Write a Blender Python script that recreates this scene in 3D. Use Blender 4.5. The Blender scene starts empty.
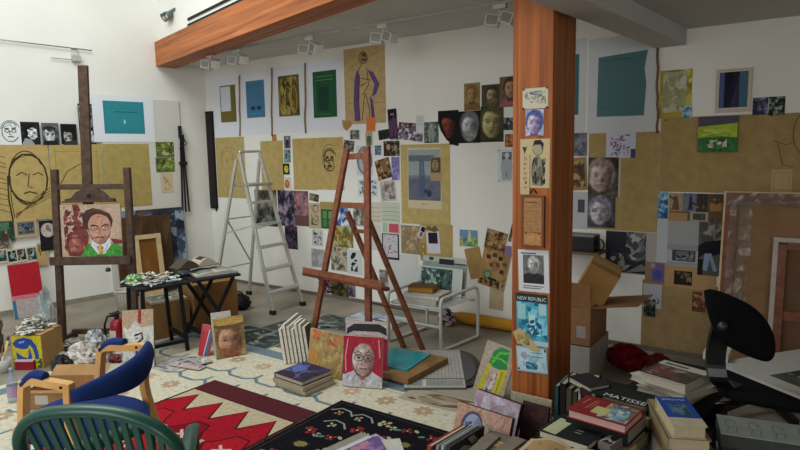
import bpy, math, random
from mathutils import Vector, Matrix
R = math.radians
SC = bpy.context.scene
C = SC.collection
# ------------------------------------------------------------------ camera
FPX = 600.0; CAMZ = 1.55
YAW = R(125.3); PITCH = R(6.94); ROLL = R(-1.0)
CM = Matrix.Rotation(YAW - math.pi/2, 3, 'Z') @ Matrix.Rotation(math.pi/2 - PITCH, 3, 'X') @ Matrix.Rotation(ROLL, 3, 'Z')
CO = Vector((0, 0, CAMZ))
def ray(px, py):
    return (CM @ Vector(((px-400)/FPX, -(py-225)/FPX, -1.0))).normalized()
def proj(P):
    q = CM.transposed() @ (Vector(P) - CO)
    return (400 + FPX*q.x/-q.z, 225 - FPX*q.y/-q.z)
def hit(px, py, p0, n):
    d = ray(px, py)
    return CO + d * ((p0 - CO).dot(n) / d.dot(n))
def F(px, py, z=0.0): return hit(px, py, Vector((0, 0, z)), Vector((0, 0, 1)))
UP = Vector((0, 0, 1))
WP = F(400, 309)                                   # a point at the foot of the back wall
WN = Vector((0, -1, 0))                            # faces the room
WX = Vector((1, 0, 0))
KP = Vector((F(211, 279.5).x, WP.y, 0))            # room corner
LX = Vector((math.cos(R(80.8)), math.sin(R(80.8)), 0))   # left wall runs away from the viewer towards the corner
LN = Vector((LX.y, -LX.x, 0))
def W(px, py, off=0.0): return hit(px, py, WP + WN*off, WN)
def L(px, py, off=0.0): return hit(px, py, KP + LN*off, LN)
PFP = F(511, 408)                                  # post front left foot
def PF(px, py, off=0.0): return hit(px, py, PFP + WN*off, WN)
FW = CM @ Vector((0, 0, -1)); FWH = Vector((FW.x, FW.y, 0)).normalized(); RT = Vector((FWH.y, -FWH.x, 0))
cam = bpy.data.objects.new('camera', bpy.data.cameras.new('camera'))
C.objects.link(cam); SC.camera = cam
cam.data.sensor_width = 36; cam.data.lens = 36*FPX/800; cam.data.clip_start = 0.05
cam.matrix_world = Matrix.Translation(CO) @ CM.to_4x4()

# ------------------------------------------------------------------ colour / materials
def lin(v):
    v = v/255.0
    return v/12.92 if v <= 0.04045 else ((v+0.055)/1.055)**2.4
def S(c):
    if isinstance(c, str):
        c = c.lstrip('#'); c = tuple(int(c[i:i+2], 16) for i in (0, 2, 4))
    return (lin(c[0]), lin(c[1]), lin(c[2]), 1.0)
def newmat(name):
    m = bpy.data.materials.new(name); m.use_nodes = True
    nt = m.node_tree; b = nt.nodes['Principled BSDF']
    return m, nt, b
def attr_mat(name, rough=0.85, noise=0.10, scale=60, bump=0.0, metal=0.0, spec=0.3, coat=0.0):
    m, nt, b = newmat(name)
    a = nt.nodes.new('ShaderNodeAttribute'); a.attribute_name = 'Col'
    tc = nt.nodes.new('ShaderNodeTexCoord'); nz = nt.nodes.new('ShaderNodeTexNoise')
    nz.inputs['Scale'].default_value = scale; nz.inputs['Detail'].default_value = 4
    nt.links.new(tc.outputs['Object'], nz.inputs['Vector'])
    mr = nt.nodes.new('ShaderNodeMapRange')
    mr.inputs['From Min'].default_value = .3; mr.inputs['From Max'].default_value = .7
    mr.inputs['To Min'].default_value = 1-noise; mr.inputs['To Max'].default_value = 1+noise
    nt.links.new(nz.outputs['Fac'], mr.inputs['Value'])
    mx = nt.nodes.new('ShaderNodeVectorMath'); mx.operation = 'SCALE'
    nt.links.new(a.outputs['Color'], mx.inputs[0]); nt.links.new(mr.outputs['Result'], mx.inputs['Scale'])
    nt.links.new(mx.outputs['Vector'], b.inputs['Base Color'])
    b.inputs['Roughness'].default_value = rough; b.inputs['Metallic'].default_value = metal
    b.inputs['Specular IOR Level'].default_value = spec; b.inputs['Coat Weight'].default_value = coat
    if bump:
        bp = nt.nodes.new('ShaderNodeBump'); bp.inputs['Strength'].default_value = bump; bp.inputs['Distance'].default_value = .004
        nt.links.new(nz.outputs['Fac'], bp.inputs['Height']); nt.links.new(bp.outputs['Normal'], b.inputs['Normal'])
    return m
def ramp_mat(name, c1, c2, scale=(1, 1, 1), rough=.7, tex='noise', bump=.1, detail=6, dist=.5, spec=.3, lo=.3, hi=.7, metal=0):
    m, nt, b = newmat(name)
    tc = nt.nodes.new('ShaderNodeTexCoord'); mp = nt.nodes.new('ShaderNodeMapping'); mp.inputs['Scale'].default_value = scale
    nt.links.new(tc.outputs['Object'], mp.inputs['Vector'])
    if tex == 'wave':
        t = nt.nodes.new('ShaderNodeTexWave'); t.inputs['Scale'].default_value = 1; t.inputs['Distortion'].default_value = dist*10
        t.inputs['Detail'].default_value = 3; t.inputs['Detail Scale'].default_value = 1.5
    else:
        t = nt.nodes.new('ShaderNodeTexNoise'); t.inputs['Scale'].default_value = 1; t.inputs['Detail'].default_value = detail; t.inputs['Distortion'].default_value = dist
    nt.links.new(mp.outputs['Vector'], t.inputs['Vector'])
    cr = nt.nodes.new('ShaderNodeValToRGB'); cr.color_ramp.elements[0].color = S(c1); cr.color_ramp.elements[1].color = S(c2)
    cr.color_ramp.elements[0].position = lo; cr.color_ramp.elements[1].position = hi
    nt.links.new(t.outputs['Fac'], cr.inputs['Fac']); nt.links.new(cr.outputs['Color'], b.inputs['Base Color'])
    b.inputs['Roughness'].default_value = rough; b.inputs['Specular IOR Level'].default_value = spec; b.inputs['Metallic'].default_value = metal
    if bump:
        bp = nt.nodes.new('ShaderNodeBump'); bp.inputs['Strength'].default_value = bump; bp.inputs['Distance'].default_value = .003
        nt.links.new(t.outputs['Fac'], bp.inputs['Height']); nt.links.new(bp.outputs['Normal'], b.inputs['Normal'])
    return m
M = {}
M['paper'] = attr_mat('printed_paper', .8, .035, 45)
M['paint'] = attr_mat('artist_paint', .6, .22, 70, .5)
M['matte'] = attr_mat('matte_colour', .75, .10, 20)
M['fabric'] = attr_mat('woven_fabric', .95, .16, 240, .6, spec=.1)
M['gloss'] = attr_mat('smooth_plastic', .3, .04, 20, spec=.5)
M['kraft'] = attr_mat('kraft_card', .85, .12, 14, .1)
M['rug'] = attr_mat('woven_rug', .95, .16, 38, .8, spec=.05)
M['metal'] = attr_mat('brushed_metal', .38, .08, 60, metal=.75)
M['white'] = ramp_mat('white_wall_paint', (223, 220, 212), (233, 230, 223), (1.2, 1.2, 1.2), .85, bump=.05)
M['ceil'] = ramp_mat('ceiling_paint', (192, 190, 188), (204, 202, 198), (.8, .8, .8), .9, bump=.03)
M['conc'] = ramp_mat('concrete_floor', (116, 106, 92), (156, 146, 130), (1.7, 1.7, 1.7), .6, bump=.15, detail=10)
M['fir'] = ramp_mat('fir_beam', (132, 69, 30), (196, 114, 58), (26, 26, .7), .5, bump=.1, detail=8, dist=1.2)
M['firx'] = ramp_mat('fir_beam_lengthwise', (132, 69, 30), (196, 114, 58), (.7, 26, 26), .5, bump=.1, detail=8, dist=1.2)
M['dwood'] = ramp_mat('dark_easel_wood', (58, 42, 34), (92, 68, 54), (20, 20, 2.2), .6, bump=.15)
M['rwood'] = ramp_mat('reddish_easel_wood', (100, 56, 38), (140, 82, 56), (18, 18, 2.5), .55, bump=.12)
M['lwood'] = ramp_mat('pale_beech', (216, 158, 92), (232, 182, 118), (14, 14, 2.2), .4, bump=.05)
M['pine'] = ramp_mat('pale_pine', (196, 166, 122), (216, 190, 148), (14, 14, 2.2), .6, bump=.08)

# ------------------------------------------------------------------ mesh builder
class MB:
    def __init__(s): s.v = []; s.f = []; s.c = []; s.sm = []
    def add(s, vs, fs, c, smooth=False):
        o = len(s.v); s.v += [Vector(v) for v in vs]
        c = c if (isinstance(c, tuple) and len(c) == 4) or isinstance(c, list) else S(c)
        for f in fs: s.f.append(tuple(o+i for i in f)); s.c.append(c); s.sm.append(smooth)
        return s
    def box(s, p0, p1, c='#888888', X=None):
        (x0, y0, z0), (x1, y1, z1) = p0, p1
        vs = [Vector((x, y, z)) for z in (z0, z1) for y in (y0, y1) for x in (x0, x1)]
        if X: vs = [X @ v for v in vs]
        return s.add(vs, [(0, 2, 3, 1), (4, 5, 7, 6), (0, 1, 5, 4), (2, 6, 7, 3), (0, 4, 6, 2), (1, 3, 7, 5)], c)
    def bar(s, p, q, w, d, c='#888888', side=(1, 0, 0)):
        p = Vector(p); q = Vector(q); a = (q-p).normalized(); sd = Vector(side); sd = (sd - a*sd.dot(a)).normalized(); t = a.cross(sd)
        vs = [e + sd*i*w/2 + t*j*d/2 for e in (p, q) for j in (-1, 1) for i in (-1, 1)]
        return s.add(vs, [(0, 2, 3, 1), (4, 5, 7, 6), (0, 1, 5, 4), (2, 6, 7, 3), (0, 4, 6, 2), (1, 3, 7, 5)], c)
    def tube(s, pts, r, c='#888888', n=8, flat=1.0, closed=False, side=None):
        pts = [Vector(p) for p in pts]; vs = []; fs = []; m = len(pts); prev = None
        rr = r if isinstance(r, (list, tuple)) else [r]*m
        for i, p in enumerate(pts):
            if closed: t = (pts[(i+1) % m] - pts[i-1]).normalized()
            else: t = (pts[min(i+1, m-1)] - pts[max(i-1, 0)]).normalized()
            if side is not None: u = Vector(side); u = u - t*u.dot(t)
            elif prev is None:
                u = Vector((0, 0, 1)) if abs(t.z) < .9 else Vector((1, 0, 0)); u = u - t*u.dot(t)
            else: u = prev - t*prev.dot(t)
            u.normalize(); prev = u; w = t.cross(u)
            for k in range(n):
                a = 2*math.pi*(k+.5)/n; vs.append(p + u*math.cos(a)*rr[i] + w*math.sin(a)*rr[i]*flat)
        for i in range(m if closed else m-1):
            j = (i+1) % m
            for k in range(n): fs.append((i*n+k, i*n+(k+1) % n, j*n+(k+1) % n, j*n+k))
        s.add(vs, fs, c, n > 5)
        if not closed: o = len(s.v)-len(vs); s.f.append(tuple(o+k for k in reversed(range(n)))); s.f.append(tuple(o+(m-1)*n+k for k in range(n))); s.c += [s.c[-1]]*2; s.sm += [False]*2
        return s
    def lathe(s, prof, c='#888888', n=20, X=None, cap=True):
        vs = []; fs = []
        for r, z in prof:
            for k in range(n):
                a = 2*math.pi*k/n; v = Vector((r*math.cos(a), r*math.sin(a), z)); vs.append(X @ v if X else v)
        for i in range(len(prof)-1):
            for k in range(n): fs.append((i*n+k, i*n+(k+1) % n, (i+1)*n+(k+1) % n, (i+1)*n+k))
        if cap: fs.append(tuple(reversed(range(n)))); fs.append(tuple((len(prof)-1)*n+k for k in range(n)))
        return s.add(vs, fs, c, True)
    def prism(s, poly, z0, z1, c='#888888', X=None):
        n = len(poly); vs = [Vector((x, y, z)) for z in (z0, z1) for x, y in poly]
        if X: vs = [X @ v for v in vs]
        return s.add(vs, [tuple(reversed(range(n))), tuple(range(n, 2*n))] + [(i, (i+1) % n, n+(i+1) % n, n+i) for i in range(n)], c)
    def ball(s, c0, r, c='#888888', n=10, m=6, X=None, rnd=None, amp=0):
        vs = []; fs = []; c0 = Vector(c0); r = Vector(r) if not isinstance(r, (int, float)) else Vector((r, r, r))
        for i in range(m+1):
            th = math.pi*i/m
            for k in range(n):
                a = 2*math.pi*k/n; q = 1 + (rnd.uniform(-amp, amp) if rnd else 0)
                v = c0 + Vector((r.x*q*math.sin(th)*math.cos(a), r.y*q*math.sin(th)*math.sin(a), r.z*q*math.cos(th))); vs.append(X @ v if X else v)
        for i in range(m):
            for k in range(n): fs.append((i*n+k, (i+1)*n+k, (i+1)*n+(k+1) % n, i*n+(k+1) % n))
        return s.add(vs, fs, c, amp == 0)
    def build(s, name, mat, parent=None, mw=None, bevel=0, sub=0):
        me = bpy.data.meshes.new(name); me.from_pydata([tuple(v) for v in s.v], [], s.f)
        at = me.color_attributes.new('Col', 'FLOAT_COLOR', 'CORNER')
        buf = []
        for f, c in zip(s.f, s.c):
            if isinstance(c, list): buf += [x for q in c for x in q]
            else: buf += list(c)*len(f)
        at.data.foreach_set('color', buf)
        me.polygons.foreach_set('use_smooth', s.sm)
        me.materials.append(M[mat] if isinstance(mat, str) else mat); me.update()
        o = bpy.data.objects.new(name, me); C.objects.link(o)
        if parent: o.parent = parent
        if mw is not None: o.matrix_world = mw
        if bevel:
            b = o.modifiers.new('bevel', 'BEVEL'); b.width = bevel; b.segments = 2; b.limit_method = 'ANGLE'; b.angle_limit = R(40)
        if sub:
            b = o.modifiers.new('sub', 'SUBSURF'); b.levels = sub; b.render_levels = sub
        return o
def tag(o, label, cat, group=None, kind=None):
    o['label'] = label; o['category'] = cat
    if group: o['group'] = group
    if kind: o['kind'] = kind
    return o
def struct(o): o['kind'] = 'structure'; return o
def empty(name, label, cat, mw, group=None):
    o = bpy.data.objects.new(name, None); o.empty_display_size = .05; C.objects.link(o); o.matrix_world = mw
    return tag(o, label, cat, group)
def copy_tree(o, parent=None):
    c = o.copy(); C.objects.link(c); c.parent = parent
    for ch in list(o.children): copy_tree(ch, c)
    return c
def frame(o, x, y):                                # orthonormal frame from origin, x axis, approx y axis
    x = Vector(x).normalized(); y = Vector(y); y = (y - x*y.dot(x)).normalized(); z = x.cross(y)
    m = Matrix((x, y, z)).transposed().to_4x4(); m.translation = Vector(o); return m
def rotz(o, deg): m = Matrix.Rotation(R(deg), 4, 'Z'); m.translation = Vector(o); return m
_tc = {}
def text_tris(txt, size, bold=False):
    k = txt
    if k not in _tc:
        cu = bpy.data.curves.new('t', 'FONT'); cu.body = txt; cu.resolution_u = 2
        ob = bpy.data.objects.new('t', cu); C.objects.link(ob)
        dg = bpy.context.evaluated_depsgraph_get(); me = bpy.data.meshes.new_from_object(ob.evaluated_get(dg))
        _tc[k] = ([v.co.copy() for v in me.vertices], [tuple(p.vertices) for p in me.polygons])
        bpy.data.objects.remove(ob); bpy.data.meshes.remove(me); bpy.data.curves.remove(cu)
    vs, fs = _tc[k]; w = max((v.x for v in vs), default=1)
    return [v*size for v in vs], fs, w*size

# ------------------------------------------------------------------ painter: artwork lying on a sheet (x right, y up, z out)
class Art(MB):
    def __init__(s, w, h, c, th=.001, edge=None, outline=None):
        super().__init__(); s.w = w; s.h = h; s.z = th; s.th = th
        if outline: s.prism([(x*w, y*h) for x, y in outline], 0, th, c)
        else: s.box((0, 0, 0), (w, h, th), edge or c); s.c[-5] = S(c) if not isinstance(c, tuple) or len(c) != 4 else c
        s.r = random.Random(hash_(w, h))
    def up(s, k=1): s.z += .00003*k
    def rect(s, x0, y0, x1, y1, c):
        s.up(); w, h = s.w, s.h
        s.add([(x0*w, y0*h, s.z), (x1*w, y0*h, s.z), (x1*w, y1*h, s.z), (x0*w, y1*h, s.z)], [(0, 1, 2, 3)], c); return s
    def poly(s, pts, c, lift=True):
        s.up() if lift else s.up(.12)
        pts = [(min(max(x, 0), 1), min(max(y, 0), 1)) for x, y in pts]
        a = sum(pts[i][0]*pts[(i+1) % len(pts)][1]-pts[(i+1) % len(pts)][0]*pts[i][1] for i in range(len(pts)))
        if a < 0: pts = pts[::-1]
        s.add([(x*s.w, y*s.h, s.z) for x, y in pts], [tuple(range(len(pts)))], c); return s
    def ell(s, cx, cy, rx, ry, c, rot=0, n=16, a0=0, a1=360, lift=True):
        pts = []; cr, sr = math.cos(R(rot)), math.sin(R(rot)); k = s.h/s.w
        full = abs(a1-a0) >= 360
        for i in range(n if full else n+1):
            a = R(a0 + (a1-a0)*i/n); x = rx*math.cos(a)/k; y = ry*math.sin(a)
            pts.append((cx + (x*cr - y*sr)*k, cy + x*sr + y*cr))
        return s.poly(pts, c, lift)
    def line(s, pts, wd, c, lift=True):
        if lift: s.up()
        P = [Vector((min(max(x, 0), 1)*s.w, min(max(y, 0), 1)*s.h)) for x, y in pts]; wd = wd*s.h/2; n = len(P); a = []; b = []
        for i, p in enumerate(P):
            t = (P[min(i+1, n-1)]-P[max(i-1, 0)]); t = t.normalized() if t.length > 0 else Vector((1, 0)); nn = Vector((-t.y, t.x))*wd
            a.append(p+nn); b.append(p-nn)
        vs = [(q.x, q.y, s.z) for q in a+b]
        s.add(vs, [(i, n+i, n+i+1, i+1) for i in range(n-1)], c); return s
    def arc(s, cx, cy, rx, ry, a0, a1, wd, c, n=14):
        k = 1
        return s.line([(cx+rx*math.cos(R(a0+(a1-a0)*i/n)), cy+ry*math.sin(R(a0+(a1-a0)*i/n))) for i in range(n+1)], wd, c)
    def speck(s, n, box, size, cols, seed=0, stretch=2.2, ang=None):
        r = random.Random(seed*77+n); x0, y0, x1, y1 = box
        z0 = s.z
        for i in range(n):
            if i % max(1, n//6) == 0: s.up(.5)
            cx = r.uniform(x0, x1); cy = r.uniform(y0, y1); a = r.uniform(0, 180) if ang is None else ang + r.uniform(-18, 18)
            q = size*r.uniform(.5, 1.3); m = r.randint(4, 6); st = stretch*r.uniform(.6, 1.2); pts = []
            for j in range(m):
                t = 2*math.pi*j/m + r.uniform(-.25, .25); x = q*st*math.cos(t); y = q*math.sin(t)
                X = x*math.cos(R(a))-y*math.sin(R(a)); Y = x*math.sin(R(a))+y*math.cos(R(a))
                pts.append((min(max(cx + X*s.h/s.w, x0), x1), min(max(cy+Y, y0), y1)))
            s.z += .000003; s.poly(pts, r.choice(cols), False)
        return s
    def scrib(s, n, box, wd, c, seed=0, seg=7, amp=.3):
        r = random.Random(seed*31+n); x0, y0, x1, y1 = box
        for i in range(n):
            x = r.uniform(x0, x1); y = r.uniform(y0, y1); a = r.uniform(0, 6.28); pts = [(x, y)]
            for j in range(seg):
                a += r.uniform(-1, 1); x = min(max(x+math.cos(a)*amp*.25, x0), x1); y = min(max(y+math.sin(a)*amp*.2, y0), y1); pts.append((x, y))
            s.line(pts, wd*r.uniform(.6, 1.4), c if not isinstance(c, list) else r.choice(c), lift=(i % 3 == 0))
        return s
    def text(s, txt, x, y, size, c, fit=None, flip=False, rot=0):
        s.up(); vs, fs, w = text_tris(txt, size*s.h)
        if fit: k = fit*s.w/max(w, 1e-5); vs = [Vector((v.x*k, v.y, 0)) for v in vs]
        if flip: vs = [Vector((-v.x, -v.y, 0)) for v in vs]
        rm = Matrix.Rotation(R(rot), 3, 'Z')
        s.add([(rm @ v) + Vector((x*s.w, y*s.h, s.z)) for v in vs], fs, c); return s
    def lines(s, x0, y0, x1, y1, n, c, wd=.012):
        s.up()
        for i in range(n):
            y = y1-(y1-y0)*(i+.5)/n; e = x1-(x1-x0)*s.r.uniform(0, .25)
            s.line([(x0, y), (e, y)], wd, c, False)
        return s
def hash_(a, b): return int((a*7919+b*104729)*1000) % 99991

from mathutils import noise as _nz
def _fn(x, y, s): return _nz.noise(Vector((x, y, s*7.13)))
def pix(p, nx, ny, fn, box=(0, 0, 1, 1), clip=None):
    """Paint a picture as a fine grid whose corner colours come from fn(u, v)."""
    p.up(); x0, y0, x1, y1 = box; P = []; K = []
    for j in range(ny+1):
        for i in range(nx+1):
            u = i/nx; v = j/ny; P.append(((x0+(x1-x0)*u)*p.w, (y0+(y1-y0)*v)*p.h, p.z)); K.append(fn(u, v))
    o = len(p.v); p.v += [Vector(q) for q in P]
    for j in range(ny):
        for i in range(nx):
            if clip and not clip((i+.5)/nx, (j+.5)/ny): continue
            a = j*(nx+1)+i; q = (a, a+1, a+nx+2, a+nx+1); p.f.append(tuple(o+t for t in q)); p.c.append([K[t] for t in q]); p.sm.append(False)
def mx3(a, b, t): t = min(max(t, 0), 1); return tuple(a[i]*(1-t)+b[i]*t for i in range(3))+(1.0,)
def gs(x, y, cx, cy, sx, sy): return math.exp(-((x-cx)/sx)**2-((y-cy)/sy)**2)
def facepix(p, cx=.5, cy=.5, r=.4, skin='#a8825f', shade='#4c3424', light='#d8b898', hair='#2c2018', bg='#1c1814', body='#1c1814', beard=None, bald=False, n=26, seed=1, dirx=-1, nz=.3, mouth='#6a3028', box=(0, 0, 1, 1), hat=None, clip=None, bg2=None):
    A = [S(c) for c in (skin, shade, light, hair, bg, body, mouth)]; bd = S(beard) if beard else None; k = p.h/p.w*(box[3]-box[1])/(box[2]-box[0]); b2 = S(bg2) if bg2 else A[4]
    def f(u, v):
        x = (u-cx)/(r*k); y = (v-cy)/r; g = 1 + nz*(_fn(u*9/k, v*9, seed)+.6*_fn(u*22/k, v*22, seed+1))
        c = mx3(A[4], b2, .5+_fn(u*3, v*3, seed+2))
        c = mx3(c, A[5], (-.95-.22*abs(x)**1.6-y)*8)
        if not bald: c = mx3(c, A[3], (1-math.hypot(x/.88, (y-.14)/1.08))*9)
        if abs(x) < .4 and -1.25 < y < -.5: c = mx3(c, A[1], .8)
        d = math.hypot(x/.68, (y+.06)/.94); m = (1-d)*9
        if m > 0:
            s = .52 + dirx*x*.75 + .18*y; q = mx3(A[1], A[0], s*2) if s < .5 else mx3(A[0], A[2], (s-.5)*2)
            dk = 0
            for e in (-1, 1): dk += .55*gs(x, y, e*.28, .04, .17, .11) + .75*gs(x, y, e*.3, .19, .2, .045) + .8*gs(x, y, e*.28, .02, .07, .05)
            dk += .5*gs(x, y, -dirx*.1, -.15, .06, .2) + .6*gs(x, y, 0, -.34, .13, .05) + .35*gs(x, y, 0, -.66, .22, .06)
            q = mx3(q, A[1], dk); q = mx3(q, A[6], .9*gs(x, y, 0, -.53, .22, .045)); q = mx3(q, A[2], .6*gs(x, y, dirx*.03, -.14, .045, .2)+.4*gs(x, y, dirx*.2, .5, .25, .15))
            if bd: q = mx3(q, bd, min(1, (-.36-y+.1*abs(x))*6)*(1-.9*gs(x, y, 0, -.53, .18, .05)))
            if not bald: q = mx3(q, A[3], (y-.52-.25*(x*dirx)+.2*abs(x))*6)
            c = mx3(c, q, m)
        elif bd: c = mx3(c, bd, (1.28-math.hypot(x/.6, (y+.3)/.8))*4 if y < -.4 else 0)
        if hat: c = mx3(c, S(hat), (y-.45+.1*x*x)*8)
        return (c[0]*g, c[1]*g, c[2]*g, 1.0)
    ny = int(n*p.h/p.w*(box[3]-box[1])/(box[2]-box[0])); pix(p, n, max(4, ny), f, box, clip)
def blotch(p, cols, n=14, seed=0, box=(0, 0, 1, 1), sc=3.2):
    """Soft blurred snapshot texture out of a few colours."""
    K = [S(c) for c in cols]; k = p.h/p.w
    def f(u, v):
        t = (_fn(u*sc/k, v*sc, seed)+.8*_fn(u*sc*2.6/k, v*sc*2.6, seed+3)+.5*_fn(u*sc*6/k, v*sc*6, seed+5))*.95+.5
        t = min(max(t, 0), .999)*(len(K)-1); i = int(t); return mx3(K[i], K[i+1], min(1, max(0, (t-i-.5)*3+.5)))
    n = int(n*1.5); pix(p, n, max(4, int(n*k)), f, box)
def mixc(a, b, t):
    a = S(a); b = S(b); return tuple(a[i]*(1-t)+b[i]*t for i in range(4))
# ---- kinds of artwork
def face(p, cx, cy, r, skin='#b98d72', hair='#33261e', line='#241a16', shade='#8b5e48', light='#d8b59a', body=None, glasses=False, bald=False, n=26, seed=1, beard=None, tilt=0):
    k = p.h/p.w
    if body: p.poly([(cx-r*1.7*k, 0), (cx-r*1.5*k, cy-r*1.5), (cx-r*.5*k, cy-r*1.05), (cx+r*.5*k, cy-r*1.05), (cx+r*1.5*k, cy-r*1.5), (cx+r*1.7*k, 0)], body)
    if not bald: p.ell(cx, cy+r*.22, r*.86*k, r*1.05, hair)
    p.poly([(cx-r*.36*k, cy-r*1.25), (cx-r*.3*k, cy-r*.5), (cx+r*.3*k, cy-r*.5), (cx+r*.36*k, cy-r*1.25)], shade)
    p.ell(cx, cy-r*.08, r*.68*k, r*.92, skin)
    p.ell(cx-r*.7*k, cy-r*.1, r*.12*k, r*.22, shade); p.ell(cx+r*.7*k, cy-r*.1, r*.12*k, r*.22, shade)
    rr = random.Random(seed)
    p.up()
    for i in range(n):
        a = rr.uniform(0, 6.28); q = rr.uniform(0, .78)
        x = cx+math.cos(a)*q*r*.66*k; y = cy-r*.08+math.sin(a)*q*r*.9
        col = rr.choice([light, skin, shade] if x < cx else [shade, skin, shade, light])
        p.ell(x, y, r*rr.uniform(.06, .15)*k, r*rr.uniform(.04, .09), mixc(col, skin, .45), rot=rr.uniform(0, 180), n=6, lift=(i % 6 == 0))
    if not bald: p.poly([(cx-r*.72*k, cy+r*.2), (cx-r*.6*k, cy+r*.95), (cx+r*.1*k, cy+r*1.28), (cx+r*.7*k, cy+r*.9), (cx+r*.76*k, cy+r*.15), (cx+r*.5*k, cy+r*.62), (cx-r*.2*k, cy+r*.55), (cx-r*.55*k, cy+r*.6)], hair)
    if beard: p.poly([(cx-r*.62*k, cy-r*.3), (cx-r*.3*k, cy-r*.38), (cx+r*.3*k, cy-r*.38), (cx+r*.62*k, cy-r*.3), (cx+r*.4*k, cy-r*1.0), (cx, cy-r*1.22), (cx-r*.4*k, cy-r*1.0)], beard)
    for sx in (-1, 1):
        p.line([(cx+sx*r*.14*k, cy+r*.14), (cx+sx*r*.34*k, cy+r*.22), (cx+sx*r*.52*k, cy+r*.12)], r*.09, line)
        p.ell(cx+sx*r*.31*k, cy, r*.13*k, r*.07, mixc(light, skin, .4), n=8); p.ell(cx+sx*r*.3*k, cy, r*.055*k, r*.06, line, n=8)
        if glasses: p.arc(cx+sx*r*.32*k, cy, r*.26*k, r*.2, 0, 360, r*.05, line)
    p.line([(cx-r*.04*k, cy+r*.1), (cx-r*.1*k, cy-r*.28), (cx+r*.08*k, cy-r*.34)], r*.07, shade if not beard else line)
    p.line([(cx-r*.24*k, cy-r*.55), (cx-r*.05*k, cy-r*.5), (cx+r*.22*k, cy-r*.56)], r*.09, '#7a3a32' if not beard else line)
    p.arc(cx, cy-r*.08, r*.68*k, r*.92, 190, 350, r*.05, line)
def k_plain(p, *a): pass
def k_bw(p, cols=('#181818', '#444444', '#777777', '#aaaaaa'), n=40, size=.06, m=.05, seed=0, bg=None):
    if bg: p.rect(m, m, 1-m, 1-m, bg)
    p.speck(n, (m, m, 1-m, 1-m), size, list(cols), seed)
def k_fig(p, body='#333333', head='#b9a48a', bg=None, m=.05, cx=.5):
    if bg: p.rect(m, m, 1-m, 1-m, bg)
    k = p.h/p.w
    p.poly([(cx-.15*k, .05), (cx-.2*k, .5), (cx-.16*k, .68), (cx, .73), (cx+.16*k, .68), (cx+.2*k, .5), (cx+.14*k, .05), (cx+.02*k, .05), (cx, .4), (cx-.03*k, .05)], body)
    p.ell(cx, .81, .075*k, .1, head)
def k_head_sketch(p, c='#3a2f22', cx=.5, cy=.5, r=.3, wd=.015, glasses=True):
    k = p.h/p.w
    p.arc(cx, cy, r*.75*k, r, 40, 330, wd, c)
    p.arc(cx, cy+r*.1, r*.85*k, r*1.05, 20, 170, wd*.8, c)
    for sx in (-1, 1):
        p.arc(cx+sx*r*.3*k, cy+r*.1, r*.2*k, r*.14, 0, 360, wd, c)
        p.line([(cx+sx*r*.12*k, cy+r*.35), (cx+sx*r*.5*k, cy+r*.35)], wd*1.4, c)
    p.line([(cx, cy+r*.1), (cx-r*.12*k, cy-r*.25), (cx+r*.1*k, cy-r*.28)], wd, c)
    p.line([(cx-r*.25*k, cy-r*.5), (cx, cy-r*.45), (cx+r*.25*k, cy-r*.52)], wd*1.4, c)
# ------------------------------------------------------------------ room shell
CEIL = W(400, 38).z
CEIL_R = W(688, 29).z
far = 3.2; LWH = 4.6
struct(MB().box((-16, -6, -.12), (6, WP.y+.2, 0)).build('floor', 'conc'))
struct(MB().box((KP.x-.3, WP.y, 0), (6, WP.y+.2, LWH)).box((KP.x, WP.y-.012, LWH-.2), (6, WP.y, LWH-.1)).build('wall_back', 'white'))
Lw = frame(KP, LX, UP)       # x towards the corner, y up, z out of the wall = LX x UP
assert abs(Lw.col[2].to_3d().dot(LN)) > .99
ZS = 1 if Lw.col[2].to_3d().dot(LN) > 0 else -1
struct(MB().box((-9, 0, -.2), (.05, LWH, 0)).build('wall_left', 'white', mw=Lw))
BD = Vector((math.cos(R(164.65)), math.sin(R(164.65)), 0))   # beam runs this way (towards the left wall)
bt = L(155.6, 42); bb = L(156, 66.6)
print('corner', KP, 'wallY', WP.y, 'ceil', CEIL, CEIL_R, 'beam', bt, bb, 'post', PFP)
for q in ((232, 281), (512, 330), (350, 302)): print('floor edge y at', q, proj(W(q[0], q[1])), W(q[0], q[1]).z)
print('beam2 z', W(656, 47).z, W(686, 45).z)
# big fir beam: front-bottom edge passes through bb along BD
BN = Vector((BD.y, -BD.x, 0))       # horizontal normal
if BN.dot(FWH) < 0: BN = -BN        # away from the viewer
bh = bt.z-bb.z
b0 = bb.copy()
Bf = frame(b0, -BD, BN)              # x along the beam to the right, y away, z up
bw = .24
struct(MB().box((-.3, 0, 0), (9, bw, bh)).build('trim_beam', 'firx', mw=Bf, bevel=.006))
# low ceiling: from the beam's back edge to the back wall
def horiz(pts, z0, z1, name, mat):
    a = sum(pts[i][0]*pts[(i+1) % len(pts)][1]-pts[(i+1) % len(pts)][0]*pts[i][1] for i in range(len(pts)))
    if a < 0: pts = pts[::-1]
    return struct(MB().prism([(p[0], p[1]) for p in pts], z0, z1).build(name, mat))
q0 = b0 + BN*bw; q1 = q0 - BD*9
pl = KP - LX*0
cl = Vector((KP.x-.1, WP.y+.05, 0))
horiz([(q0 + BD*.5), q1, Vector((6, q1.y, 0)), Vector((6, WP.y+.05, 0)), cl], CEIL, CEIL+.1, 'ceiling', 'ceil')
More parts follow.
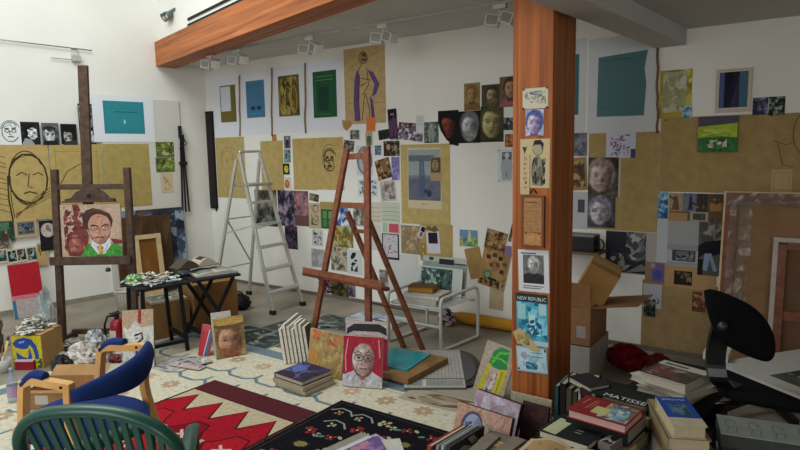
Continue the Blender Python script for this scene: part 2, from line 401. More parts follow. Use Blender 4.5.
# lower ceiling right of the small ceiling beam, and the beam itself
X2 = Vector((math.cos(R(85.2)), math.sin(R(85.2)), 0))
e0 = W(656, 47); e1 = W(686.5, 45)
zb2 = min(e0.z, e1.z)
bwid = (e1.x-e0.x)
pa = Vector((e0.x, WP.y, 0)); pb = Vector((e0.x+bwid, WP.y, 0))
LB = 5.0
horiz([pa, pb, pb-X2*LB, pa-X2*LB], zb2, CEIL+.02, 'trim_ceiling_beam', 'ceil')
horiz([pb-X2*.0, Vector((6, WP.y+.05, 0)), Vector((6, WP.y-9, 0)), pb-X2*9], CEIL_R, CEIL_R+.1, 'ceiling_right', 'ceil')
struct(MB().box((4.6, -4, 0), (4.8, WP.y, LWH)).build('wall_right', 'white'))
# upper wall standing on the beam with two dark slots of a railing
struct(MB().box((-.3, .06, bh), (9, .16, bh+1.6)).build('wall_upper', 'white', mw=Bf))
# skirting gap of the back and left wall
struct(MB().box((KP.x, WP.y-.012, 0), (4.6, WP.y, .035), '#6b6358').build('baseboard_back', 'matte'))
struct(MB().box((-9, 0, 0), (0, .05, .012), '#8d8778').build('baseboard_left', 'matte', mw=Lw))
# dark railing bars on the beam (grille)
zz = bh
r = empty('railing', 'pair of black horizontal rails running above the big wooden beam', 'railing', Bf @ Matrix.Translation((.5, .02, bh)))
d1 = hit(186.5, 21, b0+BN*.03, BN); d2 = hit(186.5, 25, b0+BN*.03, BN)
for pt in ((186.5, 19.3), (186.5, 25.4)):
    q = Bf.inverted() @ hit(pt[0], pt[1], b0+BN*.04, BN)
    MB().box((q.x-.5, .028, q.z-bh-.012), (8, .04, q.z-bh+.012), '#15161a').build('rail', 'matte', r)
# post
pw = PF(554.5, 200).x - PF(515, 200).x
# right side depth from pixel 575
d = ray(573, 225); t = (PFP.x+pw)/d.x; pdp = d.y*t - PFP.y
print('post w', pw, 'depth', pdp, 'z top', CEIL)
PW = pw; PD = pdp
struct(MB().box((PFP.x, PFP.y, 0), (PFP.x+pw, PFP.y+pdp, CEIL+.05)).box((PFP.x-.008, PFP.y-.008, 0), (PFP.x+pw+.008, PFP.y+pdp+.008, .02)).build('trim_post', 'fir', bevel=.006))

# ------------------------------------------------------------------ lights
w = bpy.data.worlds.new('world'); SC.world = w; w.use_nodes = True
bg = w.node_tree.nodes['Background']; bg.inputs['Color'].default_value = (.82, .93, 1.0, 1); bg.inputs['Strength'].default_value = .6
def area(name, loc, tgt, sx, sy, e, col):
    l = bpy.data.lights.new(name, 'AREA'); l.shape = 'RECTANGLE'; l.size = sx; l.size_y = sy; l.energy = e; l.color = col
    o = bpy.data.objects.new(name, l); C.objects.link(o); o.location = loc
    o.rotation_euler = (Vector(tgt)-Vector(loc)).to_track_quat('-Z', 'Y').to_euler(); return o
area('skylight', (-4.2, 1.2, 4.9), (-4.8, 3.2, 0), 3.2, 2.2, 125, (.92, 1, .97))
area('window_daylight', (-1.5, -3.2, 2.6), (-2.2, 3, .8), 3, 2, 85, (1, .97, .93))
area('right_fill_light', (2.6, -2.6, 1.9), (-.6, 4.5, 1.0), 1.6, 1.6, 40, (1, .97, .93))  # added fill lamp, not a real window: brightens the dark right side
SC.view_settings.view_transform = 'Standard'; SC.view_settings.look = 'None'; SC.view_settings.gamma = 1
SC.view_settings.use_curve_mapping = False; SC.view_settings.exposure = 0.2
# ------------------------------------------------------------------ sheets pinned to the walls and the post
def sheet(name, label, cat, pl, box, col, fn=None, rot=0, lvl=0, group=None, mat='paper', th=.0005, outline=None, pins=0):
    P, X, n = {'W': (W, WX, WN), 'L': (L, LX, LN), 'P': (PF, WX, WN)}[pl]
    base = {'W': .0008, 'L': .0212, 'P': .0008}[pl] + lvl*.0014 + (len(C.objects) % 40)*.00001
    x0, y0, x1, y1 = box; xm, ym = (x0+x1)/2, (y0+y1)/2
    c = P(xm, ym, base); w = abs((P(x1, ym)-P(x0, ym)).dot(X)); h = P(xm, y0).z - P(xm, y1).z
    if rot:                                        # a tilted sheet: its bounding box was measured
        a = abs(R(rot)); k = math.cos(a)**2-math.sin(a)**2; w, h = (w*math.cos(a)-h*math.sin(a))/k, (h*math.cos(a)-w*math.sin(a))/k
    m = frame(c, X, UP) @ Matrix.Rotation(R(-rot), 4, 'Z') @ Matrix.Translation((-w/2, -h/2, 0))
    a = Art(w, h, col, th, outline=outline)
    if fn: fn(a)
    o = a.build(name, mat, mw=m); tag(o, label, cat, group)
    if pins:
        for (u, v) in ((.04, .97), (.96, .97), (.04, .03), (.96, .03))[:pins]:
            MB().lathe([(.005, 0), (.006, .003), (.003, .005)], '#2a2622', 8).build('pin', 'gloss', o, None).location = (u*w, v*h, a.z)
    return o
KR = '#b59c62'; WT = '#d9dbde'
# --- left wall ---------------------------------------------------------------
bdl = L(96, 97).z
def lbl(x): return (Lw.inverted() @ L(x, 200)).x
tag(MB().box((lbl(106), .02, .003), (lbl(184), bdl, .02), '#d3cfc6').build('wall_board', 'paper', mw=Lw), 'tall off-white board standing against the left wall beside the room corner', 'board')
def hd(hair, bg, skin, sh):
    return lambda p: (p.rect(.02, .02, .98, .98, bg), face(p, .52, .55, .32, skin, hair, '#111111', sh, '#dcdcdc', body='#222222', n=16))
sheet('sketch', 'pale line drawing of a head in glasses pinned on the left wall', 'drawing', 'L', (0, 119, 21, 145), '#e0e2e2', lambda p: (k_head_sketch(p, '#2b2b2b', .5, .5, .38, .03), p.scrib(5, (.2, .1, .8, .9), .015, '#555555', 3)))
sheet('photograph', 'black and white photograph of a curly haired head, on the left wall', 'photograph', 'L', (21, 122, 40, 145), '#141414', lambda p: (k_bw(p, ('#101010', '#333333', '#1c1c1c'), 12, .09), p.ell(.5, .62, .38, .28, '#0b0b0b'), p.ell(.62, .5, .24, .26, '#c9c9c9'), p.speck(14, (.35, .3, .85, .7), .05, ['#777777', '#eeeeee', '#444444'], 2), p.poly([(0, 0), (.2, .3), (.5, .25), (.7, 0)], '#9a9a9a')))
sheet('photograph', 'grey photograph of a face in profile wearing a soft hat', 'photograph', 'L', (42, 123, 59, 145), '#5a5d60', lambda p: (k_bw(p, ('#3c4042', '#777a7c', '#2a2c2e'), 12, .09), p.ell(.45, .45, .3, .32, '#b5b5b5'), p.ell(.45, .74, .4, .12, '#26282a'), p.speck(14, (.2, .2, .7, .7), .05, ['#444444', '#dddddd'], 4), p.poly([(0, 0), (.1, .2), (.8, .2), (1, 0)], '#1b1b1b')))
sheet('photograph', 'black photograph of a face under a dark beret', 'photograph', 'L', (61, 124, 77, 145), '#0f0f10', lambda p: (p.ell(.42, .42, .26, .32, '#a9a6a2'), p.ell(.48, .76, .42, .17, '#08080a'), p.speck(12, (.2, .2, .65, .6), .05, ['#4c4a48', '#d8d4d0'], 5), p.poly([(.1, 0), (.3, .18), (1, .25), (1, 0)], '#333333')))
sheet('photograph', 'tall dark contact print half hidden behind the tall easel mast', 'photograph', 'L', (79, 104, 95, 145), '#101012', lambda p: (p.speck(16, (.05, .1, .3, .95), .05, ['#888888', '#cccccc', '#444444'], 1), p.speck(26, (.55, .05, .95, .95), .05, ['#777777', '#c5c5c5', '#3a3a3a'], 2)))
sheet('poster', 'white print with a teal rectangle hanging on the left wall above the kraft paper', 'print', 'L', (94, 96, 155, 142), '#dfe1e6', lambda p: (p.rect(.17, .18, .83, .88, '#2c8490'), p.rect(.22, .24, .78, .83, '#318892'), p.lines(.34, .62, .74, .68, 1, '#14616b', .02), p.lines(.25, .7, .8, .78, 2, '#1a7a84', .01), p.ell(.5, .44, .015, .05, '#9fd8d4')), lvl=1)
def kr1(p):
    c = '#3a2f1a'; k = p.h/p.w
    p.arc(.62, .55, .33, .33, 0, 360, .022, c); p.arc(.6, .56, .3, .36, 30, 330, .014, c); p.arc(.64, .55, .35, .31, 60, 300, .01, c)
    p.line([(.28, .6), (.26, .3), (.3, 0)], .02, c); p.line([(.32, .6), (.3, .3), (.33, .05)], .01, c)
    p.line([(.42, .6), (.52, .64), (.6, .6)], .015, c); p.line([(.7, .6), (.8, .63), (.88, .59)], .015, c)
    p.line([(.64, .62), (.6, .45), (.68, .43)], .012, c); p.line([(.52, .36), (.62, .38), (.75, .35)], .018, c)
    for i in range(11): y = .12+i*.07; p.line([(0, y), (.12, y+.05), (.27, y+.015*(i % 3))], .01, '#6b5526')
    for i in range(4): p.line([(.35, .1-i*.02), (.7, .2+i*.03), (.98, .3+i*.04)], .01, '#6b5526')
sheet('kraft_drawing', 'kraft paper with a large round charcoal face, far left on the wall', 'drawing', 'L', (-8, 145, 51.5, 221), KR, kr1, mat='kraft')
sheet('kraft_drawing', 'kraft paper with a faint curved line, behind the mast of the tall easel', 'drawing', 'L', (52.5, 144.5, 104, 215), '#b39a5e', lambda p: (p.line([(.16, .45), (.3, .62), (.55, .72), (.62, .72)], .012, '#4a3c20'), p.line([(.1, .95), (.1, .05)], .006, '#8d7038'), p.line([(.1, .9), (.95, .9)], .006, '#8d7038'), p.line([(.9, .95), (.92, .05)], .006, '#8d7038')), mat='kraft')
sheet('kraft_paper', 'blank kraft paper between the tall easel and the small green pictures', 'paper', 'L', (105, 144, 151, 207), '#ab9558', lambda p: None, mat='kraft', lvl=1)
gl = lambda sd: (lambda p: (p.speck(30, (.04, .05, .96, .95), .1, ['#6c7a35', '#94a04c', '#3f4a22', '#b0b27a', '#2a3018'], sd)))
sheet('postcard', 'green garden postcard on the white board, upper of the pair', 'postcard', 'L', (156, 142, 174, 157), '#5f6c32', gl(1), lvl=1)
sheet('postcard', 'green garden postcard on the white board, lower of the pair', 'postcard', 'L', (156, 157.5, 174.5, 172), '#5f6c32', gl(2), lvl=1)
sheet('sketch', 'small beige pencil study under the two green postcards', 'drawing', 'L', (161, 173, 173, 192.5), '#cdb894', lambda p: p.scrib(8, (.25, .15, .75, .85), .02, '#7d6a4c', 6), lvl=1)
sheet('picture', 'green picture with a red figure on the left wall beside the frame edge', 'picture', 'L', (-2, 221, 14.5, 242), '#3c5a44', lambda p: (p.speck(24, (.03, .04, .97, .96), .1, ['#2c4434', '#4f7458', '#22382c'], 3), p.poly([(.35, .05), (.4, .35), (.55, .42), (.6, .05)], '#6d2028'), p.ell(.47, .45, .06, .06, '#b08a76')))
sheet('framed_picture', 'small picture in a beige mount with a grey centre, beside the green picture', 'picture', 'L', (14.5, 219, 37, 237), '#b9a078', lambda p: (p.rect(.1, .12, .9, .88, '#8e7c5e'), p.rect(.16, .2, .84, .8, '#3f4b56'), p.speck(18, (.18, .22, .82, .78), .09, ['#5b6670', '#2c3640', '#7c8488'], 4), ), th=.012)
sheet('photograph', 'black photograph with a pale round face shape, behind the tall easel post', 'photograph', 'L', (40, 220, 66, 250), '#14161c', lambda p: (p.ell(.32, .68, .27, .24, '#b9a5a0'), p.speck(14, (.15, .5, .5, .85), .05, ['#8d4b4e', '#c9b9b2', '#7a6a68'], 5), p.rect(.72, .05, .98, .4, '#7a98a8'), p.rect(.6, .5, .95, .95, '#3a1216')), lvl=1)
sheet('photograph', 'small greyish red photograph at the left edge of the wall', 'photograph', 'L', (-2, 239, 11.5, 250), '#a89f90', lambda p: (p.rect(.1, .12, .9, .86, '#6c6c62'), p.speck(14, (.15, .15, .85, .8), .12, ['#7c3a34', '#4f544c', '#989078'], 6)))
def strip(n, cols, sd, bgc='#20242a'):
    def f(p):
        for i in range(n):
            a = (i+.06)/n; b = (i+.94)/n; p.rect(a, .12, b, .9, bgc); p.ell((a+b)/2, .55, .25/n, .22, cols[i % len(cols)], n=10)
            p.speck(8, (a, .14, b, .88), .09, ['#3f5a5c', '#7a8a88', '#1b2426', '#b5a08c'], sd+i)
    return f
sheet('photo_strip', 'small teal photograph strip at the lower left edge of the wall', 'photograph', 'L', (-3, 249, 7, 263), '#cfc2a8', strip(1, ['#5a8a88'], 1, '#1f4a50'))
sheet('photo_strip', 'strip of two dark little portraits on cream paper above the red canvas', 'photograph', 'L', (7, 248, 27, 263), '#cfc2a8', strip(2, ['#8fa39c', '#b89c84'], 2), rot=-4)
sheet('photo_strip', 'single teal portrait photo on cream paper beside a tan sketch', 'photograph', 'L', (26.5, 246, 37.5, 262), '#cfc2a8', strip(1, ['#9db0a8'], 3, '#1f3c44'), rot=-4)
sheet('sketch', 'tan sketch card leaning against the row of small portraits', 'drawing', 'L', (35, 243, 50, 266), '#b89a68', lambda p: p.scrib(9, (.15, .45, .85, .95), .02, '#4a3a26', 7, 6, .4), rot=6)
# --- back wall: top row ------------------------------------------------------
sheet('poster', 'white print with olive rectangle and grey inset, leftmost of the top row', 'print', 'W', (213.5, 74.5, 239, 136), '#dcdde4', lambda p: (p.rect(.27, .22, .88, .82, '#6f6430'), p.rect(.3, .4, .68, .8, '#ced2dc')))
def blue_p(p):
    p.rect(.2, .27, .82, .85, '#47789a')
    for x in (.42, .62): p.ell(x, .42, .09, .035, '#1c3a5c', n=6); p.ell(x, .33, .09, .03, '#4f8ab2'); p.arc(x, .33, .07, .025, 0, 360, .008, '#2c5c84')
    p.lines(.25, .74, .78, .8, 2, '#2c5c84', .005)
sheet('poster', 'white print with a blue rectangle and two dark spots', 'print', 'W', (240.5, 71, 270, 135), '#dcdde4', blue_p)
def oliv(p):
    p.rect(.18, .25, .85, .86, '#5d5226'); p.speck(50, (.2, .27, .83, .84), .035, ['#8f7d3a', '#3c3418', '#a8924a', '#6b5a2a'], 9, 3, 90)
    for x in (.3, .48, .68): p.arc(x, .5, .09, .2, 0, 360, .012, '#b09a50')
sheet('poster', 'white print with an olive and gold panel of vertical shapes', 'print', 'W', (273, 66, 304, 133), '#d9dae2', oliv)
sheet('poster', 'white print with a dark green rectangle', 'print', 'W', (306, 60.5, 341.5, 131), '#dcdde6', lambda p: (p.rect(.2, .19, .86, .85, '#1e5638'), p.rect(.3, .28, .66, .66, '#1d4a34'), p.rect(.36, .3, .62, .62, '#174030'), p.lines(.27, .7, .8, .8, 2, '#5d9a4c', .008), p.line([(.27, .68), (.27, .24), (.7, .24)], .006, '#4c8c4c')))
def curl(pl, x, y0, y1, lab, c):
    o = MB(); a = W(x, y0, .012); b = W(x, y1, .012); n = 12; rr = random.Random(int(x))
    o.tube([a.lerp(b, i/n)+Vector((rr.uniform(-.006, .006), rr.uniform(-.003, .003), 0)) for i in range(n+1)], .009, c, 6)
    tag(o.build('paper_roll_edge', 'kraft'), lab, 'paper edge')
curl('W', 239.5, 75, 136, 'thin brown curled paper edge between the olive inset and blue prints', '#a08468')
curl('W', 271.5, 68, 136, 'brown curled paper edge left of the olive and gold print', '#9a7c5c')
curl('W', 305, 63, 133, 'brown curled paper edge left of the dark green print', '#94765a')
curl('W', 657.5, 47, 133, 'wavy brown torn paper edge right of the large grey teal poster', '#7c5f40')
def kfig(p):
    v = '#62477a'; d = '#4a3a30'
    p.poly([(.33, .72), (.4, .62), (.36, .3), (.38, .04), (.24, .04), (.22, .3), (.26, .6)], v)
    p.poly([(.58, .7), (.72, .66), (.86, .5), (.78, .38), (.66, .34), (.7, .4), (.74, .5), (.66, .6)], v)
    p.line([(.44, .78), (.36, .7), (.34, .45), (.36, .05)], .012, d); p.line([(.56, .74), (.6, .5), (.44, .38)], .012, d)
    p.poly([(.62, .36), (.7, .3), (.74, .04), (.66, .04)], '#5c4474'); p.line([(.5, .4), (.46, .2), (.42, .04)], .012, d); p.line([(.52, .4), (.6, .2), (.62, .04)], .012, d)
    p.ell(.48, .86, .08, .06, '#9c7c52'); p.arc(.48, .86, .1, .075, 0, 360, .012, d); p.speck(10, (.4, .82, .58, .93), .015, [d, '#6a4c3c'], 3)
    p.line([(.42, .6), (.66, .56), (.5, .52), (.4, .5)], .012, d); p.line([(0, .28), (1, .26)], .004, '#8a6c3c'); p.line([(0, .68), (.4, .82), (1, .95)], .004, '#8a6c3c'); p.line([(.1, .98), (.5, .6)], .004, '#8a6c3c')
sheet('kraft_drawing', 'kraft drawing of a standing figure in a purple robe, right of the green print', 'drawing', 'W', (344, 47, 385, 124), '#b89f70', kfig, mat='kraft')
sheet('paper_scrap', 'small curled tan scrap at the lower left corner of the purple figure drawing', 'paper', 'W', (341, 120, 352, 131), '#a8824c', None, 0, 1, outline=[(.1, 1), (.9, .9), (1, .5), (.5, 0), (.2, .3)])
# krafts
sheet('kraft_drawing', 'narrow kraft sheet with a faint standing figure, behind the ladder', 'drawing', 'W', (216.5, 137.5, 245, 198), '#b29c66', lambda p: (p.arc(.4, .62, .2, .16, 0, 360, .012, '#9c7c44'), p.arc(.4, .5, .26, .34, 0, 360, .01, '#9c7c44'), p.line([(.34, .2), (.36, .02)], .01, '#9c7c44'), p.ell(.38, .62, .05, .04, '#a88850')), mat='kraft')
sheet('kraft_paper', 'blank kraft sheet right of the ladder top, left of the small photo column', 'paper', 'W', (261, 141, 283.5, 190.5), '#b39b62', None, mat='kraft')
sheet('kraft_paper', 'blank kraft sheet joined to the one with an ink face', 'paper', 'W', (293, 138.5, 316, 190), '#b39a60', None, mat='kraft')
sheet('kraft_drawing', 'kraft sheet with a small black ink face in glasses', 'drawing', 'W', (316, 137.5, 343.5, 190), '#b69c62', lambda p: (k_head_sketch(p, '#1f1a10', .5, .56, .2, .02), p.scrib(5, (.3, .4, .75, .75), .012, '#3a3018', 5), p.arc(.5, .6, .28, .27, 60, 250, .01, '#5c4c28')), mat='kraft')
sheet('tag', 'small orange brown tag above the photo column', 'tag', 'W', (272, 134.5, 276.5, 141), '#b5763c', None, 0, 1)
sheet('photograph', 'small purple grey snapshot at the top of the photo column', 'photograph', 'W', (284, 136, 290.5, 148.5), '#6f6878', lambda p: k_fig(p, '#2c2634', '#c0a8a0'), 0, 1)
sheet('photograph', 'small teal grey snapshot second from the top of the photo column', 'photograph', 'W', (284, 149.5, 290.5, 162.5), '#6c8488', lambda p: k_bw(p, ('#4a6266', '#90a4a4', '#2f4448'), 16, .1), 0, 1)
sheet('photograph', 'small dark snapshot with a bright yellow face', 'photograph', 'W', (283, 163.5, 289.5, 174.5), '#20201a', lambda p: (p.ell(.52, .48, .32, .34, '#c8b83a'), p.speck(6, (.35, .3, .7, .65), .06, ['#6a6018', '#efe27c'], 3)), 0, 1)
sheet('photograph', 'small cream snapshot with a red orange shape', 'photograph', 'W', (284, 177.5, 291, 189), '#cfc8b4', lambda p: (p.ell(.45, .45, .32, .36, '#b5482c'), p.ell(.45, .5, .16, .2, '#d88a3a')), 0, 1)
PHO = 'portrait reproductions pinned above the wall line'
def snap(label, box, bg, cols, sd, rot=0, lvl=1, n=26, size=.08, name='photograph', cat='photograph', m=.0, pl='W', extra=None, outline=None):
    def f(p):
        if cols: blotch(p, sorted([bg]*(m == 0)+cols, key=lambda c: sum(S(c)[:3])), max(10, int((box[2]-box[0])*.9)), sd, (m, m, 1-m, 1-m), .5/size*.55)
        if extra: extra(p)
    return sheet(name, label, cat, pl, box, bg, f, rot, lvl, outline=outline)
W4 = '#d6d6d4'
sheet('note', 'orange paper note under the purple figure drawing', 'note', 'W', (366, 117, 375.5, 131.5), '#d8743a', None, 3, 2)
snap('tiny black and white snapshot left of the orange note', (349.5, 129.5, 360, 140), '#c9ccca', ['#1c2420', '#44504a', '#8a8f8a', '#b08a84'], 1, m=.08)
snap('small figure card just below the orange note', (365.5, 131.5, 372.5, 147), '#a8a292', None, 2, extra=lambda p: k_fig(p, '#4f5a3c', '#b09070'))
snap('dark tilted snapshot at the top of the left leg of the red easel', (343, 139.5, 354.5, 152.5), '#4c5048', ['#20241c', '#6a5548', '#8d8a78', '#33382e'], 3, rot=8)
def oval(p):
    p.ell(.5, .5, .46, .46, '#8c909c'); p.ell(.5, .45, .32, .34, '#b3b0ae'); p.speck(16, (.25, .2, .75, .8), .05, ['#6c6870', '#8b8488', '#d0c8c0'], 4); p.arc(.5, .5, .46, .46, 0, 360, .03, '#4a4c58')
sheet('picture', 'oval grey portrait on white paper behind the red easel post', 'picture', 'W', (356.5, 145.5, 372.5, 175.5), '#cccdd0', oval, 0, 1)
sheet('photograph', 'dark brown group snapshot left of the aqueduct print', 'photograph', 'W', (383.5, 141, 399.5, 156), '#3a2a22', lambda p: (p.ell(.3, .6, .13, .2, '#b08d78'), p.ell(.75, .55, .12, .18, '#a8866e'), p.speck(18, (0, 0, 1, 1), .07, ['#20160f', '#5a3f32', '#8a8578'], 5)), 0, 1)
snap('tiny blue black snapshot left of the brown group snapshot', (374.5, 145, 381.5, 155.5), '#c5cad0', ['#1d2436', '#52607a', '#8d99ac'], 6, m=.06)
snap('tilted sepia photograph of draped cloth', (374.5, 157, 392.5, 181), '#3f2a18', ['#8d6a44', '#5c4026', '#b8956a', '#23170c'], 7, rot=-14, n=30, extra=lambda p: p.poly([(.3, .9), (.7, .95), (.9, .2), (.5, .4)], '#84603c'))
snap('narrow lilac card beside the tilted sepia photograph', (391.5, 157, 399.5, 180), '#8f86b8', ['#6c629c', '#a8a0cc', '#7c74a8'], 8, n=14)
sheet('sketch', 'white sheet with two grey pencil figures behind the red easel post', 'drawing', 'W', (358, 179, 377.5, 196.5), '#cfd3d6', lambda p: (p.speck(14, (.08, .1, .4, .9), .08, ['#6a7074', '#9aa0a4', '#4c5256'], 1), p.speck(14, (.62, .1, .95, .9), .08, ['#6a7074', '#9aa0a4', '#4c5256'], 2)), 0, 1)
snap('tilted pinkish grey life drawing right of the red easel post', (379.5, 179.5, 396.5, 202), '#bdb4b0', ['#8a7674', '#a09490', '#c8bcb6', '#6a5c5c'], 9, rot=-6, name='sketch', cat='drawing', m=.08)
def stave(c, n, sd):
    def f(p):
        for i in range(n): p.line([(.05, .12+i*.8/n), (.95, .13+i*.8/n)], .02, c[i % len(c)])
        p.lines(.1, .1, .9, .9, n*2, '#a9a49a', .008)
    return f
sheet('note', 'cream sheet with thin red ruled lines behind the red easel', 'paper', 'W', (366, 202, 380.5, 223), '#cdc5b4', stave(['#b0705c', '#8d7a68'], 4, 1), 0, 1)
sheet('note', 'pale green sheet with dark green ruled lines', 'paper', 'W', (381, 202, 399.5, 222.5), '#c2c7b4', stave(['#2c5c48', '#8aa890'], 4, 2), 0, 1)
sheet('note', 'pale sheet with a pink square under the green lined sheet', 'paper', 'W', (382, 222, 399.5, 233.5), '#c6cabc', lambda p: (p.rect(.4, .1, .95, .85, '#c0505e'), p.rect(.05, .1, .3, .9, '#a8b8a0')), 0, 2)
sheet('picture', 'pale grid of pink marks in a dark border', 'picture', 'W', (382, 234, 399, 259.5), '#2c2a34', lambda p: (p.rect(.07, .09, .92, .97, '#c4bcc2'), p.speck(22, (.12, .15, .88, .92), .025, ['#b05a70', '#5c4a5c', '#8a7a88'], 3)), 0, 1)
sheet('note', 'white sheet with small text below the red easel cross piece', 'paper', 'W', (367, 224, 381, 250), '#cfcbc4', lambda p: p.lines(.1, .1, .9, .92, 9, '#a09a92', .012), 0, 1)
snap('grey face study beside the red easel post', (353, 207, 366, 226), '#a8a4a0', ['#6c6864', '#c8c2bc', '#8a8480', '#4c4844'], 10, m=.05, name='sketch', cat='drawing')
# snapshots above the kraft poster
snap('tall purple black snapshot of a seated person', (387.5, 108.5, 398, 139), '#1c1424', None, 11, rot=-4, lvl=2, extra=lambda p: (k_fig(p, '#5c3a5c', '#b07c84'), p.speck(10, (0, .6, 1, 1), .05, ['#2c2238', '#120c18'], 1)))
snap('black card with a bright corner under the purple black snapshot', (378, 128.5, 393, 140), '#0e100f', ['#1a1d1a', '#2a302c'], 12, rot=-6, lvl=1, extra=lambda p: p.poly([(.7, 0), (.8, .5), (1, .4), (1, 0)], '#b88c98'))
snap('pale lilac snapshot under the purple black one', (390, 129, 399, 140), '#8f8490', ['#c8b8c0', '#54485c', '#7a6c78'], 13, lvl=1)
snap('long tilted street photograph with red and white figures', (396.5, 126.5, 423.5, 142.5), '#a9b0bc', ['#4c5468', '#8a3038', '#d5d8de', '#1f2434', '#6c7890'], 14, rot=8, lvl=1, n=40)
snap('narrow dark strip photograph above the long street photograph', (398.5, 121.5, 416.5, 130), '#6a6c70', ['#20242c', '#a8584c', '#c8c8c8', '#363a42'], 15, rot=6, lvl=1, size=.14)
sheet('note', 'small white text slip beside the grey green portrait', 'paper', 'W', (416, 115, 424, 133), '#cfcfd0', lambda p: p.lines(.12, .4, .88, .9, 4, '#8a8c90', .02), 0, 2)
snap('grey green portrait with folded hands', (424, 122, 438.5, 143), '#5f6a64', None, 16, extra=lambda p: (p.speck(26, (0, 0, 1, 1), .07, ['#3c4640', '#7d8880', '#2a322e'], 6), k_fig(p, '#8a948c', '#b0a89c')))
def rf(bg, skin, sh, li, hair, line, **k):
    return lambda p: (p.rect(0, 0, 1, 1, bg), face(p, k.pop('cx', .5), k.pop('cy', .52), k.pop('r', .4), skin, hair, line, sh, li, **k))
sheet('portrait', 'dark print of a red brown face cut to an oval at the lower left', 'print', 'W', (438, 110.5, 458.5, 146), '#100c0c', lambda p: facepix(p, .5, .56, .36, '#6a2c24', '#1c0a0a', '#a05040', '#0c0808', '#100c0c', '#0c0808', n=22, seed=3, clip=lambda u, v: v > .95-1.6*u and v > .45-.9*u and v > .1-.1*u), 0, 1, outline=[(0, 1), (1, .97), (1, 0), (.75, .02), (.4, .18), (.12, .45), (0, .7)])
sheet('portrait', 'black and white print of a grizzled old face', 'print', 'W', (458.5, 111, 480.5, 143), '#0e0f12', lambda p: facepix(p, .5, .55, .4, '#9c9c9c', '#303034', '#e8e8e8', '#68686c', '#121216', '#101012', beard='#8c8c8c', n=26, seed=4, mouth='#303034', nz=.45), 0, 2)
sheet('portrait', 'green brown print of an old lined face filling the sheet', 'print', 'W', (480.5, 106, 503.5, 142), '#3c3a26', lambda p: facepix(p, .5, .55, .46, '#948858', '#2c2a16', '#d4c890', '#4c4828', '#3c3a24', '#24220f', n=28, seed=8, mouth='#4c3c20', nz=.45), 0, 1)
sheet('portrait', 'faded tan print of a standing figure, uppermost left of the old masters', 'print', 'W', (464, 83, 480, 110.5), '#7c6c44', lambda p: facepix(p, .5, .6, .3, '#9c7c50', '#54401f', '#b8965c', '#7c5c34', '#8c7c4c', '#7a5c38', n=20, seed=2), 0, 1)
sheet('portrait', 'small dim portrait of a bearded face, between the tan and pink prints', 'print', 'W', (481.5, 84.5, 499.5, 106), '#2f2c20', lambda p: facepix(p, .58, .5, .42, '#8d7a58', '#2c2414', '#c8b080', '#3c3422', '#4c4830', '#2c281c', beard='#6c6044', n=22, seed=5, nz=.4), 0, 2)
sheet('portrait', 'print of a long haired head in a pink robe beside the timber post', 'print', 'W', (499.5, 76.5, 517, 107), '#4c3f34', lambda p: facepix(p, .66, .62, .34, '#9c7860', '#3c241c', '#c89c80', '#4c3024', '#6c5c44', '#945c60', n=22, seed=6), 0, 1)
snap('small dark grey snapshot under the pink robed print', (503.5, 117.5, 516, 130), '#3a4044', ['#1f2428', '#6c7478', '#9aa2a4', '#2c3236'], 17)
snap('small rusty brown card low beside the timber post', (505, 134, 516, 147), '#7a4a30', ['#a0603c', '#4c2c1c', '#b88c5c'], 18)
sheet('photograph', 'white card with a small grey photo of a statue, left of the timber post', 'photograph', 'W', (498, 149.5, 515.5, 182), '#cfd2d8', lambda p: (p.rect(.22, .1, .78, .92, '#5c6470'), p.speck(20, (.24, .12, .76, .9), .05, ['#2c323a', '#8d949e', '#444a54'], 5), k_fig(p, '#a8acb2', '#c8c8c8')), 0, 1, pins=4)
sheet('kraft_board', 'tall kraft sheet carrying a blue grey aqueduct print', 'paper', 'W', (400.5, 144.5, 449.5, 225), '#bba468', None, mat='kraft')
def aqu(p):
    p.rect(.02, .14, .98, .97, '#9aa2a0'); p.rect(.02, .14, .98, .52, '#64687a'); p.rect(.02, .5, .98, .55, '#7a7f8a')
    p.speck(40, (.03, .14, .97, .5), .03, ['#5c6074', '#6c7084', '#666a7c'], 3); p.speck(24, (.03, .55, .97, .95), .04, ['#929c9a', '#a0a6a0', '#969e98'], 4)
    p.rect(.04, .78, .78, .88, '#5c6f78'); p.poly([(.34, .2), (.36, .8), (.5, .8), (.54, .2)], '#55607a'); p.poly([(.4, .55), (.41, .78), (.47, .78), (.48, .55)], '#6a7890')
    p.speck(5, (.5, .2, .72, .32), .03, ['#363a4c'], 5)
    p.lines(.4, .06, .6, .1, 1, '#7a6a50', .01)
sheet('print', 'blue grey print of a tall stone pier on the kraft sheet', 'print', 'W', (407.5, 148, 441, 209), '#cdbf9c', aqu, 0, 1)
sheet('card', 'little brown card with a coil pattern stuck over the aqueduct print', 'card', 'W', (430.5, 157, 441, 181), '#a89468', lambda p: (p.rect(.05, .35, .95, .97, '#5a4a34'), p.arc(.45, .66, .25, .2, 0, 360, .05, '#a8946a'), p.arc(.45, .66, .12, .09, 0, 360, .05, '#a8946a')), 0, 2)
snap('mottled tan map under the tall kraft sheet', (401, 225.5, 420, 254), '#a8946a', ['#8d7650', '#bca67c', '#9c6a5c', '#7c8460'], 19, n=50, size=.04, name='map', cat='map', lvl=0)
sheet('card', 'tilted white card with a black and pink picture on the map corner', 'card', 'W', (417, 225, 426.5, 239), '#c9c5c8', lambda p: (p.rect(.2, .55, .9, .95, '#16141c'), p.rect(.3, .1, .8, .5, '#8a4c6c')), 25, 2)
sheet('card', 'white card with a dark purple screen shape, hung on kraft', 'card', 'W', (426, 231, 440.5, 254), '#cdcbd0', lambda p: p.rect(.15, .45, .85, .95, '#2c1830'), -4, 2)
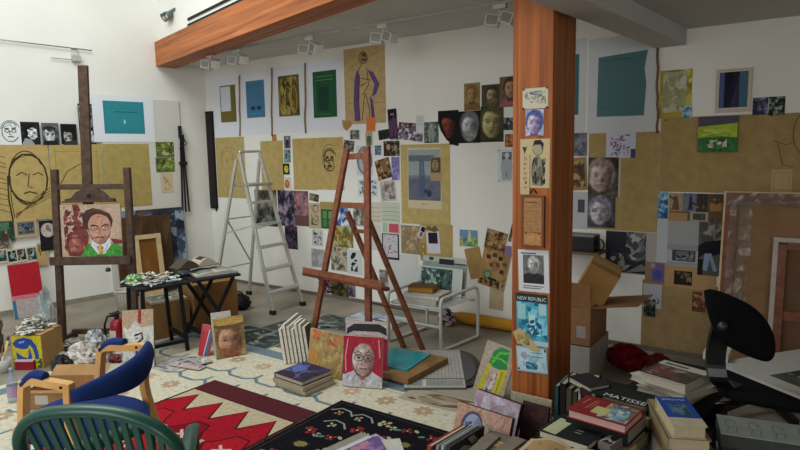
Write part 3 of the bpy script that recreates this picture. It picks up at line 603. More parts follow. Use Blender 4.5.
sheet('kraft_paper', 'lower kraft scrap behind the white card with dark purple shape', 'paper', 'W', (420, 224, 452.5, 262), '#ae965c', None, mat='kraft')
sheet('stamp', 'little brown stamp, upper of two beside the mottled map', 'stamp', 'W', (420.8, 243.5, 425.5, 249.5), '#8d6a30', lambda p: p.rect(.25, .25, .75, .75, '#c0a060'), 0, 1)
sheet('stamp', 'little brown stamp, lower of two beside the mottled map', 'stamp', 'W', (420.8, 250.5, 425.5, 256.5), '#8d6a30', lambda p: p.rect(.25, .25, .75, .75, '#c0a060'), 0, 1)
sheet('paper_scrap', 'curled dark fern-like scrap on top of the lower kraft scrap', 'paper', 'W', (425, 225, 438, 233), '#6a5c3c', None, 0, 3, outline=[(0, .5), (.3, .9), (.5, .6), (.8, 1), (1, .4), (.7, .1), (.4, .3)])
sheet('note', 'white paper sheet pinned below the pink marks grid, behind the white chair', 'paper', 'W', (386, 254, 418, 292), '#c9c7c4', None, 0, 0)
sheet('postcard', 'bright little landscape postcard with a yellow tower shape', 'postcard', 'W', (459.5, 230, 477.5, 246.5), '#7d9a74', lambda p: (p.rect(0, .55, 1, 1, '#6c8cb4'), p.speck(26, (0, 0, 1, .6), .09, ['#a8a84c', '#5c8a5c', '#c0b860', '#4c7c78'], 5), p.poly([(.45, .3), (.5, .95), (.6, .95), (.65, .3)], '#c8c488')), 0, 1)
snap('tilted sepia photograph of people at a table', (483.5, 228.5, 508, 253), '#94744c', ['#6a4c2c', '#b8966a', '#3c2a1a', '#a88456'], 20, rot=12, n=34)
sheet('collage', 'large tilted brown page with a ring of small dark photographs', 'collage', 'W', (477, 246, 511.5, 291), '#a88454', lambda p: (p.speck(26, (.03, .03, .97, .97), .06, ['#94744a', '#b8946a', '#8a6a42'], 2), [p.rect(x, y, x+.15, y+.1, c) for x, y, c in ((.15, .7, '#3a2c24'), (.36, .78, '#4c3a30'), (.58, .74, '#2c2420'), (.76, .62, '#5c4836'), (.3, .52, '#6a4438'), (.52, .56, '#7a3a30'), (.7, .42, '#3c3228'))], p.ell(.3, .3, .17, .12, '#4c7c5c'), p.ell(.3, .3, .1, .07, '#8a9c70'), p.speck(20, (.05, .03, .95, .25), .04, ['#2c241c', '#6a5236'], 6)), 12, 1)
sheet('kraft_paper', 'tan folded paper behind the ring of small dark photographs', 'paper', 'W', (464, 246, 486, 280), '#a0804c', None, -14, 0, mat='kraft')
sheet('tag', 'small lilac tag beside the timber post', 'tag', 'W', (505, 246, 511.5, 256.5), '#8a6c98', None, 0, 2)
sheet('sketch', 'faint tan drawing hanging under the ring of photographs', 'drawing', 'W', (489, 286, 504, 310), '#b8a688', lambda p: p.scrib(7, (.1, .1, .9, .9), .01, '#94826a', 4), 2, 0)
snap('narrow dark grey strip just left of the timber post', (508, 219, 516, 242), '#5a5248', ['#8a8278', '#3c342c'], 21, rot=14)
# lower left group behind the easel
snap('large purple black figure print right of the ladder', (278, 190.5, 294.5, 226), '#2c2434', ['#5c4c70', '#8a7490', '#17121c', '#3c3f4c', '#a8909c'], 22, n=46)
snap('dusky pink print of a bowed figure', (294.5, 191, 308.5, 226), '#7c5a60', ['#a0606c', '#8a7078', '#5c3c44', '#b88088'], 23, n=34, extra=lambda p: p.rect(0, 0, 1, .3, '#6a4c44'))
snap('dark violet print hanging below the purple black figure', (285, 226, 297.5, 249), '#241c2a', ['#4c3c50', '#6a4a5c', '#120e14'], 24, n=26, lvl=0)
snap('dark print low behind the ladder rungs', (255, 190, 277, 226), '#3c3834', ['#6a6058', '#8a8478', '#22201e', '#4c5650'], 26, n=34, lvl=0)
snap('little dark ink sketch above the beige figure sketch', (309, 193, 319, 202), '#6c6458', ['#2c2824', '#948a78', '#1c1a18'], 27, name='sketch', cat='drawing', size=.12, rot=8)
sheet('sketch', 'beige sheet with a twisting ink figure', 'drawing', 'W', (309, 203, 320.5, 228.5), '#b8a68a', lambda p: (p.scrib(12, (.2, .15, .8, .9), .025, '#3a3028', 5, 7, .35)), 0, 1)
sheet('picture', 'dark green window-like picture on kraft', 'picture', 'W', (320.5, 202, 335, 229), '#a08c50', lambda p: (p.rect(.05, .02, .95, .72, '#1f4c34'), p.rect(.15, .38, .45, .66, '#5c8c54'), p.rect(.55, .38, .85, .66, '#6c945c'), p.rect(.15, .08, .45, .34, '#4c7c4c'), p.rect(.55, .08, .85, .34, '#5c8854')), 0, 1)
sheet('sketch', 'white sheet with a small dark ink figure near the red easel leg', 'drawing', 'W', (312, 229.5, 323, 246), '#c2c0bc', lambda p: p.speck(16, (.15, .1, .85, .95), .07, ['#2c2c2e', '#5c5c60', '#8a8a8c'], 3), 0, 1)
snap('light grey pencil sheet under the small ink figure', (311.5, 249, 324.5, 267), '#aaa8aa', ['#98969a', '#8a888c', '#b8b6b8'], 28, n=14, name='sketch', cat='drawing')
snap('bright blue and white print behind the red easel', (335, 208, 350, 229), '#4c64a0', ['#c8d0e0', '#2c4080', '#7c90c0', '#e0e4ea'], 29, n=24, name='print', cat='print')
snap('swirling ochre and green print behind the red easel', (331, 226, 353, 247), '#9c8440', ['#c8a84c', '#5c7444', '#8a6428', '#a8b09c', '#6c5c2c'], 30, n=34, size=.1, name='print', cat='print')
snap('grey leaf drawing just above the tray of the red easel', (331, 246, 349, 271), '#9c988c', ['#4c4c4c', '#b8b4a8', '#6c6c68', '#c8a878'], 31, n=34, name='sketch', cat='drawing', lvl=0)
sheet('sketch', 'white sheet with black ink leaf blots', 'drawing', 'W', (347, 250, 362, 274), '#c8cccc', lambda p: p.speck(9, (.25, .1, .7, .9), .09, ['#26302a', '#4c5a50', '#1c201e'], 8), 0, 1)
snap('tilted dark purple snapshot under the red easel tray', (318, 275, 332.5, 294), '#2a1624', ['#5c2c44', '#180c14', '#a894a0'], 32, rot=-6)
snap('near black print with an olive glow under the red easel tray', (331.5, 278, 348.5, 299), '#1a1810', ['#4c4420', '#2c2814', '#6a5c2c', '#12100c'], 33, n=30)
snap('narrow violet grey slip under the red easel tray', (348, 282, 355.5, 297), '#5c4c5c', ['#8a7c88', '#3a2c3c'], 34)
snap('small pale face photo over a rusty one behind the white chair', (379.5, 270, 388, 291), '#8a8078', ['#6a6058', '#a8a098', '#8a4438'], 35)
# --- back wall right of the post --------------------------------------------
sheet('poster', 'white poster with a teal edge mostly hidden behind the timber post', 'poster', 'W', (556, 40, 586, 134), '#c9cbcc', lambda p: p.rect(.1, .2, .76, .84, '#3d6c70'))
sheet('poster', 'large white poster with a grey teal rectangle, right of the timber post', 'poster', 'W', (587, 36, 657, 133), '#c9cccd', lambda p: (p.poly([(.14, .175), (.82, .17), (.84, .5), (.81, .65), (.85, .83), (.15, .8)], '#54757a'), p.lines(.2, .24, .8, .28, 1, '#386468', .004), p.lines(.2, .74, .8, .78, 1, '#386468', .01)), pins=0)
def gold(p):
    p.speck(30, (0, 0, 1, 1), .07, ['#a89a3a', '#c8b84c', '#8a7c2c', '#d8cc6a'], 2)
    p.rect(.1, .12, .84, .96, '#a8a684'); p.speck(50, (.1, .12, .84, .96), .06, ['#b8b89c', '#98966c', '#a09c70', '#c4c4b0'], 4)
sheet('painting', 'shiny gold leaf sheet on the right hand wall', 'painting', 'W', (659.5, 70, 691.5, 118), '#a8983a', gold)
snap('small blue patch over the lower corner of the gold leaf sheet', (682, 105, 692, 118), '#4a84a0', ['#8ab0c0', '#2c6484', '#b8c8cc'], 36, lvl=2, name='card', cat='card')
sheet('framed_picture', 'blue black abstract in a pale wooden frame, upper right wall', 'picture', 'W', (716, 69, 751.5, 112), '#c4b8a4', lambda p: (p.rect(.07, .08, .9, .95, '#cfc8bc'), p.rect(.09, .1, .9, .93, '#1c1c34'), p.rect(.09, .1, .24, .93, '#4c5c84'), p.rect(.66, .1, .9, .93, '#44687c'), p.poly([(.4, .1), (.66, .9), (.62, .1)], '#3a344c'), p.poly([(.3, .93), (.5, .93), (.34, .4)], '#0e0e20')), 0, 0, th=.018)
snap('small violet stripe photo, left of the pair near the framed abstract', (752.5, 97.5, 768, 115), '#4a485c', ['#2a2638', '#8a88a0', '#5c5a74'], 37, n=18)
snap('small dark green stripe photo, right of the pair near the framed abstract', (768.5, 96.5, 785, 115), '#2c342c', ['#1c201c', '#6a7c6c', '#98a0a0', '#2f2a30'], 38, n=18)
sheet('kraft_paper', 'kraft sheet below the large grey teal poster', 'paper', 'W', (587, 133, 657.5, 231), '#a9905c', None, mat='kraft')
sheet('kraft_paper', 'widest kraft sheet, right wall, behind the green landscape', 'paper', 'W', (657.5, 116, 771.5, 193), '#a28858', None, mat='kraft', pins=2)
sheet('kraft_drawing', 'kraft sheet with a faint figure at the right edge of the wall', 'drawing', 'W', (772.5, 113, 816, 193), '#9e8456', lambda p: (p.arc(.85, .75, .4, .3, 90, 270, .012, '#6a5228'), p.line([(.0, .66), (.3, .6), (.5, .64)], .01, '#6a5228'), p.line([(.1, .62), (.25, .35), (.5, .32)], .01, '#6a5228')), mat='kraft')
sheet('note', 'cream ruled form pinned on the right edge kraft sheet', 'paper', 'W', (771, 169.5, 792, 193), '#b89c70', lambda p: (p.rect(.1, .1, .9, .9, '#a88c60'), p.rect(.15, .15, .85, .85, '#b89c70'), p.line([(.55, .1), (.55, .9)], .01, '#8d744c')), 0, 1)
sheet('print', 'white sheet with violet scribbled text, below the large teal poster', 'print', 'W', (606, 132.5, 635.5, 158), '#c9c8d4', lambda p: (p.speck(60, (.15, .08, .8, .92), .035, ['#7c6ca0', '#b07090', '#5c6a9c', '#9c5c74'], 3), p.rect(.84, .0, 1, .35, '#4c3c7c')), 0, 1)
sheet('painting', 'small canvas of a green and yellow field under a violet sky', 'painting', 'W', (698.5, 116.5, 737.5, 152), '#2f6a30', lambda p: (p.poly([(0, .72), (.4, .76), (1, .8), (1, 1), (0, 1)], '#4c4450'), p.poly([(0, .4), (.5, .45), (1, .4), (1, .8), (.4, .75), (0, .72)], '#9cb42c'), p.speck(20, (0, .42, 1, .72), .05, ['#a8bc3c', '#8ca428', '#b4c450'], 3, 4, 5), p.speck(24, (.02, .02, .98, .38), .06, ['#2c6c34', '#1c4420', '#3c7c40', '#244c1c'], 4), p.speck(12, (.25, .12, .75, .34), .04, ['#c8c8a0', '#a8b080', '#e0dcc0'], 5)), 0, 1, th=.03, mat='paint')
def dark_head(sd):
    def f(p):
        p.speck(40, (0, 0, .97, 1), .05, ['#3c2c28', '#2a201e', '#54463c', '#6a5c4c', '#38404c'], sd); p.poly([(.1, 0), (.3, .22), (.75, .3), (.97, .1), (.97, 0)], '#6c6058')
        p.ell(.42, .56, .3, .3, '#b09c94'); p.ell(.42, .55, .2, .22, '#8a7670'); p.speck(34, (.18, .12, .68, .82), .035, ['#cfc0b8', '#7c6860', '#a8948c', '#4c3c38'], sd+1); p.poly([(.2, .45), (.18, .1), (.42, .1), (.45, .45)], '#a08c80')
    return f
sheet('portrait', 'dark print of a pale head resting on a hand, upper of the two', 'print', 'W', (588, 157.5, 620.5, 197), '#34282a', lambda p: (p.rect(.93, 0, 1, 1, '#b8b0a0'), facepix(p, .42, .52, .42, '#a8948c', '#4c3c3c', '#d4c8c0', '#8c7c74', '#3c2e2c', '#5c5248', n=28, seed=3, nz=.7, box=(0, 0, .93, 1), bg2='#5c5040')), 0, 1)
sheet('portrait', 'dark print of a pale head resting on a hand, lower of the two', 'print', 'W', (587.5, 195, 615, 227.5), '#38343c', lambda p: facepix(p, .45, .5, .44, '#b0a8b0', '#4c4854', '#dcd8dc', '#7c7884', '#38343c', '#544c4c', n=26, seed=7, nz=.8, bg2='#54584c'), 0, 2)
snap('brown sketch card tucked beside the timber post on the right', (566, 157, 588, 191), '#a08054', ['#4c3c2c', '#6a5638', '#b89868'], 39, m=.1, rot=-4)
snap('small grey blue picture above the brown sketch card, by the post', (566, 133, 587, 156), '#6a7080', ['#8a90a0', '#4c5264', '#7c746c'], 40)
sheet('note', 'white page with one small dark photo, right of the timber post', 'paper', 'W', (568, 192, 587.5, 229), '#b9babc', lambda p: p.rect(.5, .45, .85, .8, '#4c5058'), 0, 0)
def nude(p):
    p.rect(0, 0, .98, 1, '#a8a29a'); p.rect(0, .02, .78, .98, '#2a2c34'); p.poly([(.38, .65), (.55, .98), (.78, .98), (.68, .5), (.55, .3), (.48, .6)], '#8f8c88'); p.speck(20, (.4, .3, .78, .98), .06, ['#b0aca6', '#6c6c70', '#484a52'], 5)
    p.poly([(.22, .05), (.28, .45), (.36, .4), (.42, .05)], '#84807c'); p.speck(16, (.1, .02, .5, .5), .05, ['#9c9890', '#3c3c40'], 7); p.poly([(.4, .02), (.9, .12), (.7, .25)], '#7a7672')
sheet('photograph', 'black and white photograph of seated nudes above the open boxes', 'photograph', 'W', (605, 231.5, 657, 274), '#a8a29a', nude, 0, 1)
sheet('note', 'narrow white paper strip beside the seated nudes photograph', 'paper', 'W', (657, 218, 667.5, 263), '#b6b8bc', None, 0, 2)
snap('narrow blue card with a white figure, under the widest kraft sheet', (658, 192, 668, 218.5), '#2c6a94', ['#5c94b8', '#1c4c74', '#a8c4d0'], 41, lvl=2, n=16, name='card', cat='card')
def coll(p):
    p.rect(.0, .35, .26, 1, '#a08c6c'); p.poly([(.06, .4), (.1, .9), (.16, .9), (.2, .4)], '#6a4c30'); p.rect(.27, .35, .5, 1, '#6c7486'); p.poly([(.36, .42), (.38, .9), (.42, .9), (.44, .42)], '#2c3040'); p.rect(.51, .35, .7, 1, '#3c342c')
    p.rect(.73, .38, .95, .98, '#5c4430'); p.rect(.74, .4, .95, .68, '#a87c4c'); p.rect(0, 0, .35, .3, '#a88458'); p.speck(30, (0, 0, 1, 1), .035, ['#7c6448', '#4c4034', '#94805c', '#3c3c44'], 6)
sheet('collage', 'brown contact sheet of small studies, under the widest kraft sheet', 'collage', 'W', (668, 193.5, 724, 222), '#6a543c', coll, 0, 1)
snap('small grey card stuck over the brown contact sheet', (690, 212, 708, 221.5), '#a09a90', ['#5c5850', '#3c3a38'], 42, lvl=2, n=8, m=.15, name='card', cat='card')
def room(p):
    p.rect(.0, .45, .7, 1, '#9c9c9c'); p.rect(0, .35, 1, .48, '#8e8e90'); p.rect(.12, .12, .62, .36, '#3c3e42'); p.rect(.2, .14, .58, .34, '#6a6a6c'); p.speck(14, (.2, .14, .58, .34), .03, ['#2c2c30', '#8a8a8c'], 3); p.rect(0, 0, 1, .1, '#98989a')
    p.poly([(.72, .5), (.74, .75), (.88, .8), (.9, .5)], '#26282c')
sheet('photograph', 'grey photograph of an empty room with a low table', 'photograph', 'W', (666.5, 221, 714, 267.5), '#acacb0', room, 0, 1)
sheet('cutout', 'black and pale blue cutout of two figures overlapping the empty room photograph', 'picture', 'W', (698, 222, 725, 276), '#5c5850', lambda p: (p.speck(30, (0, .5, 1, 1), .05, ['#7c7870', '#4c4a48', '#94908a'], 2), p.poly([(0, .55), (.2, .62), (.9, .68), (1, .45), (.6, .38), (.3, .42), (.0, .3)], '#14161e'), p.poly([(.2, .1), (.25, .4), (.5, .42), (.75, .1), (.6, .08), (.45, .3), (.35, .08)], '#8a9cb4'), p.poly([(.0, .0), (.2, 0), (.2, .3), (0, .3)], '#14141a')), 0, 2)
sheet('stamp', 'violet printed stamp card left of the small dark group photo', 'stamp', 'W', (645, 262, 664.5, 283), '#94745c', lambda p: (p.rect(.35, .05, .97, .95, '#6c5c8c'), p.ell(.66, .4, .22, .24, '#4c4c94'), p.ell(.4, .82, .12, .12, '#a88c94')), 0, 2)
sheet('card', 'tan mount holding a small dark group photo', 'card', 'W', (664.5, 264, 704, 288), '#b08c5c', lambda p: (p.rect(.24, .12, .7, .7, '#241c18'), p.speck(12, (.26, .15, .68, .66), .07, ['#5c4c40', '#8a7664', '#3a2e28'], 4)), 0, 1)
sheet('card', 'pale tan card at the back of the black office chair top', 'card', 'W', (703, 266, 716, 297), '#b49468', None, 0, 2)
sheet('kraft_paper', 'lowest large kraft sheet on the right wall behind the office chair', 'paper', 'W', (640, 283, 716, 362), '#9a8058', None, mat='kraft')
sheet('sketch', 'white slip with a violet line drawing of a head', 'drawing', 'W', (643, 284, 661.5, 308), '#b4b4b8', lambda p: (p.scrib(6, (.35, .2, .85, .85), .03, '#54507c', 4, 7, .3)), 0, 1)
snap('little dark snapshot of a seated person low on the right wall', (643.5, 299.5, 655.5, 316.5), '#1c201e', ['#3c443e', '#6a6a60', '#8a867c', '#101210'], 43, lvl=2, n=16)
snap('brown snapshot of two faces just left of the black office chair', (692, 292, 706, 312), '#5c3c24', ['#8a6040', '#3c2616', '#a88468', '#7c3c34'], 44, lvl=1, m=.06)
# --- post ---------------------------------------------------------------------
sheet('drawing', 'pale drawing of two animals, topmost card on the timber post', 'drawing', 'P', (522.5, 88, 548, 108.5), '#cfc8b0', lambda p: (p.speck(24, (.08, .2, .92, .85), .07, ['#8c9494', '#aab0a4', '#b8ac80', '#7c7c84'], 3), p.scrib(7, (.1, .2, .9, .85), .03, '#6a7480', 4)), 0, 0, pins=4)
sheet('portrait', 'lilac and blue face card, second from the top of the timber post', 'print', 'P', (525.5, 109.5, 543.5, 136), '#c5c0d4', lambda p: (facepix(p, .5, .5, .44, '#a890ac', '#34447c', '#dcd0dc', '#4c5c98', '#b8b4d0', '#5c5c8c', n=24, seed=9, nz=.6, mouth='#8c4c6c'), p.rect(.2, 0, .8, .03, '#c05a3c')), 0, 1)
def inkfig(p):
    k = p.h/p.w; d = '#3a3834'
    p.poly([(.42, .06), (.42, .5), (.5, .64), (.62, .66), (.8, .55), (.86, .3), (.78, .04)], '#7c7664'); p.speck(26, (.42, .05, .86, .62), .03, ['#54504a', '#94907c', '#34322e'], 4, 3, 80)
    p.ell(.6, .8, .17, .15*1.0, '#b0a484'); p.poly([(.42, .84), (.48, .97), (.68, .98), (.8, .9), (.76, .76), (.7, .88), (.5, .88)], '#2c2a28'); p.arc(.6, .8, .17, .13, 180, 360, .012, d)
    p.line([(.42, .5), (.4, .3), (.45, .1)], .015, d); p.poly([(.06, .84), (.24, .84), (.16, .7)], '#54504a'); p.line([(.16, .84), (.14, .5)], .015, d); p.scrib(6, (.45, .1, .8, .6), .012, d, 3)
sheet('drawing', 'cream sheet with an ink drawing of a person in profile, on the post', 'drawing', 'P', (520, 139, 549.5, 188), '#cbb88c', inkfig, 0, 0)
sheet('note', 'narrow cream strip with vertical red lettering, on the post', 'note', 'P', (520.5, 154, 529.5, 194.5), '#c8b48c', lambda p: [p.text(ch, .3, .84-i*.115, .12, '#a8342c', fit=.45) for i, ch in enumerate('Strapio')], 0, 3)
def tablet(p):
    p.rect(.08, .03, .92, .97, '#8c5c34'); p.rect(.12, .3, .88, .95, '#a87c50'); p.lines(.18, .84, .85, .9, 1, '#5c3c24', .02); p.lines(.18, .34, .85, .8, 7, '#94683f', .008); p.rect(.12, .05, .88, .28, '#b98752'); p.ell(.2, .27, .05, .02, '#6a4428'); p.ell(.8, .27, .05, .02, '#6a4428')
o = sheet('tablet', 'wooden plaque with a dark frame hanging on the timber post', 'plaque', 'P', (523, 195.5, 545, 247), '#74472a', tablet, 0, 0, th=.02, mat='paint')
hm = MB(); hx = PF(534, 195.5); q = o.matrix_world.inverted() @ PF(533.5, 191, .01)
hm.tube([(q.x-.02, q.y-.012, .01), (q.x, q.y+.012, .012), (q.x+.02, q.y-.012, .01)], .004, '#2c241e', 6); hm.build('hanging_loop', 'metal', o)
engr = lambda p: (facepix(p, .5, .66, .26, '#b0b0ae', '#3c3c3e', '#e0e0de', '#b4b4b2', '#6c6c6c', '#2c2c2e', n=26, seed=7, nz=.5, mouth='#444444', box=(.16, .2, .84, .88), beard='#909090'), p.lines(.15, .06, .85, .16, 2, '#4c4c4e', .02), p.rect(.1, .9, .6, .93, '#4c4c4e'))
sheet('print', 'white sheet with a black engraved bust portrait, middle of the timber post', 'print', 'P', (517.5, 249.5, 549.5, 292.5), '#d2d2d4', engr, -2, 0)
def mag(p):
    p.rect(0, .02, 1, .84, '#3f9cb8'); p.speck(60, (.02, .03, .98, .84), .05, ['#2c84a4', '#58b0c8', '#84c8d8', '#1c6c8c'], 7); p.rect(.04, .5, .3, .8, '#9cc8cc'); p.rect(.72, .6, .96, .82, '#a8ccd0'); p.rect(.4, .3, .6, .6, '#b8dce0'); p.rect(.0, .0, 1, .1, '#a8c8d0')
    p.speck(18, (.3, .2, .8, .6), .035, ['#c0e0e4', '#1c5c7c'], 9); p.rect(0, .84, 1, 1, '#26343a'); p.text('NEW REPUBLIC', .04, .87, .1, '#d8dcd4', fit=.92)
sheet('magazine', 'blue magazine cover with dark title band on the lower timber post', 'magazine', 'P', (515.5, 293.5, 548.5, 346), '#2c5c6c', mag, -2, 1)
sheet('card', 'tan triangular card sticking out over the blue magazine cover', 'card', 'P', (512.5, 329, 541, 350), '#c0a878', lambda p: p.speck(14, (.15, .25, .6, .8), .09, ['#4c4c34', '#8c8c5c', '#a88c54'], 3), 0, 4, outline=[(0, .75), (.25, 1), (.45, .85), (1, .05), (.75, 0), (.15, .3)])
def tick(p):
    p.rect(.04, .06, .96, .94, '#b8d4dc'); p.speck(20, (.06, .1, .94, .9), .08, ['#a4c4d0', '#c4dce0', '#98b8c8'], 3); p.lines(.5, .55, .9, .85, 2, '#5c7c94', .03); p.ell(.25, .65, .1, .13, '#a89cb0'); p.speck(7, (.3, .12, .75, .4), .1, ['#2c6c84', '#4c94a8'], 5); p.ell(.94, .9, .03, .07, '#1c4c3c'); p.ell(.06, .1, .03, .05, '#222222')
sheet('ticket', 'pale blue ticket card, lowest on the timber post', 'card', 'P', (515.5, 346, 548, 373.5), '#9cb4bc', tick, -4, 2)
# ------------------------------------------------------------------ helpers for things in the room
class Pl:
    """A plane standing (and leaning) in the room: x along it, y up it, z towards the viewer's side."""
    def __init__(s, o, X, lean=0.0):
        s.o = Vector(o); s.X = Vector((X[0], X[1], 0)).normalized(); n = s.X.cross(UP)
        s.Y = (UP*math.cos(R(lean)) - n*math.sin(R(lean))).normalized(); s.N = s.X.cross(s.Y); s.m = frame(s.o, s.X, s.Y)
    def uv(s, px, py, z=0):
        p = s.m.inverted() @ hit(px, py, s.o + s.N*z, s.N); return (p.x, p.y)
    def p3(s, px, py, z=0): u, v = s.uv(px, py, z); return Vector((u, v, z))
def floor_pl(a, b, lean=0): A = F(*a); B = F(*b); return Pl(A, B-A, lean)
def panel(name, label, cat, pl, box, col, fn=None, roll=0, th=.02, mat='paint', z=0, group=None, edge='#b8ab90', wh=None, down=0):
    x0, y0, x1, y1 = box; xm, ym = (x0+x1)/2, (y0+y1)/2; c = pl.p3(xm, ym, z)
    if wh: w, h = wh
    else: w = pl.uv(x1, ym)[0]-pl.uv(x0, ym)[0]; h = pl.uv(xm, y0)[1]-pl.uv(xm, y1)[1]
    if down is not None:                            # stretch to the floor of the plane
        top = c.y + h/2; h = top - down if not roll else h; c.y = (top+down)/2 if not roll else c.y
    m = pl.m @ Matrix.Translation(c) @ Matrix.Rotation(R(-roll), 4, 'Z') @ Matrix.Translation((-w/2, -h/2, 0))
    a = Art(w, h, col, th, edge=edge)
    if fn: fn(a)
    o = a.build(name, mat, mw=m)
    if label: tag(o, label, cat, group)
    o['_w'] = w; o['_h'] = h
    return o, a
def flat(name, label, cat, A, B, Cc, z, th, col, fn=None, group=None, mat='matte', pages=None, spine='x0', parent=None, edge=None, wh=None):
    """A flat thing: A near-left corner, B near-right corner, Cc far-left corner, given as seen at height z; th goes down."""
    a3, b3, c3 = F(*A, z), F(*B, z), F(*Cc, z)
    m = frame(a3 - UP*th, b3-a3, c3-a3); w = (b3-a3).length; h = abs((c3-a3).dot(m.col[1].to_3d()))
    if wh: w, h = wh
    return flat_m(name, label, cat, m, w, h, th, col, fn, group, mat, pages, spine, edge)
def flat_m(name, label, cat, m, w, h, th, col, fn=None, group=None, mat='matte', pages=None, spine='x0', edge=None):
    a = Art(w, h, col, .0025 if pages else th, edge=edge or col)
    if pages:
        a.v = [v + Vector((0, 0, th-.0025)) for v in a.v]; a.z = th
        a.box((0, 0, 0), (w, h, .0025), col)
        t = .003
        if spine == 'x0': a.box((0, 0, 0), (t, h, th), col)
        elif spine == 'x1': a.box((w-t, 0, 0), (w, h, th), col)
        elif spine == 'y0': a.box((0, 0, 0), (w, t, th), col)
        else: a.box((0, h-t, 0), (w, h, th), col)
    if fn: fn(a)
    o = a.build(name, mat, mw=m); tag(o, label, cat, group)
    if pages:
        g = .006; x0 = .0031 if spine == 'x0' else g; x1 = w-(.0031 if spine == 'x1' else g); y0 = .0031 if spine == 'y0' else g; y1 = h-(.0031 if spine == 'y1' else g)
        b = MB(); n = 5; zz = (th-.0056)/n
        for i in range(n): k = .0006*(i % 2); b.box((x0+k, y0+k, .0028+zz*i), (x1-k, y1-k, .0028+zz*(i+1)), pages)
        p = b.build('page_block', 'paper', o)
    return o
def spinetext(o, txt, size, c, w, th, side='y0', fit=None, x=.1):
    b = MB(); vs, fs, tw = text_tris(txt, size); k = (fit*w/tw) if fit else 1
    if side == 'y0': b.add([Vector((x*w+v.x*k, -.0008, th*.22+v.y)) for v in vs], fs, c)
    t = b.build('lettering', 'paper', o); return t
# ------------------------------------------------------------------ rugs
def rugobj(name, label, x0, y0, x1, y1, z, th, col, fn):
    a = Art(x1-x0, y1-y0, col, th); a.up = lambda k=1: setattr(a, 'z', a.z + .000003*k); fn(a)
    m = Matrix.Translation((x0, y0, z)); return tag(a.build(name, 'rug', mw=m), label, 'rug')
CR = '#c9c0aa'; BL = '#6b7d84'
def cream(p):
    w, h = p.w, p.h; X = lambda x: x/w; Y = lambda y: y/h
    b0, b1 = .07, .19
    for q in ((b0, b0, w-b0, b1), (b0, h-b1, w-b0, h-b0), (b0, b1, b1, h-b1), (w-b1, b1, w-b0, h-b1)): p.rect(X(q[0]), Y(q[1]), X(q[2]), Y(q[3]), '#6d8088')
    for q in ((b1+.03, b1+.03, w-b1-.03, b1+.04), (b1+.03, h-b1-.04, w-b1-.03, h-b1-.03)): p.rect(X(q[0]), Y(q[1]), X(q[2]), Y(q[3]), '#b8b09a')
    U = .28
    for yy in (h-.55, h-.76):
        q = []
        for i in range(int((w-.5)/U)):
            x = .27+i*U; q += [(x, yy), (x+.07, yy-.05), (x+.21, yy-.05), (x+U, yy)]; p.line([(X(x), Y(yy)), (X(x), Y(yy+.07))], .026/h, BL)
        p.line([(X(a), Y(b)) for a, b in q], .026/h, BL)
    for xx in (.55, .76):
        q = []
        for i in range(int((h-1.2)/U)):
            y = .27+i*U; q += [(xx, y), (xx+.05, y+.07), (xx+.05, y+.21), (xx, y+U)]; p.line([(X(xx), Y(y)), (X(xx-.07), Y(y))], .026/h, BL)
        p.line([(X(a), Y(b)) for a, b in q], .026/h, BL)
    for j in range(10):
        for i in range(11):
            cx = .42+i*.28+(.14 if j % 2 else 0); cy = h-.36-j*.29
            if cx > w-.3 or cy < .3 or j == 1: continue
            st = []
            for k in range(16): a = R(22.5*k); q = .075 if k % 2 == 0 else .048; st.append((X(cx+q*math.cos(a)), Y(cy+q*math.sin(a))))
            p.poly(st, '#ac927a' if (i+j) % 3 else '#b89c84')
            p.ell(X(cx), Y(cy), .014/h, .014/h, '#d0c0a4', n=8); p.ell(X(cx+.14), Y(cy+.02), .016/h, .014/h, '#b8a894', n=6)
rugobj('area_rug', 'large cream rug with blue octagon outlines, brown stars and a blue border', -4.55, .1, -1.25, 3.24, 0, .003, CR, cream)
def kilim(p):
    w, h = p.w, p.h; X = lambda x: x/w; Y = lambda y: 1-y/h; D = '#3c1a1a'; RD = '#9e1a28'; RD2 = '#7e1420'
    p.rect(0, Y(.17), 1, 1, '#54262a'); p.rect(0, Y(.178), 1, Y(.17), '#2a1414')
    n = 4; s = w/n
    p.poly([(0, Y(.42)), (0, 0), (1, 0), (1, Y(.42))], RD)
    for i in range(n):
        a = i*s
        p.poly([(X(a), Y(.42)), (X(a+s/2), Y(.22)), (X(a+s), Y(.42))], RD); p.line([(X(a), Y(.42)), (X(a+s/2), Y(.22)), (X(a+s), Y(.42))], .014/h, D)
    # medallions: stepped dark lozenges with cream crosses
    for j in range(4):
        for i in range(3):
            cx = .17+i*.34; cy = .62+j*.38
            q = [(cx-.15, cy), (cx-.09, cy-.07), (cx-.05, cy-.15), (cx+.05, cy-.15), (cx+.09, cy-.07), (cx+.15, cy), (cx+.09, cy+.07), (cx+.05, cy+.15), (cx-.05, cy+.15), (cx-.09, cy+.07)]
            p.poly([(X(a), Y(b)) for a, b in q], RD2 if (i+j) % 2 else '#a81c2a'); p.line([(X(a), Y(b)) for a, b in q+q[:1]], .012/h, D)
            for r_ in (35, -35):
                a = R(r_); dx, dy = .055*math.cos(a), .055*math.sin(a); p.line([(X(cx-dx), Y(cy-dy)), (X(cx+dx), Y(cy+dy))], .018/h, '#c4ac98')
            p.rect(X(cx+.15), Y(cy+.01), X(cx+.18), Y(cy-.02), '#b8a088')
    for i in range(3): cx = .34+i*.34; p.line([(X(cx-.12), Y(1.02)), (X(cx), Y(.82)), (X(cx+.12), Y(1.02))], .022/h, '#b8a890')
    p.rect(0, 0, .02, Y(.17), D); p.rect(.98, 0, 1, Y(.17), D)
rugobj('kilim_rug', 'red kilim rug with cream triangles and a maroon end band', -3.37, .75, -2.41, 2.51, .004, .003, '#b8a88c', kilim)
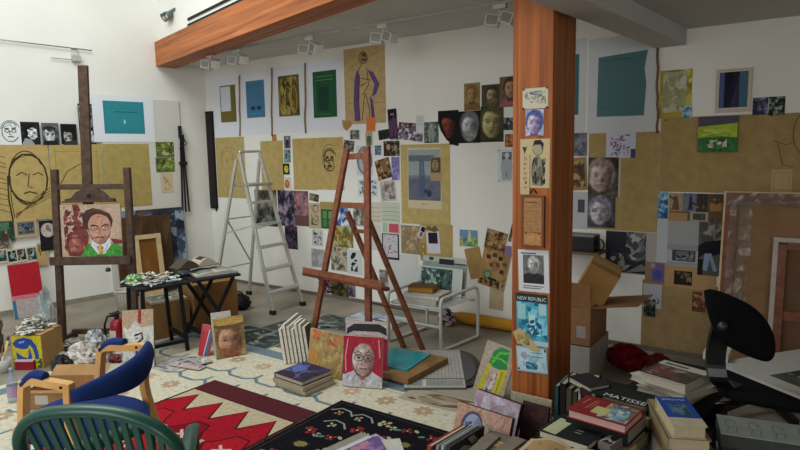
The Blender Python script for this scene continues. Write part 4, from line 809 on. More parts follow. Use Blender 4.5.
def floral(p):
    w, h = p.w, p.h; r = random.Random(5); X = lambda x: x/w; Y = lambda y: 1-y/h
    def flower(cx, cy, s, c, k=5):
        for i in range(k): a = 2*math.pi*i/k + r.random(); p.ell(X(cx+s*math.cos(a)), Y(cy+s*math.sin(a)), s*.62/h, s*.5/h, c, rot=math.degrees(a), n=8)
        p.ell(X(cx), Y(cy), s*.4/h, s*.4/h, '#b89c5c', n=8)
    p.line([(X(.03), 0), (X(.03), Y(.03)), (1, Y(.03))], .008/h, '#3a3436')
    cols = ['#a8a08c', '#8c9088', '#a08468', '#8a2c34', '#7c8a7c', '#b0a898']
    for j in range(12):
        for i in range(8):
            cx = .12+i*.155+(.07 if j % 2 else 0); cy = .12+j*.145
            if cx > w-.1 or cy > h-.1: continue
            t = r.choice([0, 1, 1, 2, 2, 3, 3]); c = r.choice(cols)
            if t == 0: p.ell(X(cx), Y(cy), .055/h, .03/h, '#8c8254', rot=20); [p.line([(X(cx-.05), Y(cy-.02+q*.02)), (X(cx+.05), Y(cy-.025+q*.02))], .006/h, '#4c4428') for q in range(3)]
            elif t == 1:
                flower(cx, cy, .03, c); flower(cx+.07, cy+.02, .018, r.choice(cols))
            elif t == 2:
                p.line([(X(cx-.08), Y(cy+.02)), (X(cx-.03), Y(cy-.03)), (X(cx+.04), Y(cy-.02)), (X(cx+.09), Y(cy+.03))], .012/h, '#8c9088'); flower(cx-.01, cy+.03, .02, c, 4)
            else:
                flower(cx, cy, .024, '#8a2c34', 4); p.ell(X(cx-.05), Y(cy+.02), .03/h, .012/h, '#4c7c6c', rot=30, n=8); p.ell(X(cx+.05), Y(cy-.02), .03/h, .012/h, '#a8a08c', rot=-30, n=8)
rugobj('floral_rug', 'black rug scattered with small flowers, overlapping the red kilim', -2.40, 1.0, -1.2, 2.72, .0078, .003, '#17161a', floral)
def darkrug(p):
    r = random.Random(8); p.rect(.03, .03, .97, .97, '#241416')
    for j in range(12):
        for i in range(12):
            x = .07+i*.08; y = .06+j*.08
            if (i+j) % 2: p.poly([(x, y), (x+.03, y+.015), (x, y+.03), (x-.03, y+.015)], r.choice(['#7c5c50', '#6a2c2c', '#8a7868', '#3c2c3c']))
            else: p.line([(x-.03, y), (x, y+.02), (x+.03, y)], .006, r.choice(['#8a7868', '#6a3c38']))
rugobj('patterned_rug', 'very dark red patterned rug under the black office chair', -.62, 1.9, 1.4, 3.6, 0, .009, '#180f10', darkrug)
# dark printed sheets lying on the concrete beyond the cream rug
def leafy(sd, bgc):
    def f(p):
        p.rect(.03, .03, .97, .97, bgc); p.speck(34, (.05, .05, .95, .95), .05, ['#7c8480', '#94988c', '#343a3a', '#5c6460', '#1e2426'], sd, 3)
        None
    return f
def lay(name, label, cat, c, w, h, rot, z, th, col, fn=None, mat='paper'):
    P = F(*c, z); m = rotz((P.x, P.y, z), rot) @ Matrix.Translation((-w/2, -h/2, 0)); return flat_m(name, label, cat, m, w, h, th, col, fn, None, mat)
lay('floor_print', 'dark leafy print lying on the floor left of the leaning white boards', 'print', (256, 337), .66, .42, 2, .001, .002, '#8a8c86', leafy(1, '#3a4040'))
lay('floor_print', 'dark leafy print lying on the concrete just behind the leaning white boards', 'print', (296, 327.5), .55, .42, -3, .001, .002, '#8a8a80', leafy(2, '#444a46'))
lay('floor_print', 'dark leafy print on the floor between the legs of the red easel', 'print', (340, 323), .6, .4, 4, .001, .002, '#7c7c74', leafy(3, '#4c504a'))
lay('floor_print', 'brown smudged print on the floor beside the grid cutting board', 'print', (440, 401), .5, .2, 3, .001, .002, '#a89c88', lambda p: p.speck(20, (.05, .1, .95, .9), .14, ['#6a5440', '#94846c', '#7c6850'], 4, 3, 5))
lay('floor_paper', 'long pale board on the floor under the grid cutting board', 'board', (450, 381), .62, .42, 0, .0035, .004, '#9c9484')
# ------------------------------------------------------------------ tall dark easel on the left
pe = Pl(F(63, 345), RT, 3)
E = empty('easel', 'tall dark wooden studio easel holding the portrait with the green jumper', 'easel', pe.m)
def eb(name, a, b, w, d, z=0, mat='dwood', par=None, pl=None, bevel=.003):
    pl = pl or pe; p = pl.p3(*a, z); q = pl.p3(*b, z); return MB().bar(p, q, w, d).build(name, mat, par, bevel=bevel)
uL = pe.uv(63, 345)[0]; uR = pe.uv(139, 345)[0]
v0 = 0
def easelL():
    l0 = pe.p3(54.5, 170); r0 = pe.p3(127, 168)
    for nm, t, xb in (('side_post', l0, pe.p3(63, 345).x), ('side_post', r0, pe.p3(136.5, 345).x)):
        MB().bar(t, (xb, 0, 0), .052, .045).build(nm, 'dwood', E, bevel=.003)
    tL = pe.p3(54, 187.5); tR = pe.p3(128, 187)
    MB().bar(tL, tR, .045, .03, side=(0, 1, 0)).build('cross_bar', 'dwood', E, bevel=.003)
    MB().bar(pe.p3(83, 66, -.03), pe.p3(90.5, 262, -.03), .078, .03).build('mast', 'dwood', E, bevel=.003)
    s0 = pe.p3(52, 262, .03); s1 = pe.p3(132, 260, .03)
    MB().box((s0.x, s0.y-.03, -.02), (s1.x, s0.y+.025, .07)).box((s0.x, s0.y+.02, .055), (s1.x, s0.y+.04, .07)).build('canvas_tray', 'dwood', E, bevel=.004)
    k = MB().lathe([(.012, 0), (.02, .01), (.02, .03), (.01, .035)], n=12, X=Matrix.Translation(pe.p3(108, 268, .05)) @ Matrix.Rotation(R(90), 4, 'X')); k.build('tray_knob', 'dwood', E)
    c = pe.p3(90, 203, .02); pts = [(-.2, -.0), (.2, -.0), (.2, .02), (.15, .03), (.11, .075), (.06, .1), (.0, .11), (-.06, .1), (-.11, .075), (-.15, .03), (-.2, .02)]
    m = MB().prism(pts, -.02, .025, X=Matrix.Translation((c.x, c.y+.01, .01))); m.box((c.x-.21, c.y+.002, -.0), (c.x+.21, c.y+.016, .06)); cl = m.build('canvas_clamp', 'dwood', E, bevel=.004)
    MB().lathe([(.014, 0), (.014, .012), (.007, .016)], '#3a302a', 12, X=Matrix.Translation((c.x, c.y+.06, .036))).build('clamp_bolt', 'metal', cl)
    for xb in (pe.p3(63, 345).x, pe.p3(136.5, 345).x):
        MB().bar((xb, .035, .13), (xb, .035, -.2), .05, .06, side=(1, 0, 0)).build('foot', 'dwood', E, bevel=.004)
    MB().bar((pe.p3(63, 345).x, .07, -.16), (pe.p3(136.5, 345).x, .07, -.16), .04, .04, side=(0, 1, 0)).build('floor_bar', 'dwood', E)
    return s0
s0 = easelL()
def portrait_green(p):
    p.rect(0, 0, 1, 1, '#b39a85'); p.speck(30, (0, 0, 1, 1), .05, ['#b8a08c', '#ae947e'], 2)
    p.poly([(.2, 1), (.3, 1), (.34, .9), (.28, .74), (.4, .6), (.46, .42), (.42, .12), (.3, .03), (.12, .04), (.04, .2), (.1, .42), (.2, .5), (.24, .7)], '#743430')
    p.speck(50, (.05, .04, .45, .96), .035, ['#8c4842', '#5c2628', '#a06458', '#7c3a36', '#54242a'], 4); p.ell(.24, .25, .13, .15, '#8c4a40'); p.speck(14, (.14, .12, .36, .36), .03, ['#b07060', '#743430', '#a05a4c'], 7); p.arc(.24, .22, .16, .17, 0, 360, .01, '#3c1c1e')
    p.poly([(.82, .36), (1, .33), (1, .26), (.86, .24)], '#7c2c2c')
    p.poly([(.3, 0), (.36, .12), (.44, .27), (.52, .26), (.62, .08), (.74, .3), (.84, .26), (.96, .24), (1, .2), (1, 0)], '#3c8c34'); p.speck(20, (.38, .0, .98, .16), .03, ['#4ca040', '#34782c'], 5)
    p.poly([(.5, .32), (.48, .24), (.6, .06), (.72, .08), (.82, .24), (.8, .38)], '#cccad0'); p.line([(.7, .1), (.78, .26)], .015, '#8c94b8')
    p.poly([(.58, .2), (.64, .24), (.69, .2), (.68, .08), (.62, .06)], '#a8844c'); p.speck(5, (.59, .08, .68, .22), .02, ['#6c4434', '#c4a058'], 8)
    h = '#40281f'; d = '#2a1a16'
    p.poly([(.37, .62), (.36, .76), (.42, .88), (.54, .93), (.68, .9), (.82, .82), (.87, .7), (.84, .58), (.8, .52), (.5, .5), (.42, .54)], h)
    p.poly([(.455, .56), (.45, .7), (.5, .8), (.66, .82), (.78, .76), (.825, .64), (.82, .5), (.79, .38), (.72, .28), (.64, .25), (.55, .3), (.48, .42)], '#b88872')
    p.speck(44, (.48, .32, .8, .78), .02, ['#c89c86', '#a87460', '#d0ac98', '#98654e', '#b88872'], 6)
    p.poly([(.6, .26), (.66, .4), (.8, .42), (.78, .36), (.72, .28)], '#9c6c58')
    p.poly([(.44, .6), (.44, .78), (.5, .86), (.66, .88), (.8, .8), (.85, .64), (.82, .7), (.74, .8), (.6, .82), (.52, .78), (.47, .7)], h)
    p.line([(.46, .84), (.6, .9), (.76, .84)], .012, '#6c4838')
    p.line([(.5, .6), (.56, .61), (.62, .585)], .02, d); p.line([(.67, .585), (.74, .62), (.8, .6)], .02, d)
    for cx in (.56, .735): p.ell(cx, .56, .03, .013, '#c4b0a4', n=8); p.ell(cx, .56, .013, .014, d, n=6); p.arc(cx, .555, .065, .04, 0, 360, .007, d)
    p.line([(.65, .57), (.63, .46), (.675, .44)], .012, '#7a4636'); p.line([(.56, .375), (.64, .39), (.71, .37)], .018, '#5a2c28'); p.line([(.455, .56), (.48, .42), (.55, .3), (.64, .25), (.72, .28), (.79, .38), (.82, .5)], .009, d); p.line([(.4, .08), (.44, .24)], .008, '#1f4c1c')
pz = .035
tl = pe.uv(62, 203); br = pe.uv(122, 203)
panel('portrait_painting', 'painted portrait of a man in glasses and a green jumper on the tall easel', 'painting', pe, (62.5, 204.5, 122, 257), '#b89c88', portrait_green, 0, .016, z=pz, down=s0.y+.032)
# ------------------------------------------------------------------ reddish A-frame easel
pr = floor_pl((310, 352), (368, 371), 9)
E2 = empty('easel', 'reddish brown A-frame easel standing empty in the middle of the room', 'easel', pr.m)
def easelR():
    tl = pr.p3(347, 149); a = pr.p3(310, 352); a.y = 0; tr = pr.p3(367, 147); b = pr.p3(369, 371); b.y = 0
    MB().bar(tl, a, .05, .028).build('front_leg', 'rwood', E2, bevel=.003); MB().bar(tr, b, .055, .028).build('front_leg', 'rwood', E2, bevel=.003)
    MB().bar(pr.p3(345.5, 157.5, -.02), pr.p3(368, 156, -.02), .042, .02, side=(0, 1, 0)).build('top_rail', 'rwood', E2)
    MB().bar(pr.p3(337, 205.5, -.02), pr.p3(369, 206.5, -.02), .042, .02, side=(0, 1, 0)).build('middle_rail', 'rwood', E2)
    t0 = pr.p3(308, 270.5, .045); t1 = pr.p3(387, 289, .045); y = (t0.y+t1.y)/2; print('tray', t0, t1, tl, tr)
    MB().box((t0.x, y-.03, .014), (t1.x, y-.005, .1)).box((t0.x, y-.03, .088), (t1.x, y+.035, .1)).build('canvas_tray', 'rwood', E2, bevel=.003)
    im = pr.m.inverted()
    for top, foot in (((347, 212), (404, 348)), ((365, 212), (423.5, 352))):
        p = pr.p3(*top, -.04); q = im @ F(*foot); MB().bar(p, q, .042, .026, side=(1, 0, 0)).build('rear_leg', 'rwood', E2, bevel=.003)
    p0 = im @ F(404, 348); q0 = im @ F(423.5, 352); a0 = pr.p3(347, 212, -.04); b0_ = pr.p3(365, 212, -.04)
    for f in (.14,): MB().bar(a0.lerp(p0, f), b0_.lerp(q0, f), .03, .02, side=(0, 1, 0)).build('rear_rail', 'rwood', E2)
    MB().tube([b.lerp(tr, .3), q0.lerp(b0_, .3)], .003, '#2a2422', 6).build('chain', 'metal', E2)
easelR()
# ------------------------------------------------------------------ aluminium step ladder
lm = frame((-4.315, 4.13, 0), (0, 1, 0), (-1, 0, 0))
LD = empty('step_ladder', 'folding aluminium step ladder with five treads and a top platform by the back wall', 'ladder', lm)
def ladder():
    H = 1.56; run = .46; al = '#c8c8c4'
    fr = lambda s, t: Vector((s*(.205 - .075*t), run*t, H*t))
    rr = lambda s, t: Vector((s*(.24-.09*t), .86-(.86-run-.03)*t, (H-.06)*t))
    for s in (-1, 1):
        m = MB().bar(fr(s, 0.02), fr(s, 1), .018, .036, al, (1, 0, 0)); m.build('front_rail', 'metal', LD)
        MB().bar(rr(s, 0.02), rr(s, 1), .02, .03, al, (1, 0, 0)).build('rear_rail', 'metal', LD)
        for g in (fr(s, 0), rr(s, 0)): MB().box((g.x-.018, g.y-.03, 0), (g.x+.018, g.y+.03, .04), '#1c1c1c').build('rubber_foot', 'matte', LD)
    for i, t in enumerate((.13, .27, .41, .55, .69)):
        a = fr(-1, t); b = fr(1, t); MB().box((a.x, a.y-.035, a.z-.012), (b.x, a.y+.045, a.z+.008), '#c4c4c0').build('tread', 'metal', LD, bevel=.003)
    a = fr(-1, .8); MB().box((a.x-.01, a.y-.06, a.z-.012), (-a.x+.01, a.y+.2, a.z+.012), '#a8a49c').build('platform', 'metal', LD, bevel=.004)
    MB().tube([fr(-1, 1), fr(-1, 1)+Vector((.0, .0, .02)), fr(1, 1)+Vector((0, 0, .02)), fr(1, 1)], .014, al, 8).build('hand_rail', 'metal', LD)
    for t in (.25, .6): MB().bar(rr(-1, t), rr(1, t), .012, .025, al, (0, 0, 1)).build('rear_brace', 'metal', LD)
    MB().bar(rr(-1, .6), rr(1, .25), .012, .012, al, (0, 0, 1)).build('rear_brace', 'metal', LD)
    for s in (-1, 1): MB().bar(fr(s, .55), rr(s, .5), .008, .015, al, (1, 0, 0)).build('spreader', 'metal', LD)
ladder()
for q in ((-.13, .42, 1.56), (.13, .42, 1.56), (-.205, 0, 0), (.205, 0, 0), (.24, .86, 0), (-.24, .86, 0)): print('ladder', [round(v) for v in proj(lm @ Vector(q))])
# ------------------------------------------------------------------ black folding tray tables
ZT = .565
TA = F(136, 290, ZT); TB = F(241, 274, ZT); print('table', TA, TB, (TB-TA).length)
TX = (TB-TA).normalized(); TL = (TB-TA).length
def tray(label, x0, x1, straight=False):
    m = frame(TA + TX*x0 - UP*ZT, TX, UP.cross(TX)); w = x1-x0; dp = .42
    t = empty('tray_table', label, 'table', m)
    MB().box((0, 0, ZT-.02), (w, dp, ZT), '#17171a').build('table_top', 'matte', t, bevel=.004)
    for y in (.03, dp-.03):
        for a, b in ((((.05, ZT-.02), (.03, .0045)), ((w-.07, ZT-.02), (w-.04, .0045))) if straight else (((.06, ZT-.02), (w-.04, .0045)), ((w-.06, ZT-.02), (.04, .0045)))):
            o = .012 if a[0] < b[0] else -.012
            MB().bar((a[0], y+o, a[1]), (b[0], y+o, b[1]), .028, .018, '#141416', (1, 0, 0)).build('leg', 'matte', t)
    if straight: MB().box((.04, .02, .08), (w-.045, .04, .105), '#141416').build('low_rail', 'matte', t)
    for x in (.06, w-.06): MB().box((x-.012, .045, .11), (x+.012, dp-.045, .135), '#141416').build('side_bar', 'matte', t)
    return t
tray('black folding tray table covered with paint tubes, left one', 0, TL*.5-.008, True)
tray('black folding tray table with an open book and papers, right one', TL*.5+.008, TL)
tm = frame(TA, TX, UP.cross(TX))        # table-top frame, z=0 on the top
def tt(u, v, rot=0): return tm @ Matrix.Translation((u, v, 0)) @ Matrix.Rotation(R(rot), 4, 'Z')
# paint tubes
def tube_proto(c, cap, n):
    m = MB(); L_ = .085; r = .016
    vs = []; fs = []
    secs = [(0, .019, .0015), (.02, .0175, .006), (.05, r, .011), (L_*.9, r, .012), (L_, .008, .008)]
    for x, ry, rz in secs:
        for k in range(8): a = 2*math.pi*k/8; vs.append((x, ry*math.cos(a), .0125+rz*math.sin(a)))
    for i in range(len(secs)-1):
        for k in range(8): fs.append((i*8+k, i*8+(k+1) % 8, (i+1)*8+(k+1) % 8, (i+1)*8+k))
    fs += [tuple(range(7, -1, -1)), tuple(range(32, 40))]
    m.add(vs, fs, '#c4c4be', True)
    for k in (3,): pass
    for f in range(len(m.f)-1-8*4-1, len(m.f)): pass
    for i in range(8, 24): m.c[i] = S(c)
    o = m.build('paint_tube', 'paint'); cp = MB().lathe([(.009, 0), (.009, .016), (.007, .018)], cap, 8, X=Matrix.Translation((L_-.001, 0, .0125)) @ Matrix.Rotation(R(90), 4, 'Y')).build('cap', 'gloss', o)
    return o
tcol = ['#c8c4b8', '#d8d4c8', '#8a946c', '#b8b4a8', '#c4b48c', '#8c94a4', '#b09084', '#dcdcd4', '#4c4c50', '#b8c0c4', '#cfc8b4', '#9c9c98']
protos = [tube_proto(c, random.Random(i).choice(['#e0dccc', '#1c1c1e', '#d8d4c8', '#e8e4d8']), i) for i, c in enumerate(tcol)]
used = set()
def put_tube(i, m, label, group):
    k = i % len(protos)
    o = protos[k] if k not in used else copy_tree(protos[k]); used.add(k)
    o.matrix_world = m @ Matrix.Scale(.72, 4); tag(o, label, 'paint tube', group); return o
rr = random.Random(3)
for i in range(70):
    u = rr.uniform(.02, TL*.5-.07); v = rr.uniform(.03, .36); z = .0005+rr.choice([0, 0, .024, .048])*(1 if .1 < u < .36 else .4)
    m = tt(u, v) @ Matrix.Translation((0, 0, z)) @ Matrix.Rotation(R(rr.uniform(0, 360)), 4, 'Z') @ Matrix.Rotation(R(rr.uniform(-12, 12) if z > .01 else 0), 4, 'Y')
    put_tube(i, m, 'half squeezed paint tube heaped on the left black tray table', 'paint tubes heaped on the tray table')
def crumple(name, label, cat, loc, r, col, seed, mat='fabric', rot=0, cols=None, amp=.32, n=18, mm=11):
    rnd = random.Random(seed); b = MB().ball((0, 0, 0), r, col, n, mm, rnd=rnd, amp=amp)
    if cols:
        for i in range(len(b.c)): b.c[i] = S(rnd.choice(cols))
    zmin = min(v.z for v in b.v); b.v = [Vector((v.x, v.y, max(v.z-zmin*.75, 0))) for v in b.v]
    o = b.build(name, mat, mw=rotz(loc, rot)); return tag(o, label, cat)
crumple('cloth', 'green smeared rag at the left end of the paint tubes', 'rag', tt(.04, .2).translation, (.05, .05, .04), '#5c9a3c', 4, cols=['#5c9a3c', '#8ab46c', '#c0c8b8'])
# open books on the right tray table
def open_book(name, label, m, w, h, th, cl, cr, cov='#2a2a2c', curl=.02, mat='paper', fl=None, fr=None):
    root = empty(name, label, 'book', m); n = 8
    for s, nm, c, fn in ((-1, 'left_pages', cl, fl), (1, 'right_pages', cr, fr)):
        b = MB(); pr_ = [(s*w/2*i/n, th*(1-.35*(i/n)) + curl*math.sin(math.pi*min(1, i/n*1.1))*(1 if i else 0)) for i in range(n+1)]
        vs = []; fs = []
        for x, z in pr_: vs += [(x, 0, z), (x, h, z), (x, 0, .004), (x, h, .004)]
        for i in range(n):
            a = i*4; e = a+4; fs += [(a, e, e+1, a+1), (a+2, a+3, e+3, e+2), (a, a+2, e+2, e), (a+1, e+1, e+3, a+3)]
        fs += [(n*4, n*4+2, n*4+3, n*4+1)]
        b.add(vs, fs, c)
        if fn: fn(b, s, w, h, lambda x: th*(1-.35*x) + curl*math.sin(math.pi*min(1, x*1.1)))
        b.build(nm, mat, root)
    MB().box((-w/2-.004, -.004, 0), (w/2+.004, h+.004, .0038), cov).build('cover', 'matte', root)
    return root
def pagepic(x0, y0, x1, y1, c, cols=None, n=10, seed=1):
    def f(b, s, w, h, zf):
        r = random.Random(seed); k = 6
        for i in range(k):
            a = x0+(x1-x0)*i/k; e = x0+(x1-x0)*(i+1)/k
            vs = [(s*w/2*a, y0*h, zf(a)+.0012), (s*w/2*e, y0*h, zf(e)+.0012), (s*w/2*e, y1*h, zf(e)+.0012), (s*w/2*a, y1*h, zf(a)+.0012)]
            b.add(vs, [(0, 1, 2, 3) if s > 0 else (3, 2, 1, 0)], c)
        if cols:
            for i in range(n):
                a = r.uniform(x0, x1-.08); q = a+r.uniform(.04, .09); y = r.uniform(y0, y1-.1); yy = y+r.uniform(.04, .1)
                b.add([(s*w/2*a, y*h, zf(a)+.0018), (s*w/2*q, y*h, zf(q)+.0018), (s*w/2*q, yy*h, zf(q)+.0018), (s*w/2*a, yy*h, zf(a)+.0018)], [(0, 1, 2, 3) if s > 0 else (3, 2, 1, 0)], r.choice(cols))
    return f
open_book('open_book', 'large open art book with dark pictures on the right black tray table', tt(.66, .06, -4) @ Matrix.Translation((0, 0, .0045)), .34, .24, .03, '#c8c0b0', '#b8b4a8', '#4c4840', .01, fl=pagepic(.1, .1, .9, .9, '#7c8078', ['#5c6460', '#94988c', '#3c4444']), fr=pagepic(.1, .2, .9, .9, '#8a8c80', ['#5c6460', '#a8a898']))
o = open_book('open_book', 'open dark covered book draped on top of the other book, right tray table', tt(.56, .2, 6) @ Matrix.Translation((0, 0, .066)), .36, .16, .02, '#4c4238', '#b4a894', '#2c2420', .05, fr=pagepic(.2, .2, .7, .85, '#3c342c'))
crumple('plastic_bag', 'pale bluish crumpled bag beside the open books on the tray table', 'bag', tt(.475, .3).translation+UP*.004, (.04, .05, .04), '#a8b0b4', 9, amp=.2)
flat_m('paper', 'tan paper sheet under the open books on the right tray table', 'paper', tt(.46, .02) @ Matrix.Translation((0, 0, .0008)), .2, .3, .003, '#b8a078', None, mat='kraft')
# ------------------------------------------------------------------ boxes, paintings and clutter on the left
def carton(name, label, cat, m, w, d, h, col='#a07a50', open_=False, flaps=(), fn=None, mat='kraft', cols=None, group=None, t=.004):
    """Box with the origin at its front-left foot; front faces -y."""
    r = empty(name, label, cat, m, group)
    b = MB(); 
    b.box((0, 0, 0), (w, t, h), col).box((0, d-t, 0), (w, d, h), col).box((0, t, 0), (t, d-t, h), col).box((w-t, t, 0), (w, d-t, h), col).box((t, t, 0), (w-t, d-t, t), col)
    if not open_:
        b.box((0, 0, h-t), (w, d, h), col); b.box((0, d/2-.002, h), (w, d/2+.002, h+.0006), '#5c4630'); b.box((w*.0, d/2-.025, h+.0001), (w, d/2+.025, h+.0005), '#b89468')
    b.build('body', mat, r)
    for (side, ln, ang) in flaps:
        a = R(ang); f = MB()
        if side == 'front': X = Matrix.Translation((0, 0, h)) @ Matrix.Rotation(-a, 4, 'X'); f.box((0, -ln, -t), (w, 0, 0), col)
        if side == 'back': X = Matrix.Translation((0, d, h)) @ Matrix.Rotation(a, 4, 'X'); f.box((0, 0, -t), (w, ln, 0), col)
        if side == 'left': X = Matrix.Translation((0, 0, h)) @ Matrix.Rotation(a, 4, 'Y'); f.box((-ln, 0, -t), (0, d, 0), col)
        if side == 'right': X = Matrix.Translation((w, 0, h)) @ Matrix.Rotation(-a, 4, 'Y'); f.box((0, 0, -t), (ln, d, 0), col)
        f.v = [X @ v for v in f.v]; f.build('flap', mat, r)
    if fn: fn(r, w, d, h)
    return r
def floor_m(px, X=(1, 0, 0), z=0.0):
    P = F(*px, z); X = Vector(X); return frame(P, X, UP.cross(X))
# red, pink and teal canvas leaning on the left wall
def redc(p):
    p.rect(0, .42, 1, 1, '#a80f22'); p.rect(0, .34, .86, .42, '#c4707c'); p.rect(0, 0, .82, .34, '#a89c98'); p.rect(.8, 0, 1, .4, '#2c84a0'); p.rect(0, 0, .1, .34, '#2c6c88')
A_ = L(19, 326, .25); A_.z = 0; B_ = L(50, 320, .25); B_.z = 0
panel('painting', 'bright red canvas with pink and teal lower part leaning on the left wall', 'painting', Pl(A_, B_-A_, 12), (11, 263, 43, 324), '#a80f22', redc, 0, .02, down=.0)
# yellow and blue decorated box full of paint tubes
bm = floor_m((14, 369), FWH.cross(UP)*1.0 if False else RT)
def ybox(r, w, d, h):
    a = Art(w*.96, h*.96, '#c8b81c', .002)
    b = '#27489c'
    a.poly([(.02, .78), (.15, .9), (.42, .96), (.68, .9), (.84, .7), (.9, .4), (.88, .16), (.74, .14), (.76, .4), (.7, .62), (.6, .72), (.52, .6), (.3, .6), (.1, .66)], b)
    a.poly([(.12, .52), (.28, .4), (.5, .3), (.52, .52), (.6, .6), (.66, .4), (.66, .16), (.14, .16)], b); a.poly([(.22, .82), (.45, .86), (.42, .8), (.25, .77)], '#8ca4c8')
    a.line([(.5, .62), (.56, .5), (.52, .36)], .02, '#c8b81c'); a.line([(.86, .3), (.95, .1)], .06, '#1c3a30'); a.speck(12, (.7, 0, 1, .3), .05, ['#1c3c34', '#3c5c2c', '#c8b81c'], 3)
    o = a.build('painted_front', 'paint', r); o.matrix_parent_inverse = Matrix(); o.matrix_local = Matrix.Translation((w*.02, -.0005, h*.02)) @ Matrix.Rotation(R(90), 4, 'X'); o['label'] = 'yellow front painted with thick blue shapes'
    MB().box((.03, -.03, .0), (w*.75, -.003, .07), '#8c1424').box((.03, -.034, .064), (w*.75, -.002, .074), '#c8a8ac').build('red_tray', 'matte', r)
BW = (F(48, 366)-F(14, 369)).dot(RT)
yb = carton('cardboard_box', 'cardboard box with a yellow front painted blue, brimming with paint tubes', 'box', bm, BW, .27, .255, '#b08a58', False, fn=ybox)
for i in range(60):
    u = rr.uniform(-.0, BW-.07); v = rr.uniform(.02, .22); z = .262+rr.choice([0, .02, .045, .07])*(1 if .04 < u < BW-.1 and .04 < v < .2 else .2)
    m = bm @ Matrix.Translation((u, v, z)) @ Matrix.Rotation(R(rr.uniform(0, 360)), 4, 'Z') @ Matrix.Rotation(R(rr.uniform(-18, 18) if z > .27 else 0), 4, 'Y')
    put_tube(i+5, m, 'crushed paint tube piled on top of the yellow painted box', 'paint tubes piled on the yellow box')
M['film'] = attr_mat('cloudy_plastic_film', .18, .15, 30, .3, spec=.6); M['film'].node_tree.nodes['Principled BSDF'].inputs['Alpha'].default_value = .55
o = crumple('plastic_bag', 'clear crumpled plastic bag behind the heap on the yellow painted box', 'bag', (bm @ Matrix.Translation((BW*.25, .36, 0))).translation, (.1, .05, .26), '#a8acac', 12, 'film', amp=.22, n=22, mm=14)
# pots at the far left edge
def pot(label, px, r0, h, col, nb, seed, z=0, name='brush_pot'):
    P = F(*px, z); t = empty(name, label, 'pot', rotz(P, 0)); MB().lathe([(r0*.85, 0), (r0, h), (r0*.93, h), (r0*.8, .006)], col, 18, cap=True).build('pot', 'gloss', t)
    q = random.Random(seed)
    for i in range(nb):
        a = q.uniform(0, 6.28); k = q.uniform(.1, .5)*r0; top = Vector((math.cos(a)*r0*.9, math.sin(a)*r0*.9, h+q.uniform(.06, .13))); bo = Vector((math.cos(a+2)*k, math.sin(a+2)*k, .012))
        b = MB().tube([bo, top], .0035, q.choice(['#c89c4c', '#8a5c30', '#3a2c24', '#c8b07c'])); hd_ = MB().tube([top, top+(top-bo).normalized()*.03], [.005, .002], '#4c3a2c'); o = b.build('brush', 'matte', t); hd_.build('bristles', 'matte', o)
pot('white pot of brushes at the left edge beside the yellow painted box', (3, 372), .06, .1, '#b8b8b4', 10, 3)
pot('dark tall pot of brushes at the left edge behind the white pot', (-2, 352), .05, .14, '#3a3634', 8, 4)
# painting studies behind the tray table, leaning on the left wall
def wallpl(px0, px1, off, lean): a = L(*px0, off); a.z = 0; b = L(*px1, off); b.z = 0; return Pl(a, b-a, lean)
p1 = wallpl((95, 300), (190, 285), .10, 2.5)
panel('painting', 'large blue and black canvas at the back of the stack by the left corner', 'painting', p1, (121, 209, 187, 290), '#3c4450', lambda p: (p.speck(60, (0, 0, 1, 1), .06, ['#1c2028', '#5c7088', '#8494a4', '#2c3644', '#6c4c3c'], 4), p.rect(.86, 0, 1, .96, '#6c7c94'), p.speck(20, (.86, .0, 1, .96), .045, ['#1c2430', '#98a4b4', '#3c4c64'], 5)), 0, .02, down=0)
p2 = wallpl((95, 302), (190, 288), .19, 3.5)
panel('wooden_board', 'dark brown board behind the small framed wooden panel', 'board', p2, (118, 216, 173, 292), '#4c3420', lambda p: p.speck(16, (0, 0, 1, 1), .08, ['#54391f', '#452e1c', '#5a4228'], 3, 6, 85), 0, .025, down=0, edge='#3a2818')
p3 = wallpl((95, 306), (190, 292), .30, 7)
def frm(name, label, pl, box, fw, cf, ci, th=.03, mat='pine', inner=None, down=0, roll=0):
    x0, y0, x1, y1 = box; xm = (x0+x1)/2; ym = (y0+y1)/2; c = pl.p3(xm, ym); w = pl.uv(x1, ym)[0]-pl.uv(x0, ym)[0]; h = pl.uv(xm, y0)[1]-pl.uv(xm, y1)[1]; top = c.y+h/2
    if down is not None: h = top-down; c.y = (top+down)/2
    t = empty(name, label, 'panel', pl.m @ Matrix.Translation(c) @ Matrix.Rotation(R(-roll), 4, 'Z') @ Matrix.Translation((-w/2, -h/2, 0)))
    for (a, b) in (((0, h-fw), (w, h)), ((0, 0), (w, fw)), ((0, fw), (fw, h-fw)), ((w-fw, fw), (w, h-fw))): MB().box((a[0], a[1], 0), (b[0], b[1], th), cf).build('frame_rail', mat, t, bevel=.002)
    MB().box((fw*.8, fw*.8, .002), (w-fw*.8, h-fw*.8, .008), ci).build('inset', inner or 'kraft', t)
    return t
M['owood'] = ramp_mat('orange_wood', (110, 70, 26), (146, 98, 42), (9, 2, 9), .5)
p3b = wallpl((95, 306), (190, 292), .36, 8)
frm('niche_panel', 'pale wooden frame around an amber wooden panel behind the tray table', p3, (136, 234, 163, 292), .05, '#c8a070', '#7c5424', inner='owood')
